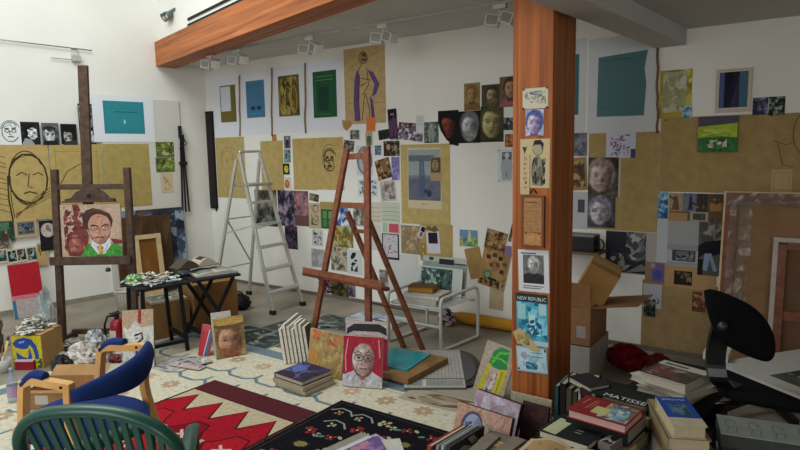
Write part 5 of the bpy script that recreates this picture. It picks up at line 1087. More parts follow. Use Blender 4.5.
# slim black wall mounted tripod hanging beside the corner
def hang():
    c = L(185, 140, .03); m = frame(L(186, 212, .045), LX, UP); top = (m.inverted() @ L(186, 126, .045)).y
    t = empty('camera_tripod', 'folded black tripod hanging on the left wall by the room corner', 'tripod', m)
    for dx in (-.03, 0, .03): MB().bar((dx*1.4, .0, 0), (dx*.5, top*.82, .0), .016, .014, '#17171a').build('leg', 'matte', t)
    MB().box((-.02, top*.8, -.015), (.02, top*.9, .03), '#17171a').box((-.03, top*.86, -.02), (.0, top*1.0, .02), '#1c1c1e').build('head', 'matte', t, bevel=.004)
    MB().tube([(.02, top*.85, .02), (.05, top*.8, .03), (-.05, top*.74, .03)], .006, '#1c1c1e').build('pan_handle', 'matte', t)
    MB().box((-.045, top*.55, -.012), (.045, top*.59, .02), '#1c1c1e').build('leg_clamp', 'matte', t)
hang()
# long black strip on the back wall near the corner
q0_ = W(203, 160, .006); q1_ = W(215.5, 160, .006); q0_.z = W(203, 112).z; q1_.z = W(210, 208).z
sl = MB(); wdt = q1_.x-q0_.x; hh = q0_.z-q1_.z
sl.box((0, 0, 0), (wdt, .02, hh), '#17110f'); sl.box((.012, -.003, .03), (wdt-.012, 0, hh-.03), '#241a17'); sl.box((0, -.008, hh-.02), (wdt, .0, hh), '#0e0b0a'); sl.box((.02, 0, -.03), (.035, .015, 0), '#0e0b0a')
sl.box((wdt-.035, 0, -.03), (wdt-.02, .015, 0), '#0e0b0a')
tag(sl.build('wall_rack', 'matte', mw=Matrix.Translation((q0_.x, q0_.y-.014, q1_.z))), 'tall narrow black strip rack hanging at the left end of the back wall', 'rack')
# waste basket
P = F(127.5, 316); wb = empty('waste_basket', 'white ribbed waste basket between the tall easel and the tray table', 'basket', rotz(P, 0))
b = MB().lathe([(.075, 0), (.1, .26), (.094, .26), (.07, .008)], '#b4ada0', 24)
b.build('body', 'gloss', wb)
for i in range(24): a = 2*math.pi*i/24; MB().bar((.0765*math.cos(a), .0765*math.sin(a), .01), (.1005*math.cos(a), .1005*math.sin(a), .24), .008, .006, '#a89f90', (-math.sin(a), math.cos(a), 0)).build('rib', 'gloss', wb)
MB().tube([(.1*math.cos(2*math.pi*i/24), .1*math.sin(2*math.pi*i/24), .26) for i in range(24)], .008, '#c8c0b0', 6, closed=True).build('rim', 'gloss', wb)
# fire extinguisher
P = F(119, 348); fe = empty('fire_extinguisher', 'small red fire extinguisher with a black hose behind the white painted board', 'extinguisher', rotz(P, 20))
MB().lathe([(.05, 0), (.056, .01), (.056, .2), (.045, .235), (.02, .25)], '#8c1420', 20).build('cylinder', 'gloss', fe)
MB().lathe([(.018, .25), (.02, .275), (.012, .285)], '#2a2a2c', 12).box((-.015, -.06, .282), (.015, .03, .292), '#1c1c1e').box((-.012, -.07, .3), (.012, .02, .308), '#1c1c1e').build('valve_handle', 'gloss', fe)
MB().tube([(-.02, 0, .27), (-.09, 0, .26), (-.125, 0, .18), (-.12, 0, .08), (-.09, 0, .02)], .009, '#161618', 8).build('hose', 'gloss', fe)
MB().box((-.03, -.0575, .08), (.03, -.054, .16), '#c8b8b0').build('instruction_plate', 'paper', fe)
# boxes below the table
box1 = TA.copy(); box1.z = 0
carton('cardboard_box', 'brown cardboard box under the left tray table with a tray of papers on top', 'box', frame(tt(.25, .5).translation - UP*ZT, TX, UP.cross(TX)), .32, .3, .3, '#8f6a42')
carton('cardboard_box', 'large brown cardboard box on the floor behind the right tray table', 'box', frame(tt(.6, .46).translation - UP*ZT, TX, UP.cross(TX)), .4, .34, .42, '#8a6238')
flat_m('tray', 'shallow tray of grey papers on the brown box under the left tray table', 'tray', frame(tt(.26, .51).translation - UP*(ZT-.308), TX, UP.cross(TX)), .3, .26, .02, '#a89c84', lambda p: (p.rect(.06, .1, .94, .9, '#6a6c60'), p.speck(16, (.08, .12, .92, .88), .1, ['#94948a', '#b8b4a4', '#4c4c44'], 4)))
# dark leather bag on the floor right of the table
def bag():
    P = F(238, 309); t = empty('shoulder_bag', 'black bag with a strap slumped on the floor behind the tray table', 'bag', rotz(P, 20))
    rnd = random.Random(3); b = MB().ball((0, 0, .07), (.14, .1, .09), '#141414', 16, 10, rnd=rnd, amp=.08); b.v = [Vector((v.x, v.y, max(v.z, 0))) for v in b.v]; b.build('body', 'matte', t)
    MB().tube([(-.12, -.04, .08), (-.16, -.06, .17), (-.05, -.05, .2), (.08, -.05, .19), (.13, -.04, .09)], .008, '#1a1a1a').build('strap', 'matte', t)
    MB().box((-.05, -.115, .02), (.05, -.1, .06), '#8c8478').build('buckle_flap', 'matte', t)
bag()
# white painted board with a black loop, leaning on the box
def wboard(p):
    p.rect(0, .72, 1, 1, '#b49c80'); p.poly([(0, .0), (0, .5), (.3, .74), (.42, .82), (.6, .7), (1, .72), (1, 0)], '#c9c7c0'); p.speck(30, (.03, .02, .97, .72), .05, ['#d4d2cc', '#b8b8b4', '#c0bdb4', '#a8b0a0'], 3)
    p.poly([(.52, 1), (.62, 1), (.6, .76), (.5, .78)], '#9c2430'); p.line([(.38, .56), (.62, .6), (.64, .5), (.5, .44), (.46, .34), (.42, .2)], .035, '#2c2430'); p.line([(.46, .42), (.54, .34), (.52, .2)], .03, '#2c2430'); p.line([(.4, .5), (.5, .52)], .02, '#2c2430')
pw1 = floor_pl((124, 369), (153, 367), 10)
panel('painting', 'tan board daubed white with a black loop mark, leaning beside the tray table', 'painting', pw1, (124, 310, 155, 367), '#b49c80', wboard, 0, .035, down=0, edge='#7c8468')
# rags and paper heaps
RG = ['#c8c4bc', '#b4b0a8', '#d4d0c8', '#a89c94', '#c0b0a8']
for lab, px, r, cols, sd in (('white crumpled rags heaped on the floor behind the blue chair', (86, 369), (.15, .1, .1), RG, 1), ('grey crumpled paper lying behind the white rags', (75, 350), (.1, .08, .05), ['#8c867c', '#a49c90', '#746c64'], 2), ('pale crumpled cloth beside the fire extinguisher', (96, 351), (.09, .07, .09), ['#9ca0a4', '#b4b4b4', '#7c7c80', '#c4c4c0'], 3), ('small white crumpled tissue next to the yellow painted box', (63, 359), (.035, .03, .03), RG, 4)):
    crumple('cloth' if sd in (1, 3) else 'crumpled_paper', lab, 'cloth' if sd in (1, 3) else 'paper', F(*px), r, '#c8c4bc', sd, cols=cols, n=26, mm=16, amp=.2)
crumple('plastic_bag', 'black sack lying between the yellow painted box and the white rags', 'bag', F(62, 375), (.07, .07, .08), '#121214', 7, 'gloss', amp=.1)
def bottle(name, label, px, r, h, col, cap, z=0, mat='gloss', lab=None, cat='bottle'):
    P = F(*px, z); t = empty(name, label, cat, rotz(P, 0)); MB().lathe([(r*.9, 0), (r, .006), (r, h*.62), (r*.75, h*.74), (r*.3, h*.84), (r*.3, h*.92)], col, 18).build('body', mat, t)
    MB().lathe([(r*.36, h*.9), (r*.36, h), (r*.3, h+.003)], cap, 12).build('cap', 'gloss', t)
    if lab: MB().lathe([(r*1.02, h*.15), (r*1.02, h*.5)], lab, 18, cap=False).build('wrapper', 'paper', t)
bottle('plastic_bottle', 'white squeeze bottle standing left of the fire extinguisher', (110, 356), .02, .14, '#b8b4a8', '#c8c8c8', lab='#7c8a6c')
M['clear'] = attr_mat('clear_plastic', .08, .02, 20, spec=.6); M['clear'].node_tree.nodes['Principled BSDF'].inputs['Alpha'].default_value = .35
bottle('water_bottle', 'clear plastic bottle with a pink lilac wrapper near the left edge', (14, 402), .033, .22, '#9cb0c4', '#8ca0c0', mat='clear', lab='#a894b4')
crumple('red_cloth', 'small dark red rag at the foot of the white painted board', 'rag', F(115, 362), (.06, .04, .03), '#8c4a50', 11)
# flat cardboard box behind the blue chair
cb = carton('cardboard_box', 'low open cardboard box with a white label behind the blue armchair', 'box', floor_m((28, 410), RT), .36, .26, .12, '#a47c50', True, (('front', .07, 10), ('back', .09, 30)), fn=lambda r, w, d, h: MB().box((.05, -.002, .03), (.13, -.0002, .09), '#c4c0b8').build('paper_label', 'paper', r))
# magazines on the rug under the table
mg = [((168, 366), 10, '#b4b0a8', 'white and grey magazine, leftmost on the rug below the tray tables'), ((182, 361.5), 35, '#a09c98', 'crumpled newspaper sheet on the rug below the tray tables'), ((187, 367.5), 12, '#b8a8a4', 'long red and white leaflet on the rug edge below the tray tables'), ((201, 363), -10, '#a8a49c', 'grey pamphlet on the rug beside the red and blue package')]
for i, (px, a, c, lab) in enumerate(mg):
    P = F(*px); w, h = ((.26, .18), (.24, .16), (.3, .08), (.16, .12))[i]
    flat_m('magazine', lab, 'magazine', rotz((P.x, P.y, .0045+.0042*i), a) @ Matrix.Translation((-w/2, -h/2, 0)), w, h, .003, c, (lambda i: lambda p: (p.speck(14, (.05, .08, .95, .92), .12, [['#6c6864', '#94908a', '#3c3a38'], ['#8a8680', '#5c5854', '#b8b4ac'], ['#a03040', '#c8c0bc', '#a83444'], ['#4c4c50', '#8a8a8c', '#c8c8c4']][i], i+2)))(i), mat='paper')
# bearded portrait canvas with white cardboard behind, and the red and blue package
pv = floor_pl((217, 359), (245, 354), 12)
panel('portrait_painting', 'small canvas of a red bearded face under a straw hat near the table legs', 'painting', pv, (214, 317, 244, 357), '#8a744c', lambda p: (p.speck(20, (0, 0, 1, .8), .08, ['#94805c', '#7c6848', '#6c6458'], 3), facepix(p, .5, .42, .44, '#ac7c62', '#3c2420', '#dcac8c', '#7c5c3c', '#8c7c54', '#5c6480', beard='#8c5440', n=40, seed=3, nz=.4, bg2='#a08850'), blotch(p, ['#a88440', '#c8a45c', '#b8944c'], 24, 5, (0, .8, 1, 1)), p.line([(0, .8), (.3, .74), (.7, .74), (1, .8)], .07, '#6c5438')), 0, .03, down=0)
pv2 = Pl(pv.o + Vector((0, .11, 0)), pv.X, 12)
panel('board', 'blank white card standing behind the bearded face canvas', 'board', pv2, (212, 312, 232, 350), '#c8c4bc', None, 0, .012, down=0)
pk = floor_pl((199, 356), (211, 356), 10)
panel('package', 'slim red and blue package propped left of the bearded face canvas', 'package', pk, (201, 325, 212, 356), '#a81c2c', lambda p: (p.poly([(.0, 0), (.5, .0), (.75, .8), (.4, .8)], '#b8202c'), p.poly([(.55, 0), (.8, .0), (1, .9), (.8, .9)], '#3c5c84'), p.rect(.1, .8, 1, 1, '#b83c48'), p.line([(.5, 0), (.75, .85)], .03, '#c8c4c4')), 8, .02, down=None, mat='gloss')
# ------------------------------------------------------------------ blue armchair with bent beech arms
z1 = .66
nr = F(68, 386, z1); fr_ = F(143, 347, z1+.02); nf = F(24, 389, z1-.01); ff = F(97, 352, z1-.01)
print('chair', nr, fr_, nf, ff, 'width', (nr-fr_).length, 'arm', (nr-nf).length, (fr_-ff).length)
def curvepts(pts, n=4):
    """Catmull-Rom through points."""
    P = [Vector(p) for p in pts]; out = []
    for i in range(len(P)-1):
        p0 = P[max(i-1, 0)]; p1 = P[i]; p2 = P[i+1]; p3 = P[min(i+2, len(P)-1)]
        for k in range(n):
            t = k/n; out.append(.5*((2*p1)+(p2-p0)*t+(2*p0-5*p1+4*p2-p3)*t*t+(3*p1-p0-3*p2+p3)*t**3))
    return out+[P[-1]]
def ribbon(pts, w, d, side, c='#888888', mb=None):
    """Rectangular section swept along pts: w across side, d the other way."""
    mb = mb or MB(); vs = []; fs = []; P = [Vector(p) for p in pts]; n = len(P); sd = Vector(side).normalized()
    for i, p in enumerate(P):
        t = (P[min(i+1, n-1)]-P[max(i-1, 0)]).normalized(); u = sd; v = t.cross(u).normalized()
        for a, b in ((-1, -1), (1, -1), (1, 1), (-1, 1)): vs.append(p+u*a*w/2+v*b*d/2)
    for i in range(n-1):
        for k in range(4): fs.append((i*4+k, i*4+(k+1) % 4, i*4+4+(k+1) % 4, i*4+4+k))
    fs += [(3, 2, 1, 0), tuple(n*4-4+k for k in range(4))]
    return mb.add(vs, fs, c)
def armchair():
    bk = (fr_-nr); bk.z = 0; wd = bk.length; X = bk.normalized(); Yf = Vector((-X.y, X.x, 0))   # Yf forwards?
    if Yf.dot(nf-nr) < 0: Yf = -Yf
    o = Vector((nr.x, nr.y, 0))
    m = frame(o, X, UP.cross(X)); sg = 1 if UP.cross(X).dot(Yf) > 0 else -1   # local: x across to the far side, y*sg forwards
    t = empty('armchair', 'blue upholstered armchair with bent pale wood arms at the lower left', 'armchair', m)
    im = m.inverted()
    for nm, rear, front, pxs, x in (('near', nr, nf, [(8, 450), (22, 398), (27, 389), (37, 385.5), (52, 386), (69, 387)], 0), ('far', fr_, ff, [(94, 376), (97, 358), (101, 351.5), (109, 349.5), (125, 349), (143, 347)], wd)):
        pl = Pl(o + X*x, front-rear, 0); loc = []
        for q in pxs: v = im @ hit(q[0], q[1], pl.o, pl.N); loc.append(v)
        a = loc[0]; b = loc[1]; s = (a-b); foot = b + s*((b.z)/(b.z-a.z)) if abs(a.z-b.z) > .02 else Vector((a.x, a.y, 0)); foot = Vector((foot.x, b.y + sg*.12, 0.0118))
        for q_ in loc[1:-1]: q_.y += sg*(.05 if nm == 'near' else .01)
        arm = [foot, foot.lerp(b, .5)] + loc[1:]
        sd = Vector((1, 0, 0)) if True else X
        ribbon(curvepts([Vector((loc[-1].x, q.y, q.z)) for q in arm], 4), .036, .03, (1, 0, 0), mb=None).build('arm', 'lwood', t, bevel=.003)
        e = loc[-1]; y0 = e.y
        ribbon(curvepts([(e.x, e.y, e.z+.015), (e.x, e.y+sg*.005, .55), (e.x, e.y-sg*.0, .45), (e.x, e.y-sg*.07, .22), (e.x, e.y-sg*.12, .0118)], 4), .034, .032, (1, 0, 0)).build('rear_leg', 'lwood', t, bevel=.003)
        p = loc[2:5]; c0 = loc[2]
        pad = [Vector((e.x, q.y, q.z+.022)) for q in loc[2:5]]; pad[0].z -= .03; pad[0].y += sg*.02
        MB().tube(curvepts(pad, 4), .02, '#25386f', 8, flat=1.0).build('arm_pad', 'fabric', t)
        MB().lathe([(.006, 0), (.006, .003)], '#1c1410', 8, X=Matrix.Translation((e.x-.02, e.y+sg*.02, e.z-.0)) @ Matrix.Rotation(R(-90), 4, 'Y')).build('bolt', 'metal', t)
    # seat: rounded cushion
    b = MB(); y_f = .30*sg; n = 14; vs = []; fs = []
    prof = []
    for i in range(n+1):
        u = i/n
        for k in range(13):
            v = k/12
            yy = (-.13+.53*u)*sg; edge = min(1, math.sin(math.pi*min(max(u, .0), 1))**.35 if 0 < u < 1 else 0); ed2 = math.sin(math.pi*v)**.3 if 0 < v < 1 else 0
            cu = 1-.35*abs(2*u-1)**4; ev = .5+(v-.5)*cu; du = (1-.25*abs(2*v-1)**4); yy = (.135+(yy*sg-.135)*du)*sg; vs.append((.0+(wd)*ev, yy, .405+.065*edge*ed2 + .015*(u-.3)**2))
    k0 = len(vs)
    for i in range(n+1):
        for k in range(13): x, y, z = vs[i*13+k]; vs.append((x, y, .385))
    for i in range(n):
        for k in range(12):
            a = i*13+k; q = (a, a+1, a+14, a+13); fs.append(q if sg > 0 else q[::-1]); q2 = tuple(k0+j for j in q); fs.append(q2[::-1] if sg > 0 else q2)
    for i in range(n):
        for k in (0, 12): a = i*13+k; fs.append((a, a+13, k0+a+13, k0+a))
    for k in range(12):
        for i in (0, n): a = i*13+k; fs.append((a, a+1, k0+a+1, k0+a))
    b.add(vs, fs, '#25386f', True); b.build('seat', 'fabric', t)
    # backrest: curved cushion between the rear posts
    pts = []; rad = []
    for i in range(15):
        u = i/14; pts.append((-.01+(wd+.02)*u, -sg*(.02+.09*math.sin(math.pi*u)), .618+.03*u)); rad.append((.036+.048*u**.8)*(.45+.55*math.sin(math.pi*min(max(u, .04), .96))**.4))
    MB().tube(pts, rad, '#25386f', 16, flat=.42, side=(0, 0, 1)).build('backrest', 'fabric', t)
    for y in (.0, .3): MB().bar((.0, y*sg, .39), (wd, y*sg, .39), .03, .03, side=(0, 1, 0)).build('seat_rail', 'lwood', t)
    return t
armchair()
# green plastic garden chair seen from behind
def garden_chair():
    a = F(20, 442, .76); b = F(184, 452, .76); pl = Pl(Vector((a.x, a.y, 0)), b-a, -14)
    # shift plane so that it leans towards the viewer around z=.76
    pl = Pl(Vector((a.x, a.y, 0)) + pl.X.cross(UP)*(-.76*math.tan(R(14))), b-a, -14)
    wd = (b-a).length; g = '#1c4c40'
    t = empty('garden_chair', 'dark green plastic garden chair with a slatted back in the lower left foreground', 'chair', pl.m)
    im = pl.m.inverted()
    path = [pl.p3(*q) for q in ((21, 452), (21, 436), (30, 424), (48, 417.5), (75, 415), (105, 416), (132, 421), (155, 431), (172, 444), (180, 458))]
    bot = .47
    path = [Vector((path[0].x+.01, bot-.05, 0)), Vector((path[0].x, (path[0].y+bot)/2, 0))] + path[0:] + [Vector((path[-1].x+.005, (path[-1].y+bot)/2, 0)), Vector((path[-1].x-.01, bot-.05, 0))]
    cp = curvepts(path, 4); MB().tube(cp, .021, g, 10, flat=.8).build('back_rail', 'gloss', t)
    xs = [path[0].x, path[-1].x]
    def topy(x):
        best = 0
        for p, q in zip(cp[:-1], cp[1:]):
            if (p.x-x)*(q.x-x) <= 0 and p.y > .55: best = max(best, p.y)
        return best or .72
    n = 13
    for i in range(n):
        x = xs[0]+(xs[1]-xs[0])*(i+1)/(n+1); xb = (x-(xs[0]+xs[1])/2)*.8+(xs[0]+xs[1])/2
        ribbon([(x, topy(x)-.005, 0), (x*.5+xb*.5, (topy(x)+bot)/2, -.012), (xb, bot-.03, 0)], .017, .009, (1, 0, 0), g).build('back_slat', 'gloss', t)
    MB().bar((xs[0], bot-.03, 0), (xs[1], bot-.03, 0), .04, .02, g, (0, 1, 0)).build('lower_back_rail', 'gloss', t)
    # arms, legs and seat in world directions
    Z = Vector((0, 0, 1)); wm = pl.m
    fw = -pl.X.cross(UP)      # away from the viewer
    def loc(P): return im @ P
    base = [wm @ Vector((xs[0], .66, 0)), wm @ Vector((xs[1], .66, 0))]
    tip = F(192, 434, .63)
    for i, p in enumerate(base):
        d = (tip-base[1]); d.z = 0; L_ = d.length; dr = fw*(d.dot(fw)) + pl.X*(d.dot(pl.X))*(1 if i else -1)
        f = Vector((p.x, p.y, .64)) + dr; f.z = .63
        pts = [p, p.lerp(f, .5)+Vector((0, 0, .012)), f, f+dr.normalized()*.03+Vector((0, 0, -.03)), f+dr.normalized()*.03+Vector((0, 0, -.2)), Vector((f.x, f.y, .016))+dr.normalized()*.05]
        MB().tube([loc(q) for q in curvepts(pts, 4)], [.026 if k < 11 else .02 for k in range(len(curvepts(pts, 4)))], g, 10, flat=.7).build('arm', 'gloss', t)
        rl = Vector((p.x, p.y, .42)); rb = rl - fw*.1; rb.z = .016
        MB().tube([loc(p), loc(rl), loc(rb)], .02, g, 8).build('rear_leg', 'gloss', t)
    c0 = wm @ Vector((xs[0], bot-.03, 0)); s = MB(); c1 = wm @ Vector((xs[1], bot-.03, 0)); c0.z = c1.z = .43
    q = [c0, c1, c1+fw*.42, c0+fw*.42]
    vs = [loc(v) for v in q] + [loc(v-Z*.02) for v in q]; s.add(vs, [(0, 1, 2, 3), (7, 6, 5, 4), (0, 4, 5, 1), (1, 5, 6, 2), (2, 6, 7, 3), (3, 7, 4, 0)], g); s.build('seat', 'gloss', t)
garden_chair()
# ------------------------------------------------------------------ middle: boards, paintings and books on the cream rug
ZR = .0045
def mm(px, z=ZR): return F(*px, z)
d0 = (F(303, 345)-F(284, 364)).normalized()
for i in range(7):
    nb = F(284+i*3.9, 364.5-i*.4, ZR); hgt = (.27, .3, .28, .26, .3, .29, .27)[i]; ln = (.34, .33, .32, .17, .16, .15, .14)[i]
    side = UP.cross(d0)
    m = frame(nb, d0, UP) @ Matrix.Rotation(R(-7), 4, 'X')
    a = Art(ln, hgt, ('#a89070', '#b8b0a0', '#c8c0b0', '#a8a094', '#c4bcac', '#b4aa98', '#5c4834')[i], .021, edge='#d8d0c2')
    tag(a.build('canvas_board', 'paint', mw=m @ Matrix.Translation((0, 0, -.0))), 'thin pale canvas board in the row standing on edge behind the purple topped books', 'board', 'canvas boards standing on edge')
py_ = floor_pl((308, 370), (345, 381), 10)
panel('painting', 'ochre abstract painting with orange smears left of the red ground portrait', 'painting', py_, (310, 331, 345, 375), '#a08450', lambda p: (p.speck(60, (0, 0, 1, 1), .07, ['#b09458', '#94784a', '#a88c5c', '#8c7a4c', '#b89c68'], 4, 2, 80), p.speck(8, (.1, .75, .4, .98), .06, ['#b8543c', '#c46a48'], 5), p.speck(9, (.55, .7, .95, .98), .06, ['#b4503c', '#c07048'], 6), p.speck(5, (.0, .15, .3, .5), .07, ['#b8803c'], 7)), 0, .02, down=.006)
prd = floor_pl((344, 386), (383, 389), 9)
def redman(p):
    p.rect(0, 0, 1, 1, '#a81c34'); p.poly([(0, 0), (0, .22), (.3, .33), (.5, .1), (.72, .33), (1, .2), (1, 0)], '#c0bcc4'); p.speck(26, (0, 0, 1, .24), .035, ['#d0ccd4', '#a4a4b0', '#b4b0a4'], 3, 3, 70)
    p.poly([(.24, .45), (.22, .66), (.3, .88), (.48, .98), (.7, .9), (.82, .68), (.78, .45), (.66, .26), (.5, .2), (.34, .28)], '#b09c90'); p.speck(80, (.29, .32, .75, .9), .02, ['#c8bcb4', '#8c4c48', '#a88878', '#d4ccc8', '#6c5854', '#a05c54'], 4)
    facepix(p, .52, .56, .36, '#b49c90', '#84565a', '#dcd0c8', '#a8988c', '#a81c34', '#b8b4bc', bald=True, n=44, seed=5, nz=.55, mouth='#8c4048', box=(0, .0, 1, 1), clip=lambda u, v: ((u-.52)/.3)**2+((v-.58)/.4)**2 < 1)
    d = '#2c2430'; p.line([(.24, .45), (.22, .66), (.3, .88), (.48, .98), (.7, .9), (.82, .68), (.78, .45), (.66, .26), (.5, .2), (.34, .28), (.24, .45)], .012, d)
    for cx in (.4, .64): p.arc(cx, .58, .12, .065, 0, 360, .014, d); p.ell(cx, .58, .03, .02, d)
    p.line([(.28, .67), (.4, .7), (.48, .66)], .016, d); p.line([(.56, .66), (.66, .71), (.76, .66)], .016, d); p.line([(.52, .6), (.47, .44), (.55, .42)], .014, d); p.line([(.42, .37), (.52, .355), (.62, .37)], .016, '#6c2830'); p.line([(.36, .42), (.32, .3)], .01, d); p.line([(.66, .42), (.7, .32)], .01, d)
    p.line([(.5, .1), (.58, .02)], .03, '#b8a43c'); p.line([(.12, .95), (.06, .6), (.08, .3)], .02, '#c8a4a8'); p.line([(.9, .95), (.94, .6)], .02, '#c8a4a8')
panel('portrait_painting', 'painting of a bald man in glasses on a red ground, front of the leaning canvases', 'painting', prd, (344, 336, 383, 387), '#a81c34', redman, 0, .022, down=.006)
pbk = Pl(prd.o + prd.N*-.16, prd.X, 9)
panel('painting', 'canvas with a dark arched band over pink just behind the red ground portrait', 'painting', pbk, (346, 322, 388, 372), '#b8a8a8', lambda p: (p.rect(0, 0, 1, .74, '#a8304a'), p.poly([(.02, .78), (.04, .88), (.2, .96), (.8, .97), (.97, .9), (.98, .78), (.8, .84), (.2, .84)], '#2a2628'), p.line([(0, .74), (.3, .8), (.7, .8), (1, .74)], .03, '#c8b4b8'), p.line([(0, .68), (.3, .74), (.7, .74), (1, .68)], .02, '#8c2038')), 0, .02, down=0)
# stack of three books topped by the purple cover
M['mbook'] = M['matte']
bz = [(.105, '#3c3450', .035), (.069, '#b0a48c', .03), (.038, '#a89c84', .032)]
flat('book', 'book with a dark violet and blue cover topping the small pile on the rug', 'book', (302, 382), (332, 370), (281, 370), .1, .03, '#2c2438', lambda p: (p.speck(20, (0, 0, 1, 1), .12, ['#3c3458', '#5c4c7c', '#4c5c94', '#2c2030', '#6c3c50'], 4), p.poly([(.3, .6), (.5, .95), (.8, .9), (.7, .55)], '#5468a8')), pages='#c4b8a4', spine='y1')
flat('book', 'tan book in the middle of the small pile on the cream rug', 'book', (303, 388), (332, 376), (285, 373), .068, .028, '#a09078', None, pages='#bcae98', spine='y1')
flat('book', 'wide cream book at the bottom of the small pile on the cream rug', 'book', (305, 392), (336, 379), (284, 378), .038, .03, '#a8a08c', None, pages='#c0b49c', spine='y1')
# teal board lying on a cardboard tray
tray_m = floor_m((384, 366), (1, -.12, 0))
flat('cardboard_tray', 'worn brown cardboard tray on the floor under the teal board', 'tray', (408, 379), (448, 358), (383, 359), .065, .035, '#8a6840', lambda p: p.speck(12, (0, 0, 1, 1), .1, ['#94744c', '#7c5c38', '#a08050'], 3), mat='kraft')
flat('board', 'flat teal board lying on the brown cardboard tray behind the red ground portrait', 'board', (407, 370), (431, 354), (386, 352), .076, .009, '#22909c', None, mat='gloss')
# gridded cutting board with a black round blade guard
def cutter():
    A_, B_, C_ = F(403, 392, .01), F(470, 392, .01), F(418, 357, .01)
    m = frame(A_-UP*.0057, Vector((1, -.02, 0)), (0, 1, 0)); w = .4; h = .58
    A_2 = F(404, 391); B_2 = F(466, 391); C_2 = F(438, 353); m = frame((A_2.x, A_2.y, .009), (B_2-A_2), UP.cross(B_2-A_2)); w = (B_2-A_2).length; h = abs((C_2-A_2).dot(m.col[1].to_3d())); print('cutter', w, h)
    w0, h0 = w, h
    t = Art(w, h, '#a8a49c', .014, edge='#5c5a54')
    for i in range(1, 16): t.line([(i/16, .02), (i/16, .98)], .004, '#7c7a74')
    for i in range(1, 16): t.line([(.02, i/16), (.98, i/16)], .004, '#7c7a74')
    t.rect(.0, .2, 1, .215, '#3c3a38'); t.rect(.08, .05, .96, .17, '#8c8a84'); t.rect(.3, .03, .36, .19, '#c4c0b8')
    o = t.build('paper_cutter', 'matte', mw=m); tag(o, 'grey gridded paper trimmer with a black curved guard on the floor left of the post', 'paper trimmer')
    b = MB(); n = 16; pts = [(0, 0)]+[(.13*math.sin(math.pi*i/n), h*.47-h*.47*math.cos(math.pi*i/n)) for i in range(n+1)]
    b.prism(pts[1:], 0, .02, '#1c1c1e', X=Matrix.Translation((w+.001, .02, 0))); b.build('blade_guard', 'gloss', o)
    MB().prism([(.09*math.sin(math.pi*i/n), h*.47-h*.36*math.cos(math.pi*i/n)) for i in range(n+1)], .0202, .024, '#4c4c4a', X=Matrix.Translation((w+.001, .02, 0))).build('scale_arc', 'matte', o)
cutter()
# painting of a green head with yellow hair, tilted against the post
pg = floor_pl((476, 398), (510, 404), 14)
def green(p):
    p.rect(0, 0, 1, 1, '#a89888'); p.poly([(.25, .6), (.3, .85), (.5, .97), (.78, .95), (.85, .6), (.6, .52)], '#1c8444'); p.line([(.35, .62), (.5, .85), (.8, .9)], .05, '#5cb03c'); p.line([(.3, .72), (.6, .75), (.84, .7)], .04, '#6cb43c'); p.poly([(.1, .02), (.24, .6), (.36, .6), (.3, .02)], '#b8ac2c'); p.poly([(.64, .0), (.62, .55), (.9, .6), (.84, .0)], '#c0b42c'); p.line([(.72, .02), (.75, .55)], .02, '#7c8424')
    p.poly([(.3, .02), (.36, .55), (.62, .55), (.64, .02)], '#b8a49c'); p.speck(12, (.34, .04, .62, .5), .04, ['#8c5c6c', '#d0c4c0', '#5c4450', '#a87c88'], 4)
panel('painting', 'tilted painting of a figure in a green cap with yellow hair by the post', 'painting', pg, (478, 340, 513, 402), '#a89888', green, 13, .02, down=None, wh=(.2, .33))
pk2 = floor_pl((474, 432), (520, 446), 16)
panel('painting', 'pale pink and lilac canvas leaning just left of the foot of the post', 'painting', pk2, (475, 395, 521, 436), '#b8a0b0', lambda p: p.speck(40, (0, 0, 1, 1), .12, ['#c4b4c4', '#b898a8', '#a89cb4', '#ccc0cc', '#b088a0'], 5), 5, .045, down=None, edge='#3c2424')
pk3 = floor_pl((508, 424), (552, 434), 8)
panel('board', 'cream board with an ochre stripe leaning on the foot of the post', 'board', Pl(PFP+Vector((0, -.12, 0)), WX, 6), (511, 396, 552, 412), '#b0a48c', lambda p: (p.poly([(.3, .72), (1, .8), (1, .62), (.5, .6)], '#a88438'), p.rect(0, 0, 1, .55, '#6a4c40')), 0, .014, down=0)
panel('board', 'dark maroon board between the pink canvas and the black book', 'board', Pl(PFP+Vector((.03, -.3, 0)), (1, -.1, 0), 14), (522, 404, 549, 440), '#3c2222', lambda p: p.speck(10, (0, 0, 1, 1), .1, ['#442826', '#341d1d'], 3), 0, .02, down=0, edge='#2c1818')
pf = Pl(F(452, 462), (1, .0, 0), 18)
def pinkface(p):
    p.rect(0, 0, 1, 1, '#b8907c'); p.speck(30, (0, 0, 1, 1), .08, ['#c49c88', '#a87c6c', '#c4a490'], 3, 3, 60); p.ell(.32, .62, .2, .3, '#5c5864', rot=-8); p.ell(.33, .6, .165, .26, '#94a0bc', rot=-8); p.ell(.3, .42, .11, .14, '#b8888c'); p.speck(26, (.2, .35, .46, .82), .045, ['#7c84ac', '#a8b0c4', '#b898a4', '#5c5c7c'], 4)
    p.ell(.29, .68, .03, .03, '#4c4c70'); p.ell(.42, .5, .02, .02, '#3c3c50'); p.arc(.33, .6, .18, .29, 0, 360, .02, '#4c4854'); p.poly([(.5, .75), (.62, .68), (.8, .3), (.84, .0), (.66, .0), (.6, .3)], '#b4b09c'); p.line([(.52, .82), (.7, .62), (.84, .3), (.9, 0)], .02, '#8c8c80'); p.line([(.62, .4), (.72, .1)], .05, '#6c4458')
panel('portrait_painting', 'pink painting of a blue grey face in the foreground left of the post', 'painting', pf, (455, 408, 511, 462), '#b8907c', pinkface, 3, .035, down=None, edge='#5c3c30')
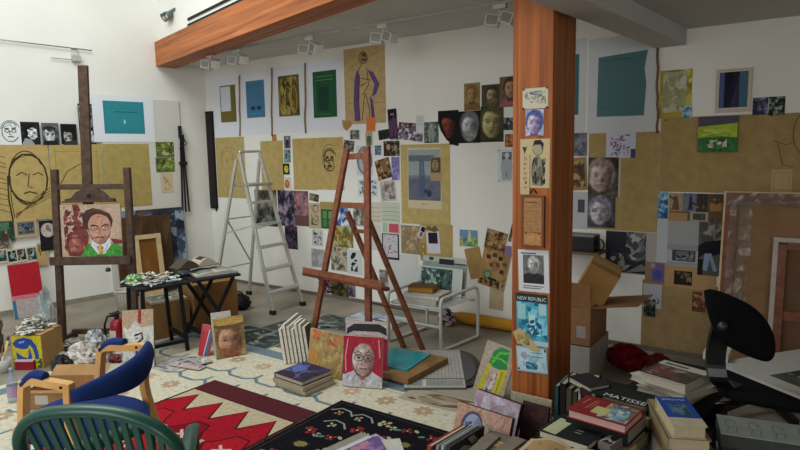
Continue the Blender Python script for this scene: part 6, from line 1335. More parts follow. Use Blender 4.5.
# foreground: leaning books, strips and papers
def stand_book(name, label, px, z, dr, ln, h, th, col, lean, pages='#c4bcac', fn=None, group=None, spc=None):
    P = F(*px, z); dr = Vector(dr).normalized(); m = frame(P, dr, UP) @ Matrix.Rotation(R(lean), 4, 'X')
    a = Art(ln, h, col, .0025); 
    a.box((0, 0, 0), (ln, h, .0025), col); a.v = [v for v in a.v]
    a.box((0, 0, -th), (ln, h, -th+.0025), col); a.box((0, 0, -th), (.003, h, .0025), spc or col)
    if fn: fn(a)
    o = a.build(name, 'matte', mw=m); tag(o, label, 'book', group)
    MB().box((.0035, .004, -th+.003), (ln-.005, h-.005, -.0005), pages).build('page_block', 'paper', o); return o
for i, (px, c, h, th, lab, fn) in enumerate((
    ((427, 496), '#b8442c', .215, .02, 'orange red book standing in the foreground row', None),
    ((434, 497), '#9cb0ac', .22, .01, 'thin pale teal book beside the orange red one', None),
    ((439, 498), '#c8c8c4', .225, .01, 'thin white book beside the pale teal one', None),
    ((445, 499), '#54484c', .225, .01, 'dark plum book with a picture cover, right end of the foreground row', lambda p: p.speck(14, (.05, .1, .95, .95), .12, ['#94a0a4', '#5c6070', '#b0a494', '#3c3438'], 6)))):
    stand_book('book', lab, px, 0.012, (.12, .99, 0), .27, h+.03, th, c, 6, fn=fn)
flat('magazine', 'violet picture magazine at the lower middle edge', 'magazine', (352, 458), (388, 452), (346, 441), .03, .008, '#6c5080', lambda p: p.speck(16, (.04, .04, .96, .96), .12, ['#8c68a0', '#54406c', '#a878a0', '#b4788c', '#7c6c9c'], 5))
flat('paper', 'white paper page right of the violet magazine', 'paper', (386, 458), (406, 456), (381, 440), .024, .004, '#c4bcb0', None)
flat('board', 'long pale grey board with a white edge at the lower middle edge', 'board', (318, 462), (372, 437), (308, 456), .035, .012, '#c0c4c8', lambda p: p.rect(0, .35, 1, 1, '#8c8878'))
flat('paper', 'pale lilac sheet under the violet magazine', 'paper', (345, 462), (392, 443), (338, 448), .018, .004, '#a8a4c0', None)
for i, (A_, B_, C_, lab) in enumerate((((476, 458), (500, 436), (468, 450), 'grey brown card strip, left of the pair in the foreground'), ((498, 460), (526, 440), (490, 452), 'grey brown card strip, right of the pair in the foreground'))):
    flat('card_strip', lab, 'card', A_, B_, C_, .26, .02, '#7c7060', None, mat='kraft')
carton('cardboard_box', 'small grey brown box holding up the two card strips in the foreground', 'box', floor_m((470, 500), (1, 0, 0)), .3, .2, .235, '#6c6254')
# ------------------------------------------------------------------ white tube chair with pictures on it
def wchair():
    a = F(441, 353); b = F(478, 338); l = F(384, 343)
    dr = Vector((0, 1, 0)); dep = (b-a).length
    m = frame(a, (1, 0, 0), (0, 1, 0)); im = m.inverted(); t = empty('metal_chair', 'white tubular metal armchair loaded with books and prints against the back wall', 'chair', m)
    b = im @ b; wl = -.50; c = '#b8bcb4'
    pl = Pl(a, m.to_3x3() @ Vector((b.x, b.y, 0)), 0)
    za = (im @ hit(443, 299, pl.o, pl.N)).z; H = za
    print('wchair', b, l, H)
    for x in (0, wl):
        loop = [(0, 0, .02), (0, 0, H-.05), (.01, 0.02, H-.012), (.03, .06, H), (.9, .9, H+.02), (.97, .97, H+.0), (1, 1, H-.05), (1, 1, .04), (.97, .97, .015), (.06, .06, .012)]
        P = [Vector((x+b.x*q[0], b.y*q[1] if q[1] != .02 else .01, q[2])) for q in loop]
        MB().tube(P, .014, c, 8, closed=True).build('side_frame', 'gloss', t)
    for f in (.08, .92): MB().tube([(wl+b.x*f, b.y*f, .33), (b.x*f, b.y*f, .33)], .01, c).build('seat_rail', 'gloss', t)
    MB().tube([(wl, 0, .2), (0, 0, .2)], .012, c).build('cross_bar', 'gloss', t)
    for i in range(9): f = .12+.095*i; MB().bar((wl+b.x*f, b.y*f, .342), (b.x*f, b.y*f, .342), .02, .005, '#a8aca8', (0, 1, 0)).build('seat_slat', 'gloss', t)
    return m, b, wl, H
wm_, wb_, wl_, wH = wchair()
def on(x, y, z, rot=0): return wm_ @ Matrix.Translation((x, y, z)) @ Matrix.Rotation(R(rot), 4, 'Z')
flat_m('cloth', 'folded white cloth with red marks on the seat of the white metal chair', 'cloth', on(-.43, .03, .3465, 2), .36, .28, .04, '#b8b0a8', lambda p: p.speck(40, (0, 0, 1, 1), .05, ['#8c2c34', '#b0a8a0', '#a85058', '#c8c0b8'], 3), mat='fabric')
flat_m('book', 'large white book lying on the folded cloth on the white metal chair', 'book', on(-.38, .05, .3885, 5), .32, .22, .035, '#b8b0a4', None, pages='#c8c0b4', spine='x0')
flat_m('book', 'thick orange brown book with gilt edge on top of the white metal chair pile', 'book', on(-.36, .07, .4265, 14), .22, .15, .045, '#5c3c20', None, pages='#a87828', spine='y1')
def lean_on(name, label, box, off, lean, col, fn, down, mat='paint', th=.012, roll=0):
    pl = Pl(wm_ @ Vector((wl_, off, 0)), (1, 0, 0), lean); return panel(name, label, 'print', pl, box, col, fn, roll, th, mat=mat, down=None if roll else down)
lean_on('print', 'print of green and white foliage with a pale border leaning on the white metal chair', (418, 267, 462, 306), .36, 9, '#b4b8b4', lambda p: (p.rect(.06, .12, .78, .94, '#3c5450'), p.speck(70, (.06, .12, .78, .94), .06, ['#5c7c74', '#2c403e', '#8ca49c', '#4c685c', '#1e302c', '#a8b8ac'], 4)), .349, 'paper')
lean_on('portfolio', 'grey portfolio with a black bar behind the foliage print', (422, 257, 466, 300), .41, 8, '#84908c', lambda p: (p.rect(.0, .86, 1, 1, '#a8aca4'), p.rect(.38, .8, .72, .95, '#22242a'), p.ell(.2, .93, .06, .05, '#4c4030'), p.rect(.72, .82, .98, .86, '#2c3438')), .349, 'matte')
# yellow roll and a striped bag by the back wall
P0 = W(452, 324, .12); P0.z = .055; P1 = W(520, 336, .12); P1.z = .055
rb = MB().tube([P0+(P1-P0)*(i/8) for i in range(9)], [.03, .05, .052, .05, .052, .05, .052, .05, .045], '#b8862c', 12)
tag(rb.build('fabric_roll', 'fabric'), 'long mustard yellow fabric roll lying along the foot of the back wall', 'roll')
crumple('shopping_bag', 'crumpled lilac and black bag on the floor behind the white metal chair', 'bag', W(447, 334, .24) - Vector((0, 0, W(447, 334, .24).z)), (.09, .05, .08), '#a89098', 15, cols=['#a89098', '#2c2830', '#b8a4a4', '#7c6470'], amp=.15)
o = flat('drop_cloth', 'white sheet bundle with blue marks lying along the foot of the back wall', 'cloth', (345, 318), (392, 326), (352, 309), .04, .038, '#b8bcc0', lambda p: (p.speck(30, (0, 0, 1, 1), .08, ['#a0a4b0', '#c8ccd0', '#5c6474', '#8c94a8'], 3, 4, 5)), mat='fabric')
# ------------------------------------------------------------------ cardboard boxes right of the post
def gridbox(px, z=0): return F(*px, z)
bx = F(589, 384); WB = .36; DB = .42; HB = .36
bzt = None
xr = bx.x; y0b = bx.y
m_ = Matrix.Translation((xr-WB, y0b, 0))
topz = (CO + ray(588, 347)*((y0b)/ray(588, 347).y)).z; print('box1 top', topz, bx)
carton('cardboard_box', 'white cardboard box at the bottom of the stack behind the timber post', 'box', m_, WB, DB, topz, '#b4b0a8')
def zof(px, y): d = ray(*px); return (CO + d*(y/d.y)).z
h2 = zof((590, 308), y0b)-topz-.003; print('h2', h2)
carton('cardboard_box', 'brown cardboard box with open flaps on top of the white box behind the post', 'box', Matrix.Translation((xr-WB, y0b+.0, topz+.003)), WB, DB-.06, h2, '#a07654', True, (('right', .3, 10), ('front', .16, 84), ('left', .12, 30)), fn=lambda r, w, d, h: MB().box((w-.09, -.0012, .05), (w-.03, -.0002, .13), '#b0aca4').build('shipping_label', 'paper', r))
tb = Matrix.Translation((xr-.04, y0b+.2, topz+h2+.05)) @ Matrix.Rotation(R(28), 4, 'Y') @ Matrix.Rotation(R(14), 4, 'Z')
carton('cardboard_box', 'tilted small tan cardboard box resting in the open box behind the post', 'box', tb @ Matrix.Translation((-.13, -.16, .0)), .2, .22, .24, '#a27a44')
# small black device on a ledge of the wall
P = W(584, 252, .14)
dm = frame((P.x-.1, WP.y-.22, zof((584, 252), WP.y-.22)), (1, 0, 0), (0, 1, 0))
dv = empty('radio', 'black boxy device with cables on a shelf behind the timber post', 'radio', dm)
MB().box((-.08, 0, 0), (.2, .16, .12), '#0e0e10').build('body', 'gloss', dv, bevel=.006); MB().box((-.08, .0, .1205), (.2, .14, .13), '#8c847c').build('top_plate', 'matte', dv)
MB().lathe([(.035, 0), (.035, .004), (.02, .006)], '#2a2a2c', 16, X=Matrix.Translation((.0, -.001, .06)) @ Matrix.Rotation(R(90), 4, 'X')).build('dial', 'gloss', dv)
MB().tube(curvepts([(.19, .05, .06), (.24, .04, .1), (.26, .06, .05), (.23, .08, .005)], 5), .006, '#101012', 6).build('cable', 'gloss', dv)
tag(MB().box((-.14, -.01, -.021), (.24, .215, -.001), '#6c5844').build('wall_shelf', 'matte', mw=dm), 'small brown shelf on the wall carrying the black device behind the post', 'shelf')
# red cloth on the floor
crumple('cloth', 'dark red cloth crumpled on the floor right of the cardboard boxes', 'cloth', F(626, 368), (.14, .1, .09), '#6c0f1c', 21, cols=['#6c0f1c', '#7c1422', '#5c0c18'], amp=.14, n=22)
crumple('cloth', 'dull red cloth heap beside the dark red cloth, next to the lowest kraft sheet', 'cloth', F(658, 372), (.08, .06, .07), '#5c2420', 22, cols=['#5c2420', '#6c2c26'], amp=.14, n=22)
# ------------------------------------------------------------------ stretchers leaning on the right part of the wall
def Wf(px, off): p = W(px, 350, off); p.z = 0; return p
ps1 = Pl(Wf(700, .34), WX, 8)
def stretcher(name, label, pl, x0, y0, x1, fw, cf, cb, bars=(), th=.035, kind='frame', board=None, outer='pine'):
    a = pl.uv(x0, y0); w = pl.uv(x1, y0)[0]-a[0]; h = a[1]
    t = empty(name, label, 'canvas', pl.m @ Matrix.Translation((a[0], 0, 0)))
    for p, q in (((0, h-fw), (w, h)), ((0, 0), (w, fw)), ((0, fw), (fw, h-fw)), ((w-fw, fw), (w, h-fw))): MB().box((p[0], p[1], 0), (q[0], q[1], th), cf).build('stretcher_bar', outer, t, bevel=.003)
    MB().box((0.002, 0.002, -.004), (w-.002, h-.002, -.0005), cb).build('canvas_back', 'kraft', t)
    for f in bars: MB().box((fw, h*f-.03, .004), (w-fw, h*f+.03, .025), '#6a4a30').build('cross_brace', 'rwood', t)
    if board: board(t, w, h, th)
    return t, w, h
M['wrap'] = attr_mat('thin_plastic_wrap', .15, .1, 40, .3, spec=.7); M['wrap'].node_tree.nodes['Principled BSDF'].inputs['Alpha'].default_value = .3
def wrap(t, w, h, th):
    MB().box((-.012, 0, -.004), (.0, h+.01, th), '#a88c68').box((0, h, -.004), (w, h+.01, th), '#a88c68').build('edge_strip', 'pine', t)
    MB().box((w*.17, h*.1, th-.004), (w*.95, h*.93, th+.002), '#8a6848').build('cardboard_sheet', 'kraft', t)
    r = random.Random(4); b = MB()
    n = 16; vs = []; fs = []
    for i in range(n+1):
        for k in range(5): vs.append((.03+w*.16*k/4+r.uniform(-.006, .006), h*.3+(h*.66)*i/n, th+.004+r.uniform(0, .016)))
    for i in range(n):
        for k in range(4): a = i*5+k; fs.append((a, a+1, a+6, a+5))
    b.add(vs, fs, '#8c8070'); vs = []; fs = []
    for i in range(31):
        for k in range(4): vs.append((w*i/30, h-.085+.03*k+r.uniform(-.005, .005), th+.006+r.uniform(0, .014)))
    for i in range(30):
        for k in range(3): a = i*4+k; fs.append((a, a+4, a+5, a+1))
    b.add(vs, fs, '#948a7c'); b.build('plastic_wrap', 'wrap', t)
stretcher('stretched_canvas', 'large stretched canvas seen from behind, wrapped in plastic and cardboard, by the right wall', ps1, 727, 193, 880, .075, '#8c5c38', '#9a7a54', (.72,), board=wrap, outer='rwood')
ps2 = Pl(Wf(700, .41), WX, 8)
stretcher('stretched_canvas', 'smaller canvas back with a white edged frame leaning in front of the plastic wrapped one', ps2, 774, 237, 900, .03, '#b4aca0', '#6c5038', (.5,), outer='matte', board=lambda t, w, h, th: [MB().box((.031, .031, .0), (.075, h-.046, th+.004), '#7c4c30').build('inner_rail', 'rwood', t), MB().box((.076, h-.075, .0), (w-.04, h-.031, th+.004), '#7c4c30').build('inner_rail', 'rwood', t)])
# ------------------------------------------------------------------ low dark table and its books, right of the post
TZ = .3
t_a = F(560, 470, TZ); t_b = F(716, 470, TZ)
lt = empty('coffee_table', 'low dark table buried under art books right of the timber post', 'table', Matrix.Translation((F(583, 380, TZ).x+.1, 2.02, .011)))
tw_ = F(712, 450, TZ).x - F(583, 380, TZ).x - .12
MB().box((0, 0, TZ-.04), (tw_, 1.18, TZ-.012), '#1c1614').build('table_top', 'matte', lt, bevel=.004)
for x in (.03, tw_-.08):
    for y in (.03, 1.08): MB().box((x, y, 0), (x+.05, y+.05, TZ-.04), '#1c1614').build('leg', 'matte', lt)
print('low table', lt.matrix_world.translation, tw_, [round(v) for v in proj(lt.matrix_world @ Vector((0, 0, TZ)))], [round(v) for v in proj(lt.matrix_world @ Vector((tw_, 1.05, TZ)))])
# upright books between the post and the boxes
for i, (c, pc, h, th, lab) in enumerate((
    ('#2c4c50', '#b8b4a8', .2, .02, 'dark teal book standing nearest the timber post in the upright row'), ('#1c1a1c', '#a8a090', .22, .03, 'black book standing second from the timber post'), ('#54483c', '#948a78', .2, .028, 'brown book standing in the middle of the upright row by the post'),
    ('#3c4430', '#a0987c', .19, .022, 'olive book standing in the upright row by the post'), ('#a8a8a8', '#c0bcb0', .2, .012, 'thin pale grey book standing in the upright row by the post'), ('#16161a', '#b8b4ac', .235, .04, 'thick black book ending the upright row by the post'))):
    off = (0, .03, .065, .1, .13, .15)[i]; h += .075
    P = F(555, 432); m = frame((P.x+off+th, P.y-.02, .0), (0, 1, 0), UP)
    a = Art(.2, h, c, .0025); a.box((0, 0, -th), (.2, h, -th+.0025), c).box((0, 0, -th), (.003, h, 0), c)
    o = a.build('book', 'matte', mw=m); tag(o, lab, 'book'); MB().box((.0035, .005, -th+.003), (.192, h-.005, -.0005), pc).build('page_block', 'paper', o)
# leaning dark books behind
flat('book', 'dark book with a pale page edge sloping behind the titled black book', 'book', (590, 388), (611, 384), (596, 371), .5, .03, '#201a1c', None, pages='#a8a090', spine='y1')
flat('book', 'dark brown book lying right of the thick black upright book', 'book', (601, 397), (618, 392), (607, 380), .48, .03, '#2a1e1e', lambda p: p.rect(.1, .1, .95, .95, '#8c8478'), pages='#948c80', spine='x0')
# the big pile: red cover on top
z0 = .52
o = flat('book', 'red art book with a mosaic picture and yellow note on top of the front pile', 'book', (567, 409), (626, 426), (581, 393), z0, .034, '#7c1c1c', lambda p: (p.rect(.48, .06, .97, .92, '#6c6450'), p.speck(46, (.48, .06, .97, .92), .06, ['#7c8490', '#94886c', '#5c4c3c', '#a0a4a0', '#4c5c74', '#8c7048'], 4), p.ell(.75, .42, .16, .3, '#8ca0b0'), p.speck(16, (.62, .15, .88, .7), .07, ['#6c8ca4', '#a8b4b8', '#5c6c84'], 6), p.rect(.34, .18, .6, .56, '#b8b070'), p.line([(.1, .5), (.13, .85)], .03, '#b06c5c'), p.line([(.22, .3), (.26, .8)], .03, '#b06c5c'), p.line([(.28, .35), (.31, .8)], .02, '#b06c5c')), pages='#c49c94', spine='y1')
A_, B_, C_ = (566, 412), (628, 430), (584, 394)
flat('book', 'thick black book right under the red mosaic covered one', 'book', A_, B_, C_, z0-.038, .07, '#141214', None, pages='#8c8478', spine='y0')
flat('folder', 'wide black folder at the bottom of the front pile', 'folder', (568, 411), (608, 423), (588, 394), z0-.112, .09, '#121113', None)
# titled black book behind, its spine facing the viewer
def titled():
    zt = .565; a3 = F(584, 404, zt-.04); b3 = F(640, 413, zt-.04)
    zt = .485; a3 = F(590, 392.5, zt); b3 = F(645, 407, zt); w = (b3-a3).length; m = frame(a3-UP*.045, b3-a3, UP.cross(b3-a3)); h = .15
    o = flat_m('book', 'thick black book with big white title letters MATISSE along its back', 'book', m, w, h, .045, '#17171a', lambda p: p.text('MATISSE', .22, .06, .34, '#c8c8c4', fit=.76), None, 'matte', '#b0a48c', 'y1')
    return o, m, w, h
ob, mbk, wbk, hbk = titled()
flat_m('book', 'cream paged book under the black book with big white title letters', 'book', mbk @ Matrix.Translation((-.01, -.012, -.037)), wbk+.03, hbk, .036, '#a08c70', None, None, 'matte', '#b8a888', 'y1')
flat_m('book', 'dark covered book at the base of the pile with the MATISSE title', 'book', mbk @ Matrix.Translation((-.0, .02, -.037-.1)), wbk, hbk, .088, '#141214', None, None, 'matte', '#4c443c', 'y0')
print('mb', mbk.translation)
# front left: black book with a note, open book, packet
flat('book', 'black book with a pale yellow note on its cover at the bottom centre', 'book', (538, 430), (588, 446), (553, 413), .44, .03, '#16181a', lambda p: (p.poly([(.06, .08), (.32, .02), (.36, .8), (.1, .86)], '#b0b088'), p.text('Picasso', .62, .3, .12, '#a8a49c', fit=.2)) if False else (p.poly([(.06, .08), (.34, .04), (.38, .84), (.1, .88)], '#aeb088'), p.lines(.58, .35, .72, .6, 2, '#a8a49c', .03)), pages='#c0b8a4', spine='y1')
flat('book', 'heavy dark book under the black book with the yellow note', 'book', (536, 434), (596, 453), (556, 411), .405, .1, '#1c1818', None, pages='#5c5448', spine='y0')
om = F(534, 452, .45)
open_book('open_book', 'open art book with colour plates at the bottom centre edge', frame(F(552, 478, .38), F(590, 486, .38)-F(540, 470, .38), UP.cross(F(590, 486, .38)-F(540, 470, .38))) @ Matrix.Translation((0, 0, 0)), .34, .2, .03, '#b8a888', '#b8a888', '#c8c0ac', .02, fl=pagepic(.1, .1, .9, .9, '#a88458', ['#7c5c3c', '#8c8c6c', '#6c4c34']), fr=pagepic(.1, .1, .9, .8, '#6c5c40', ['#7c8460', '#4c4030', '#948464']))
flat('box', 'small grey and white packet beside the black book with the yellow note', 'box', (598, 441), (610, 446), (607, 431), .44, .03, '#6c6460', lambda p: (p.rect(.05, .08, .95, .92, '#a8a098'), p.speck(10, (.1, .1, .9, .9), .12, ['#2c2428', '#5c3c3c'], 3)))
flat('book', 'ochre covered book under the small grey packet at the bottom edge', 'book', (594, 452), (616, 460), (606, 432), .405, .1, '#a08454', None, pages='#b0a484', spine='x0')
for i, (x, c, lab) in enumerate(((619, '#1c3c68', 'dark blue book standing at the bottom edge right of the ochre book'), (627, '#1c7ca4', 'bright blue book standing at the bottom edge beside the dark blue one'), (635, '#b0a888', 'cream book standing at the bottom edge beside the bright blue one'))):
    stand_book('book', lab, (x, 468), .3, (.12, .99, 0), .13, .1, .014, c, 0, pages='#b0a484')
# newspaper and cream books with the blue book
flat('newspaper', 'folded yellowed newspaper beside the pile with the blue book', 'newspaper', (648, 462), (668, 463), (657, 416), .345, .03, '#7c6c54', lambda p: (p.lines(.05, .03, .95, .97, 26, '#54483a', .008), p.rect(.4, .6, .8, .78, '#4c4438'), p.rect(.1, .3, .5, .48, '#5c5040')), mat='paper')
zb = .55
flat('book', 'blue covered book titled MATISSE with a picture on the small middle pile', 'book', (673, 425), (708, 427), (673, 397), zb, .05, '#b0a48c', lambda p: (p.rect(0, .26, 1, 1, '#1c3c8c'), p.rect(.18, .36, .82, .78, '#2c5088'), p.rect(.26, .36, .76, .74, '#1c2c4c'), p.speck(16, (.26, .36, .76, .74), .06, ['#3c5c7c', '#2c4438', '#54708c'], 3), p.text('MATISSE', .86, .93, .09, '#b8b8b0', fit=.72, flip=True)), pages='#b8a888', spine='y1')
flat('book', 'cream paged book just under the blue covered one', 'book', (668, 438), (712, 441), (671, 400), zb-.052, .05, '#8c7c5c', None, pages='#b8a888', spine='x0')
flat('book', 'brown edged book second under the blue covered one', 'book', (669, 450), (716, 453), (672, 403), zb-.104, .05, '#7c6444', None, pages='#b0a080', spine='x0')
flat('book', 'big white book with a grey photograph in front of the blue covered book', 'book', (652, 462), (714, 472), (660, 434), .392, .04, '#b4b4ac', lambda p: p.rect(.45, .1, .9, .55, '#6c6458'), pages='#b0a898', spine='x0')
# back pile right
zc = .5
flat('book', 'art book with a still life cover on top of the back right pile', 'book', (639, 371), (686, 385), (655, 357), zc, .045, '#b0aca4', lambda p: (p.rect(.0, .0, 1, .72, '#3c3830'), blotch(p, ['#3c3830', '#54483c', '#6c3430', '#94846c'], 20, 4, (.1, .08, .95, .66), 2), p.rect(.1, .8, .6, .9, '#54504c')), pages='#b4aa98', spine='y1')
flat('book', 'white book slewed under the still life covered book', 'book', (630, 373), (684, 395), (652, 356), zc-.047, .03, '#b8b2a4', None, pages='#b0a898', spine='y1')
flat('book', 'pinkish cream book under the slewed white one on the back right pile', 'book', (636, 385), (688, 401), (656, 363), zc-.079, .03, '#a89484', None, pages='#b0a898', spine='y1')
flat('portfolio', 'large black folder under the back right pile', 'folder', (618, 392), (694, 412), (652, 356), zc-.111, .08, '#0f0f11', None)
# grey drawing covered tin in the lower right corner
def tin():
    a3, b3, c3 = F(721, 434, .46), F(803, 446, .46), F(728, 416, .46)
    w = (b3-a3).length+.1; m = frame(a3-UP*.1, b3-a3, c3-a3); h = (c3-a3).length
    t = empty('box', 'grey lidded box with faint figure drawings at the lower right corner', 'box', m)
    a = Art(w, h, '#7c8078', .05, edge='#3c3f3c'); a.v = [v+Vector((0, 0, .05)) for v in a.v]; a.z = .1
    d = '#54584f'
    for cx in (.12, .34, .56, .8): a.arc(cx, .6, .05, .2, 0, 300, .02, d); a.line([(cx-.03, .4), (cx-.05, .15), (cx+.04, .2), (cx+.05, .45)], .02, d)
    a.line([(0, .02), (1, .02)], .03, '#a0a49c'); a.build('lid', 'matte', t)
    MB().box((.004, .004, 0), (w-.004, h-.004, .049), '#2a2c2a').build('body', 'matte', t)
    return m, w, h
tm_, tw2, th2 = tin()
flat_m('box', 'white and slate blue box under the grey lidded box in the lower right corner', 'box', tm_ @ Matrix.Translation((-.0, -.03, -.08)), tw2, th2, .078, '#a8b0b4', lambda p: None, edge='#6c7c94')
carton('cardboard_box', 'dark brown box carrying the two lidded boxes in the lower right corner', 'box', tm_ @ Matrix.Translation((-.0, -.03, -.355)), tw2, th2, .272, '#4c3c30')
# ------------------------------------------------------------------ black office chair
def office():
    P = F(762, 412); t = empty('office_chair', 'black office chair with a tall rounded backrest on the dark rug', 'chair', rotz((P.x, P.y, .0095), 0)); im = t.matrix_world.inverted(); k = '#0f0f12'
    for i in range(5):
        a = 2*math.pi*i/5+.3; d = Vector((math.cos(a), math.sin(a), 0)); MB().bar(d*.03+Vector((0, 0, .1)), d*.3+Vector((0, 0, .06)), .045, .03, k, (0, 0, 1)).build('leg', 'gloss', t)
        c = MB().lathe([(.028, -.012), (.028, .012)], k, 14, X=Matrix.Translation(d*.3+Vector((0, 0, .03))) @ Matrix.Rotation(a, 4, 'Z') @ Matrix.Rotation(R(90), 4, 'X')); c.build('castor', 'gloss', t)
    MB().lathe([(.035, .07), (.035, .13), (.025, .14), (.025, .4), (.045, .42)], k, 16).build('gas_column', 'gloss', t)
    # seat
    cx = im @ F(768, 380, .5); b = MB(); n = 24; prof = []
    for i in range(n): a = 2*math.pi*i/n; prof.append((math.copysign(abs(math.cos(a))**.6, math.cos(a))*.2+cx.x, math.copysign(abs(math.sin(a))**.6, math.sin(a))*.22+cx.y))
    b.prism(prof, .435, .485, k); b.build('seat', 'fabric', t, bevel=.02)
    # backrest from its outline, on a plane facing the seat
    D = F(728, 385, .5); pl = Pl(Vector((D.x, D.y, 0)), Vector((.93, .36, 0)), -6)
    ol = [(703, 290), (713, 289), (735, 297), (752, 306), (764, 318), (771, 333), (771, 350), (764, 357), (750, 354), (736, 348), (722, 340), (712, 326), (706, 308)]
    q = curvepts([pl.p3(*p) for p in ol+ol[:1]], 4)[:-1]; c = sum(q, Vector())/len(q); vs = []; fs = []; n = len(q)
    for s, zz in ((1.0, .0), (1.015, .02), (.985, .045), (.8, .062), (.4, .07)):
        for p in q: e = c+(p-c)*s; vs.append((e.x, e.y, zz + .35*(e.x-c.x)**2))
    for i in range(4):
        for k2 in range(n): fs.append((i*n+k2, i*n+(k2+1) % n, (i+1)*n+(k2+1) % n, (i+1)*n+k2))
    fs += [tuple(reversed(range(n))), tuple(4*n+k2 for k2 in range(n))]
    MB().add([im @ (pl.m @ Vector(v)) for v in vs], fs, k, True).build('backrest', 'fabric', t)
    st = [pl.m @ Vector((pl.p3(*p).x, pl.p3(*p).y, -.03+dz)) for p, dz in (((724, 322), .02), (720, 345) and ((720, 345), -.01), ((718, 368), -.01), ((724, 386), .0))]
    st = [im @ v for v in st]; st.append(Vector((cx.x-.05, cx.y, .43)))
    ribbon(curvepts(st, 5), .075, .03, im.to_3x3() @ pl.X, k).build('back_support', 'gloss', t)
    kb = im @ (pl.m @ (pl.p3(717, 318, 0)+Vector((0, 0, .09)))); MB().ball(kb, .022, '#242428').build('adjust_knob', 'gloss', t)
    MB().tube([(cx.x-.1, cx.y-.1, .4), (cx.x-.19, cx.y-.16, .39)], .008, k).build('lever', 'gloss', t)
    return t, cx
oc, cx_ = office()
# open folder of prints lying on the chair seat
SZ = .5
flat('print_folder', 'large open white folder of prints lying across the office chair seat', 'folder', (716, 362), (800, 396), (752, 332), SZ+.014, .014, '#a8a49c', lambda p: (p.rect(.5, .15, .95, .8, '#3c4038'), p.ell(.7, .45, .14, .14, '#8c8468'), p.speck(14, (.5, .15, .95, .8), .06, ['#5c6050', '#2c302c', '#7c7860', '#3c4c50'], 3)), mat='paper')
flat('print_folder', 'loose white sheets on the left edge of the open folder of prints', 'paper', (703, 352), (728, 356), (712, 344), SZ+.05, .035, '#b0aca0', None, mat='paper')
# ------------------------------------------------------------------ ceiling track, lamps, wall wire
TRY = None
d1 = ray(400, 21); k = (CEIL-.02-CAMZ)/d1.z; T1 = CO+d1*k
d2 = ray(225, 51.5); k = (CEIL-.02-CAMZ)/d2.z; T2 = CO+d2*k
print('track', T1, T2)
TY = (T1.y+T2.y)/2
trk = MB().box((T2.x-.4, TY-.012, CEIL-.02), (1.0, TY+.012, CEIL), '#b8b6b0').build('light_track', 'matte'); tag(trk, 'thin white lighting track running along the low ceiling above the prints', 'light track')
def spot(px, label, sd):
    d = ray(*px); x = (CO + d*(TY/d.y)).x
    t = empty('ceiling_spotlight', label, 'spotlight', Matrix.Translation((x, TY, CEIL-.021)), 'ceiling track spotlights'); c = '#d8d4cc'
    MB().box((-.05, -.018, -.03), (.05, .018, 0), c).build('adapter', 'matte', t)
    MB().lathe([(.012, 0), (.012, -.05)], c, 10, X=Matrix.Translation((0, 0, -.03))).build('stem', 'matte', t)
    for k, (dx, rz, ry) in enumerate(((-.06, 20, 10), (.07, -30+sd*7, 22))):
        X = Matrix.Translation((dx, 0, -.105)) @ Matrix.Rotation(R(rz), 4, 'Z') @ Matrix.Rotation(R(ry), 4, 'Y')
        h = MB().box((-.05, -.045, -.04), (.05, .045, .04), c, X=X).build('lamp_head', 'matte', t, bevel=.004)
        MB().box((-.04, -.047, -.032), (.04, -.0452, .032), '#8c8a86', X=X).build('lens', 'gloss', h)
for i, (px, lab) in enumerate((((211, 66), 'white twin spotlight on the ceiling track nearest the room corner'), ((238, 58), 'white twin spotlight on the ceiling track above the blue print'), ((310, 44), 'white twin spotlight on the ceiling track above the dark green print'), ((383, 31), 'white twin spotlight on the ceiling track above the purple figure drawing'), ((500, 15), 'white twin spotlight on the ceiling track beside the timber post'))): spot(px, lab, i)
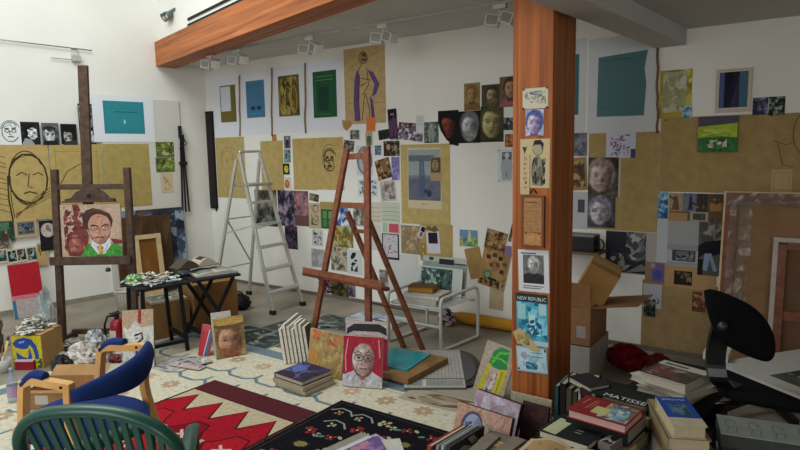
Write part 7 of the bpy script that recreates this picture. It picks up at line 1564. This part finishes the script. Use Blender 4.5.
# wire with a small box on the left wall
wa, wb2 = L(-30, 36, .03), L(92, 50.5, .03)
wt = MB().tube([wa, wb2], .006, '#8c8c88', 6).build('wall_wire', 'metal'); tag(wt, 'thin grey rod running high along the left wall', 'rod')
lb = frame(L(61, 60.5, 0.001), LX, UP); sp = empty('wall_spotlight', 'white track lamp box hanging from the rod high on the left wall', 'spotlight', lb)
wz = abs((L(78, 60, 0)-L(70, 60, 0)).length); MB().box((.1, 0, 0), (.1+wz, .06, .055), '#a8aaa4').build('lamp_head', 'matte', sp); MB().box((.1, .06, 0.0), (.16, .13, .02), '#c4c6c0').build('mounting_plate', 'matte', sp)
MB().box((-.1, .012, .02), (.1, .018, .026), '#7c7c78').build('lamp_arm', 'metal', sp)
# spotlight pair on the upper wall over the beam
q = hit(170, 12, b0+BN*.05, BN); fl_ = empty('clamp_light', 'dark clamp lamp with two round heads above the left end of the big beam', 'lamp', frame(q, -BD, BN))
MB().box((-.06, .0, -.01), (.14, .03, .02), '#1c3c38').build('bracket', 'gloss', fl_)
for dx in (-.03, .06):
    h = MB().lathe([(.02, 0), (.045, .05), (.05, .08), (.046, .08), (.0, .03)], '#54625c', 16, X=Matrix.Translation((dx, -.0, -.02)) @ Matrix.Rotation(R(125), 4, 'X'), cap=False).build('lamp_head', 'gloss', fl_)
    MB().ball((dx, -.045, -.06), .028, '#c8b8b0', 12, 8).build('bulb', 'gloss', h)

bpy.context.view_layer.update()
def wbounds(o):
    pts = [q.matrix_world @ Vector(b) for q in [o]+list(o.children_recursive) if q.type == 'MESH' for b in q.bound_box]
    return (Vector([min(p[i] for p in pts) for i in range(3)]), Vector([max(p[i] for p in pts) for i in range(3)])) if pts else (None, None)
RUGS = [(-4.55, .1, -1.25, 3.24, .0042), (-3.37, .75, -2.41, 2.51, .0078), (-2.40, 1.0, -1.2, 2.72, .0118), (-.62, 1.9, 1.4, 3.6, .0112)]
for o in list(bpy.data.objects):
    if o.parent is None and o.get('category') and o['category'] != 'rug' and 'structure' != o.get('kind'):
        lo, hi = wbounds(o)
        if lo is None or lo.z > .0115 or lo.z < -.06: continue
        z = max([r[4] for r in RUGS if lo.x < r[2] and hi.x > r[0] and lo.y < r[3] and hi.y > r[1]] or [0])
        if z > lo.z: o.location.z += z-max(lo.z, 0)
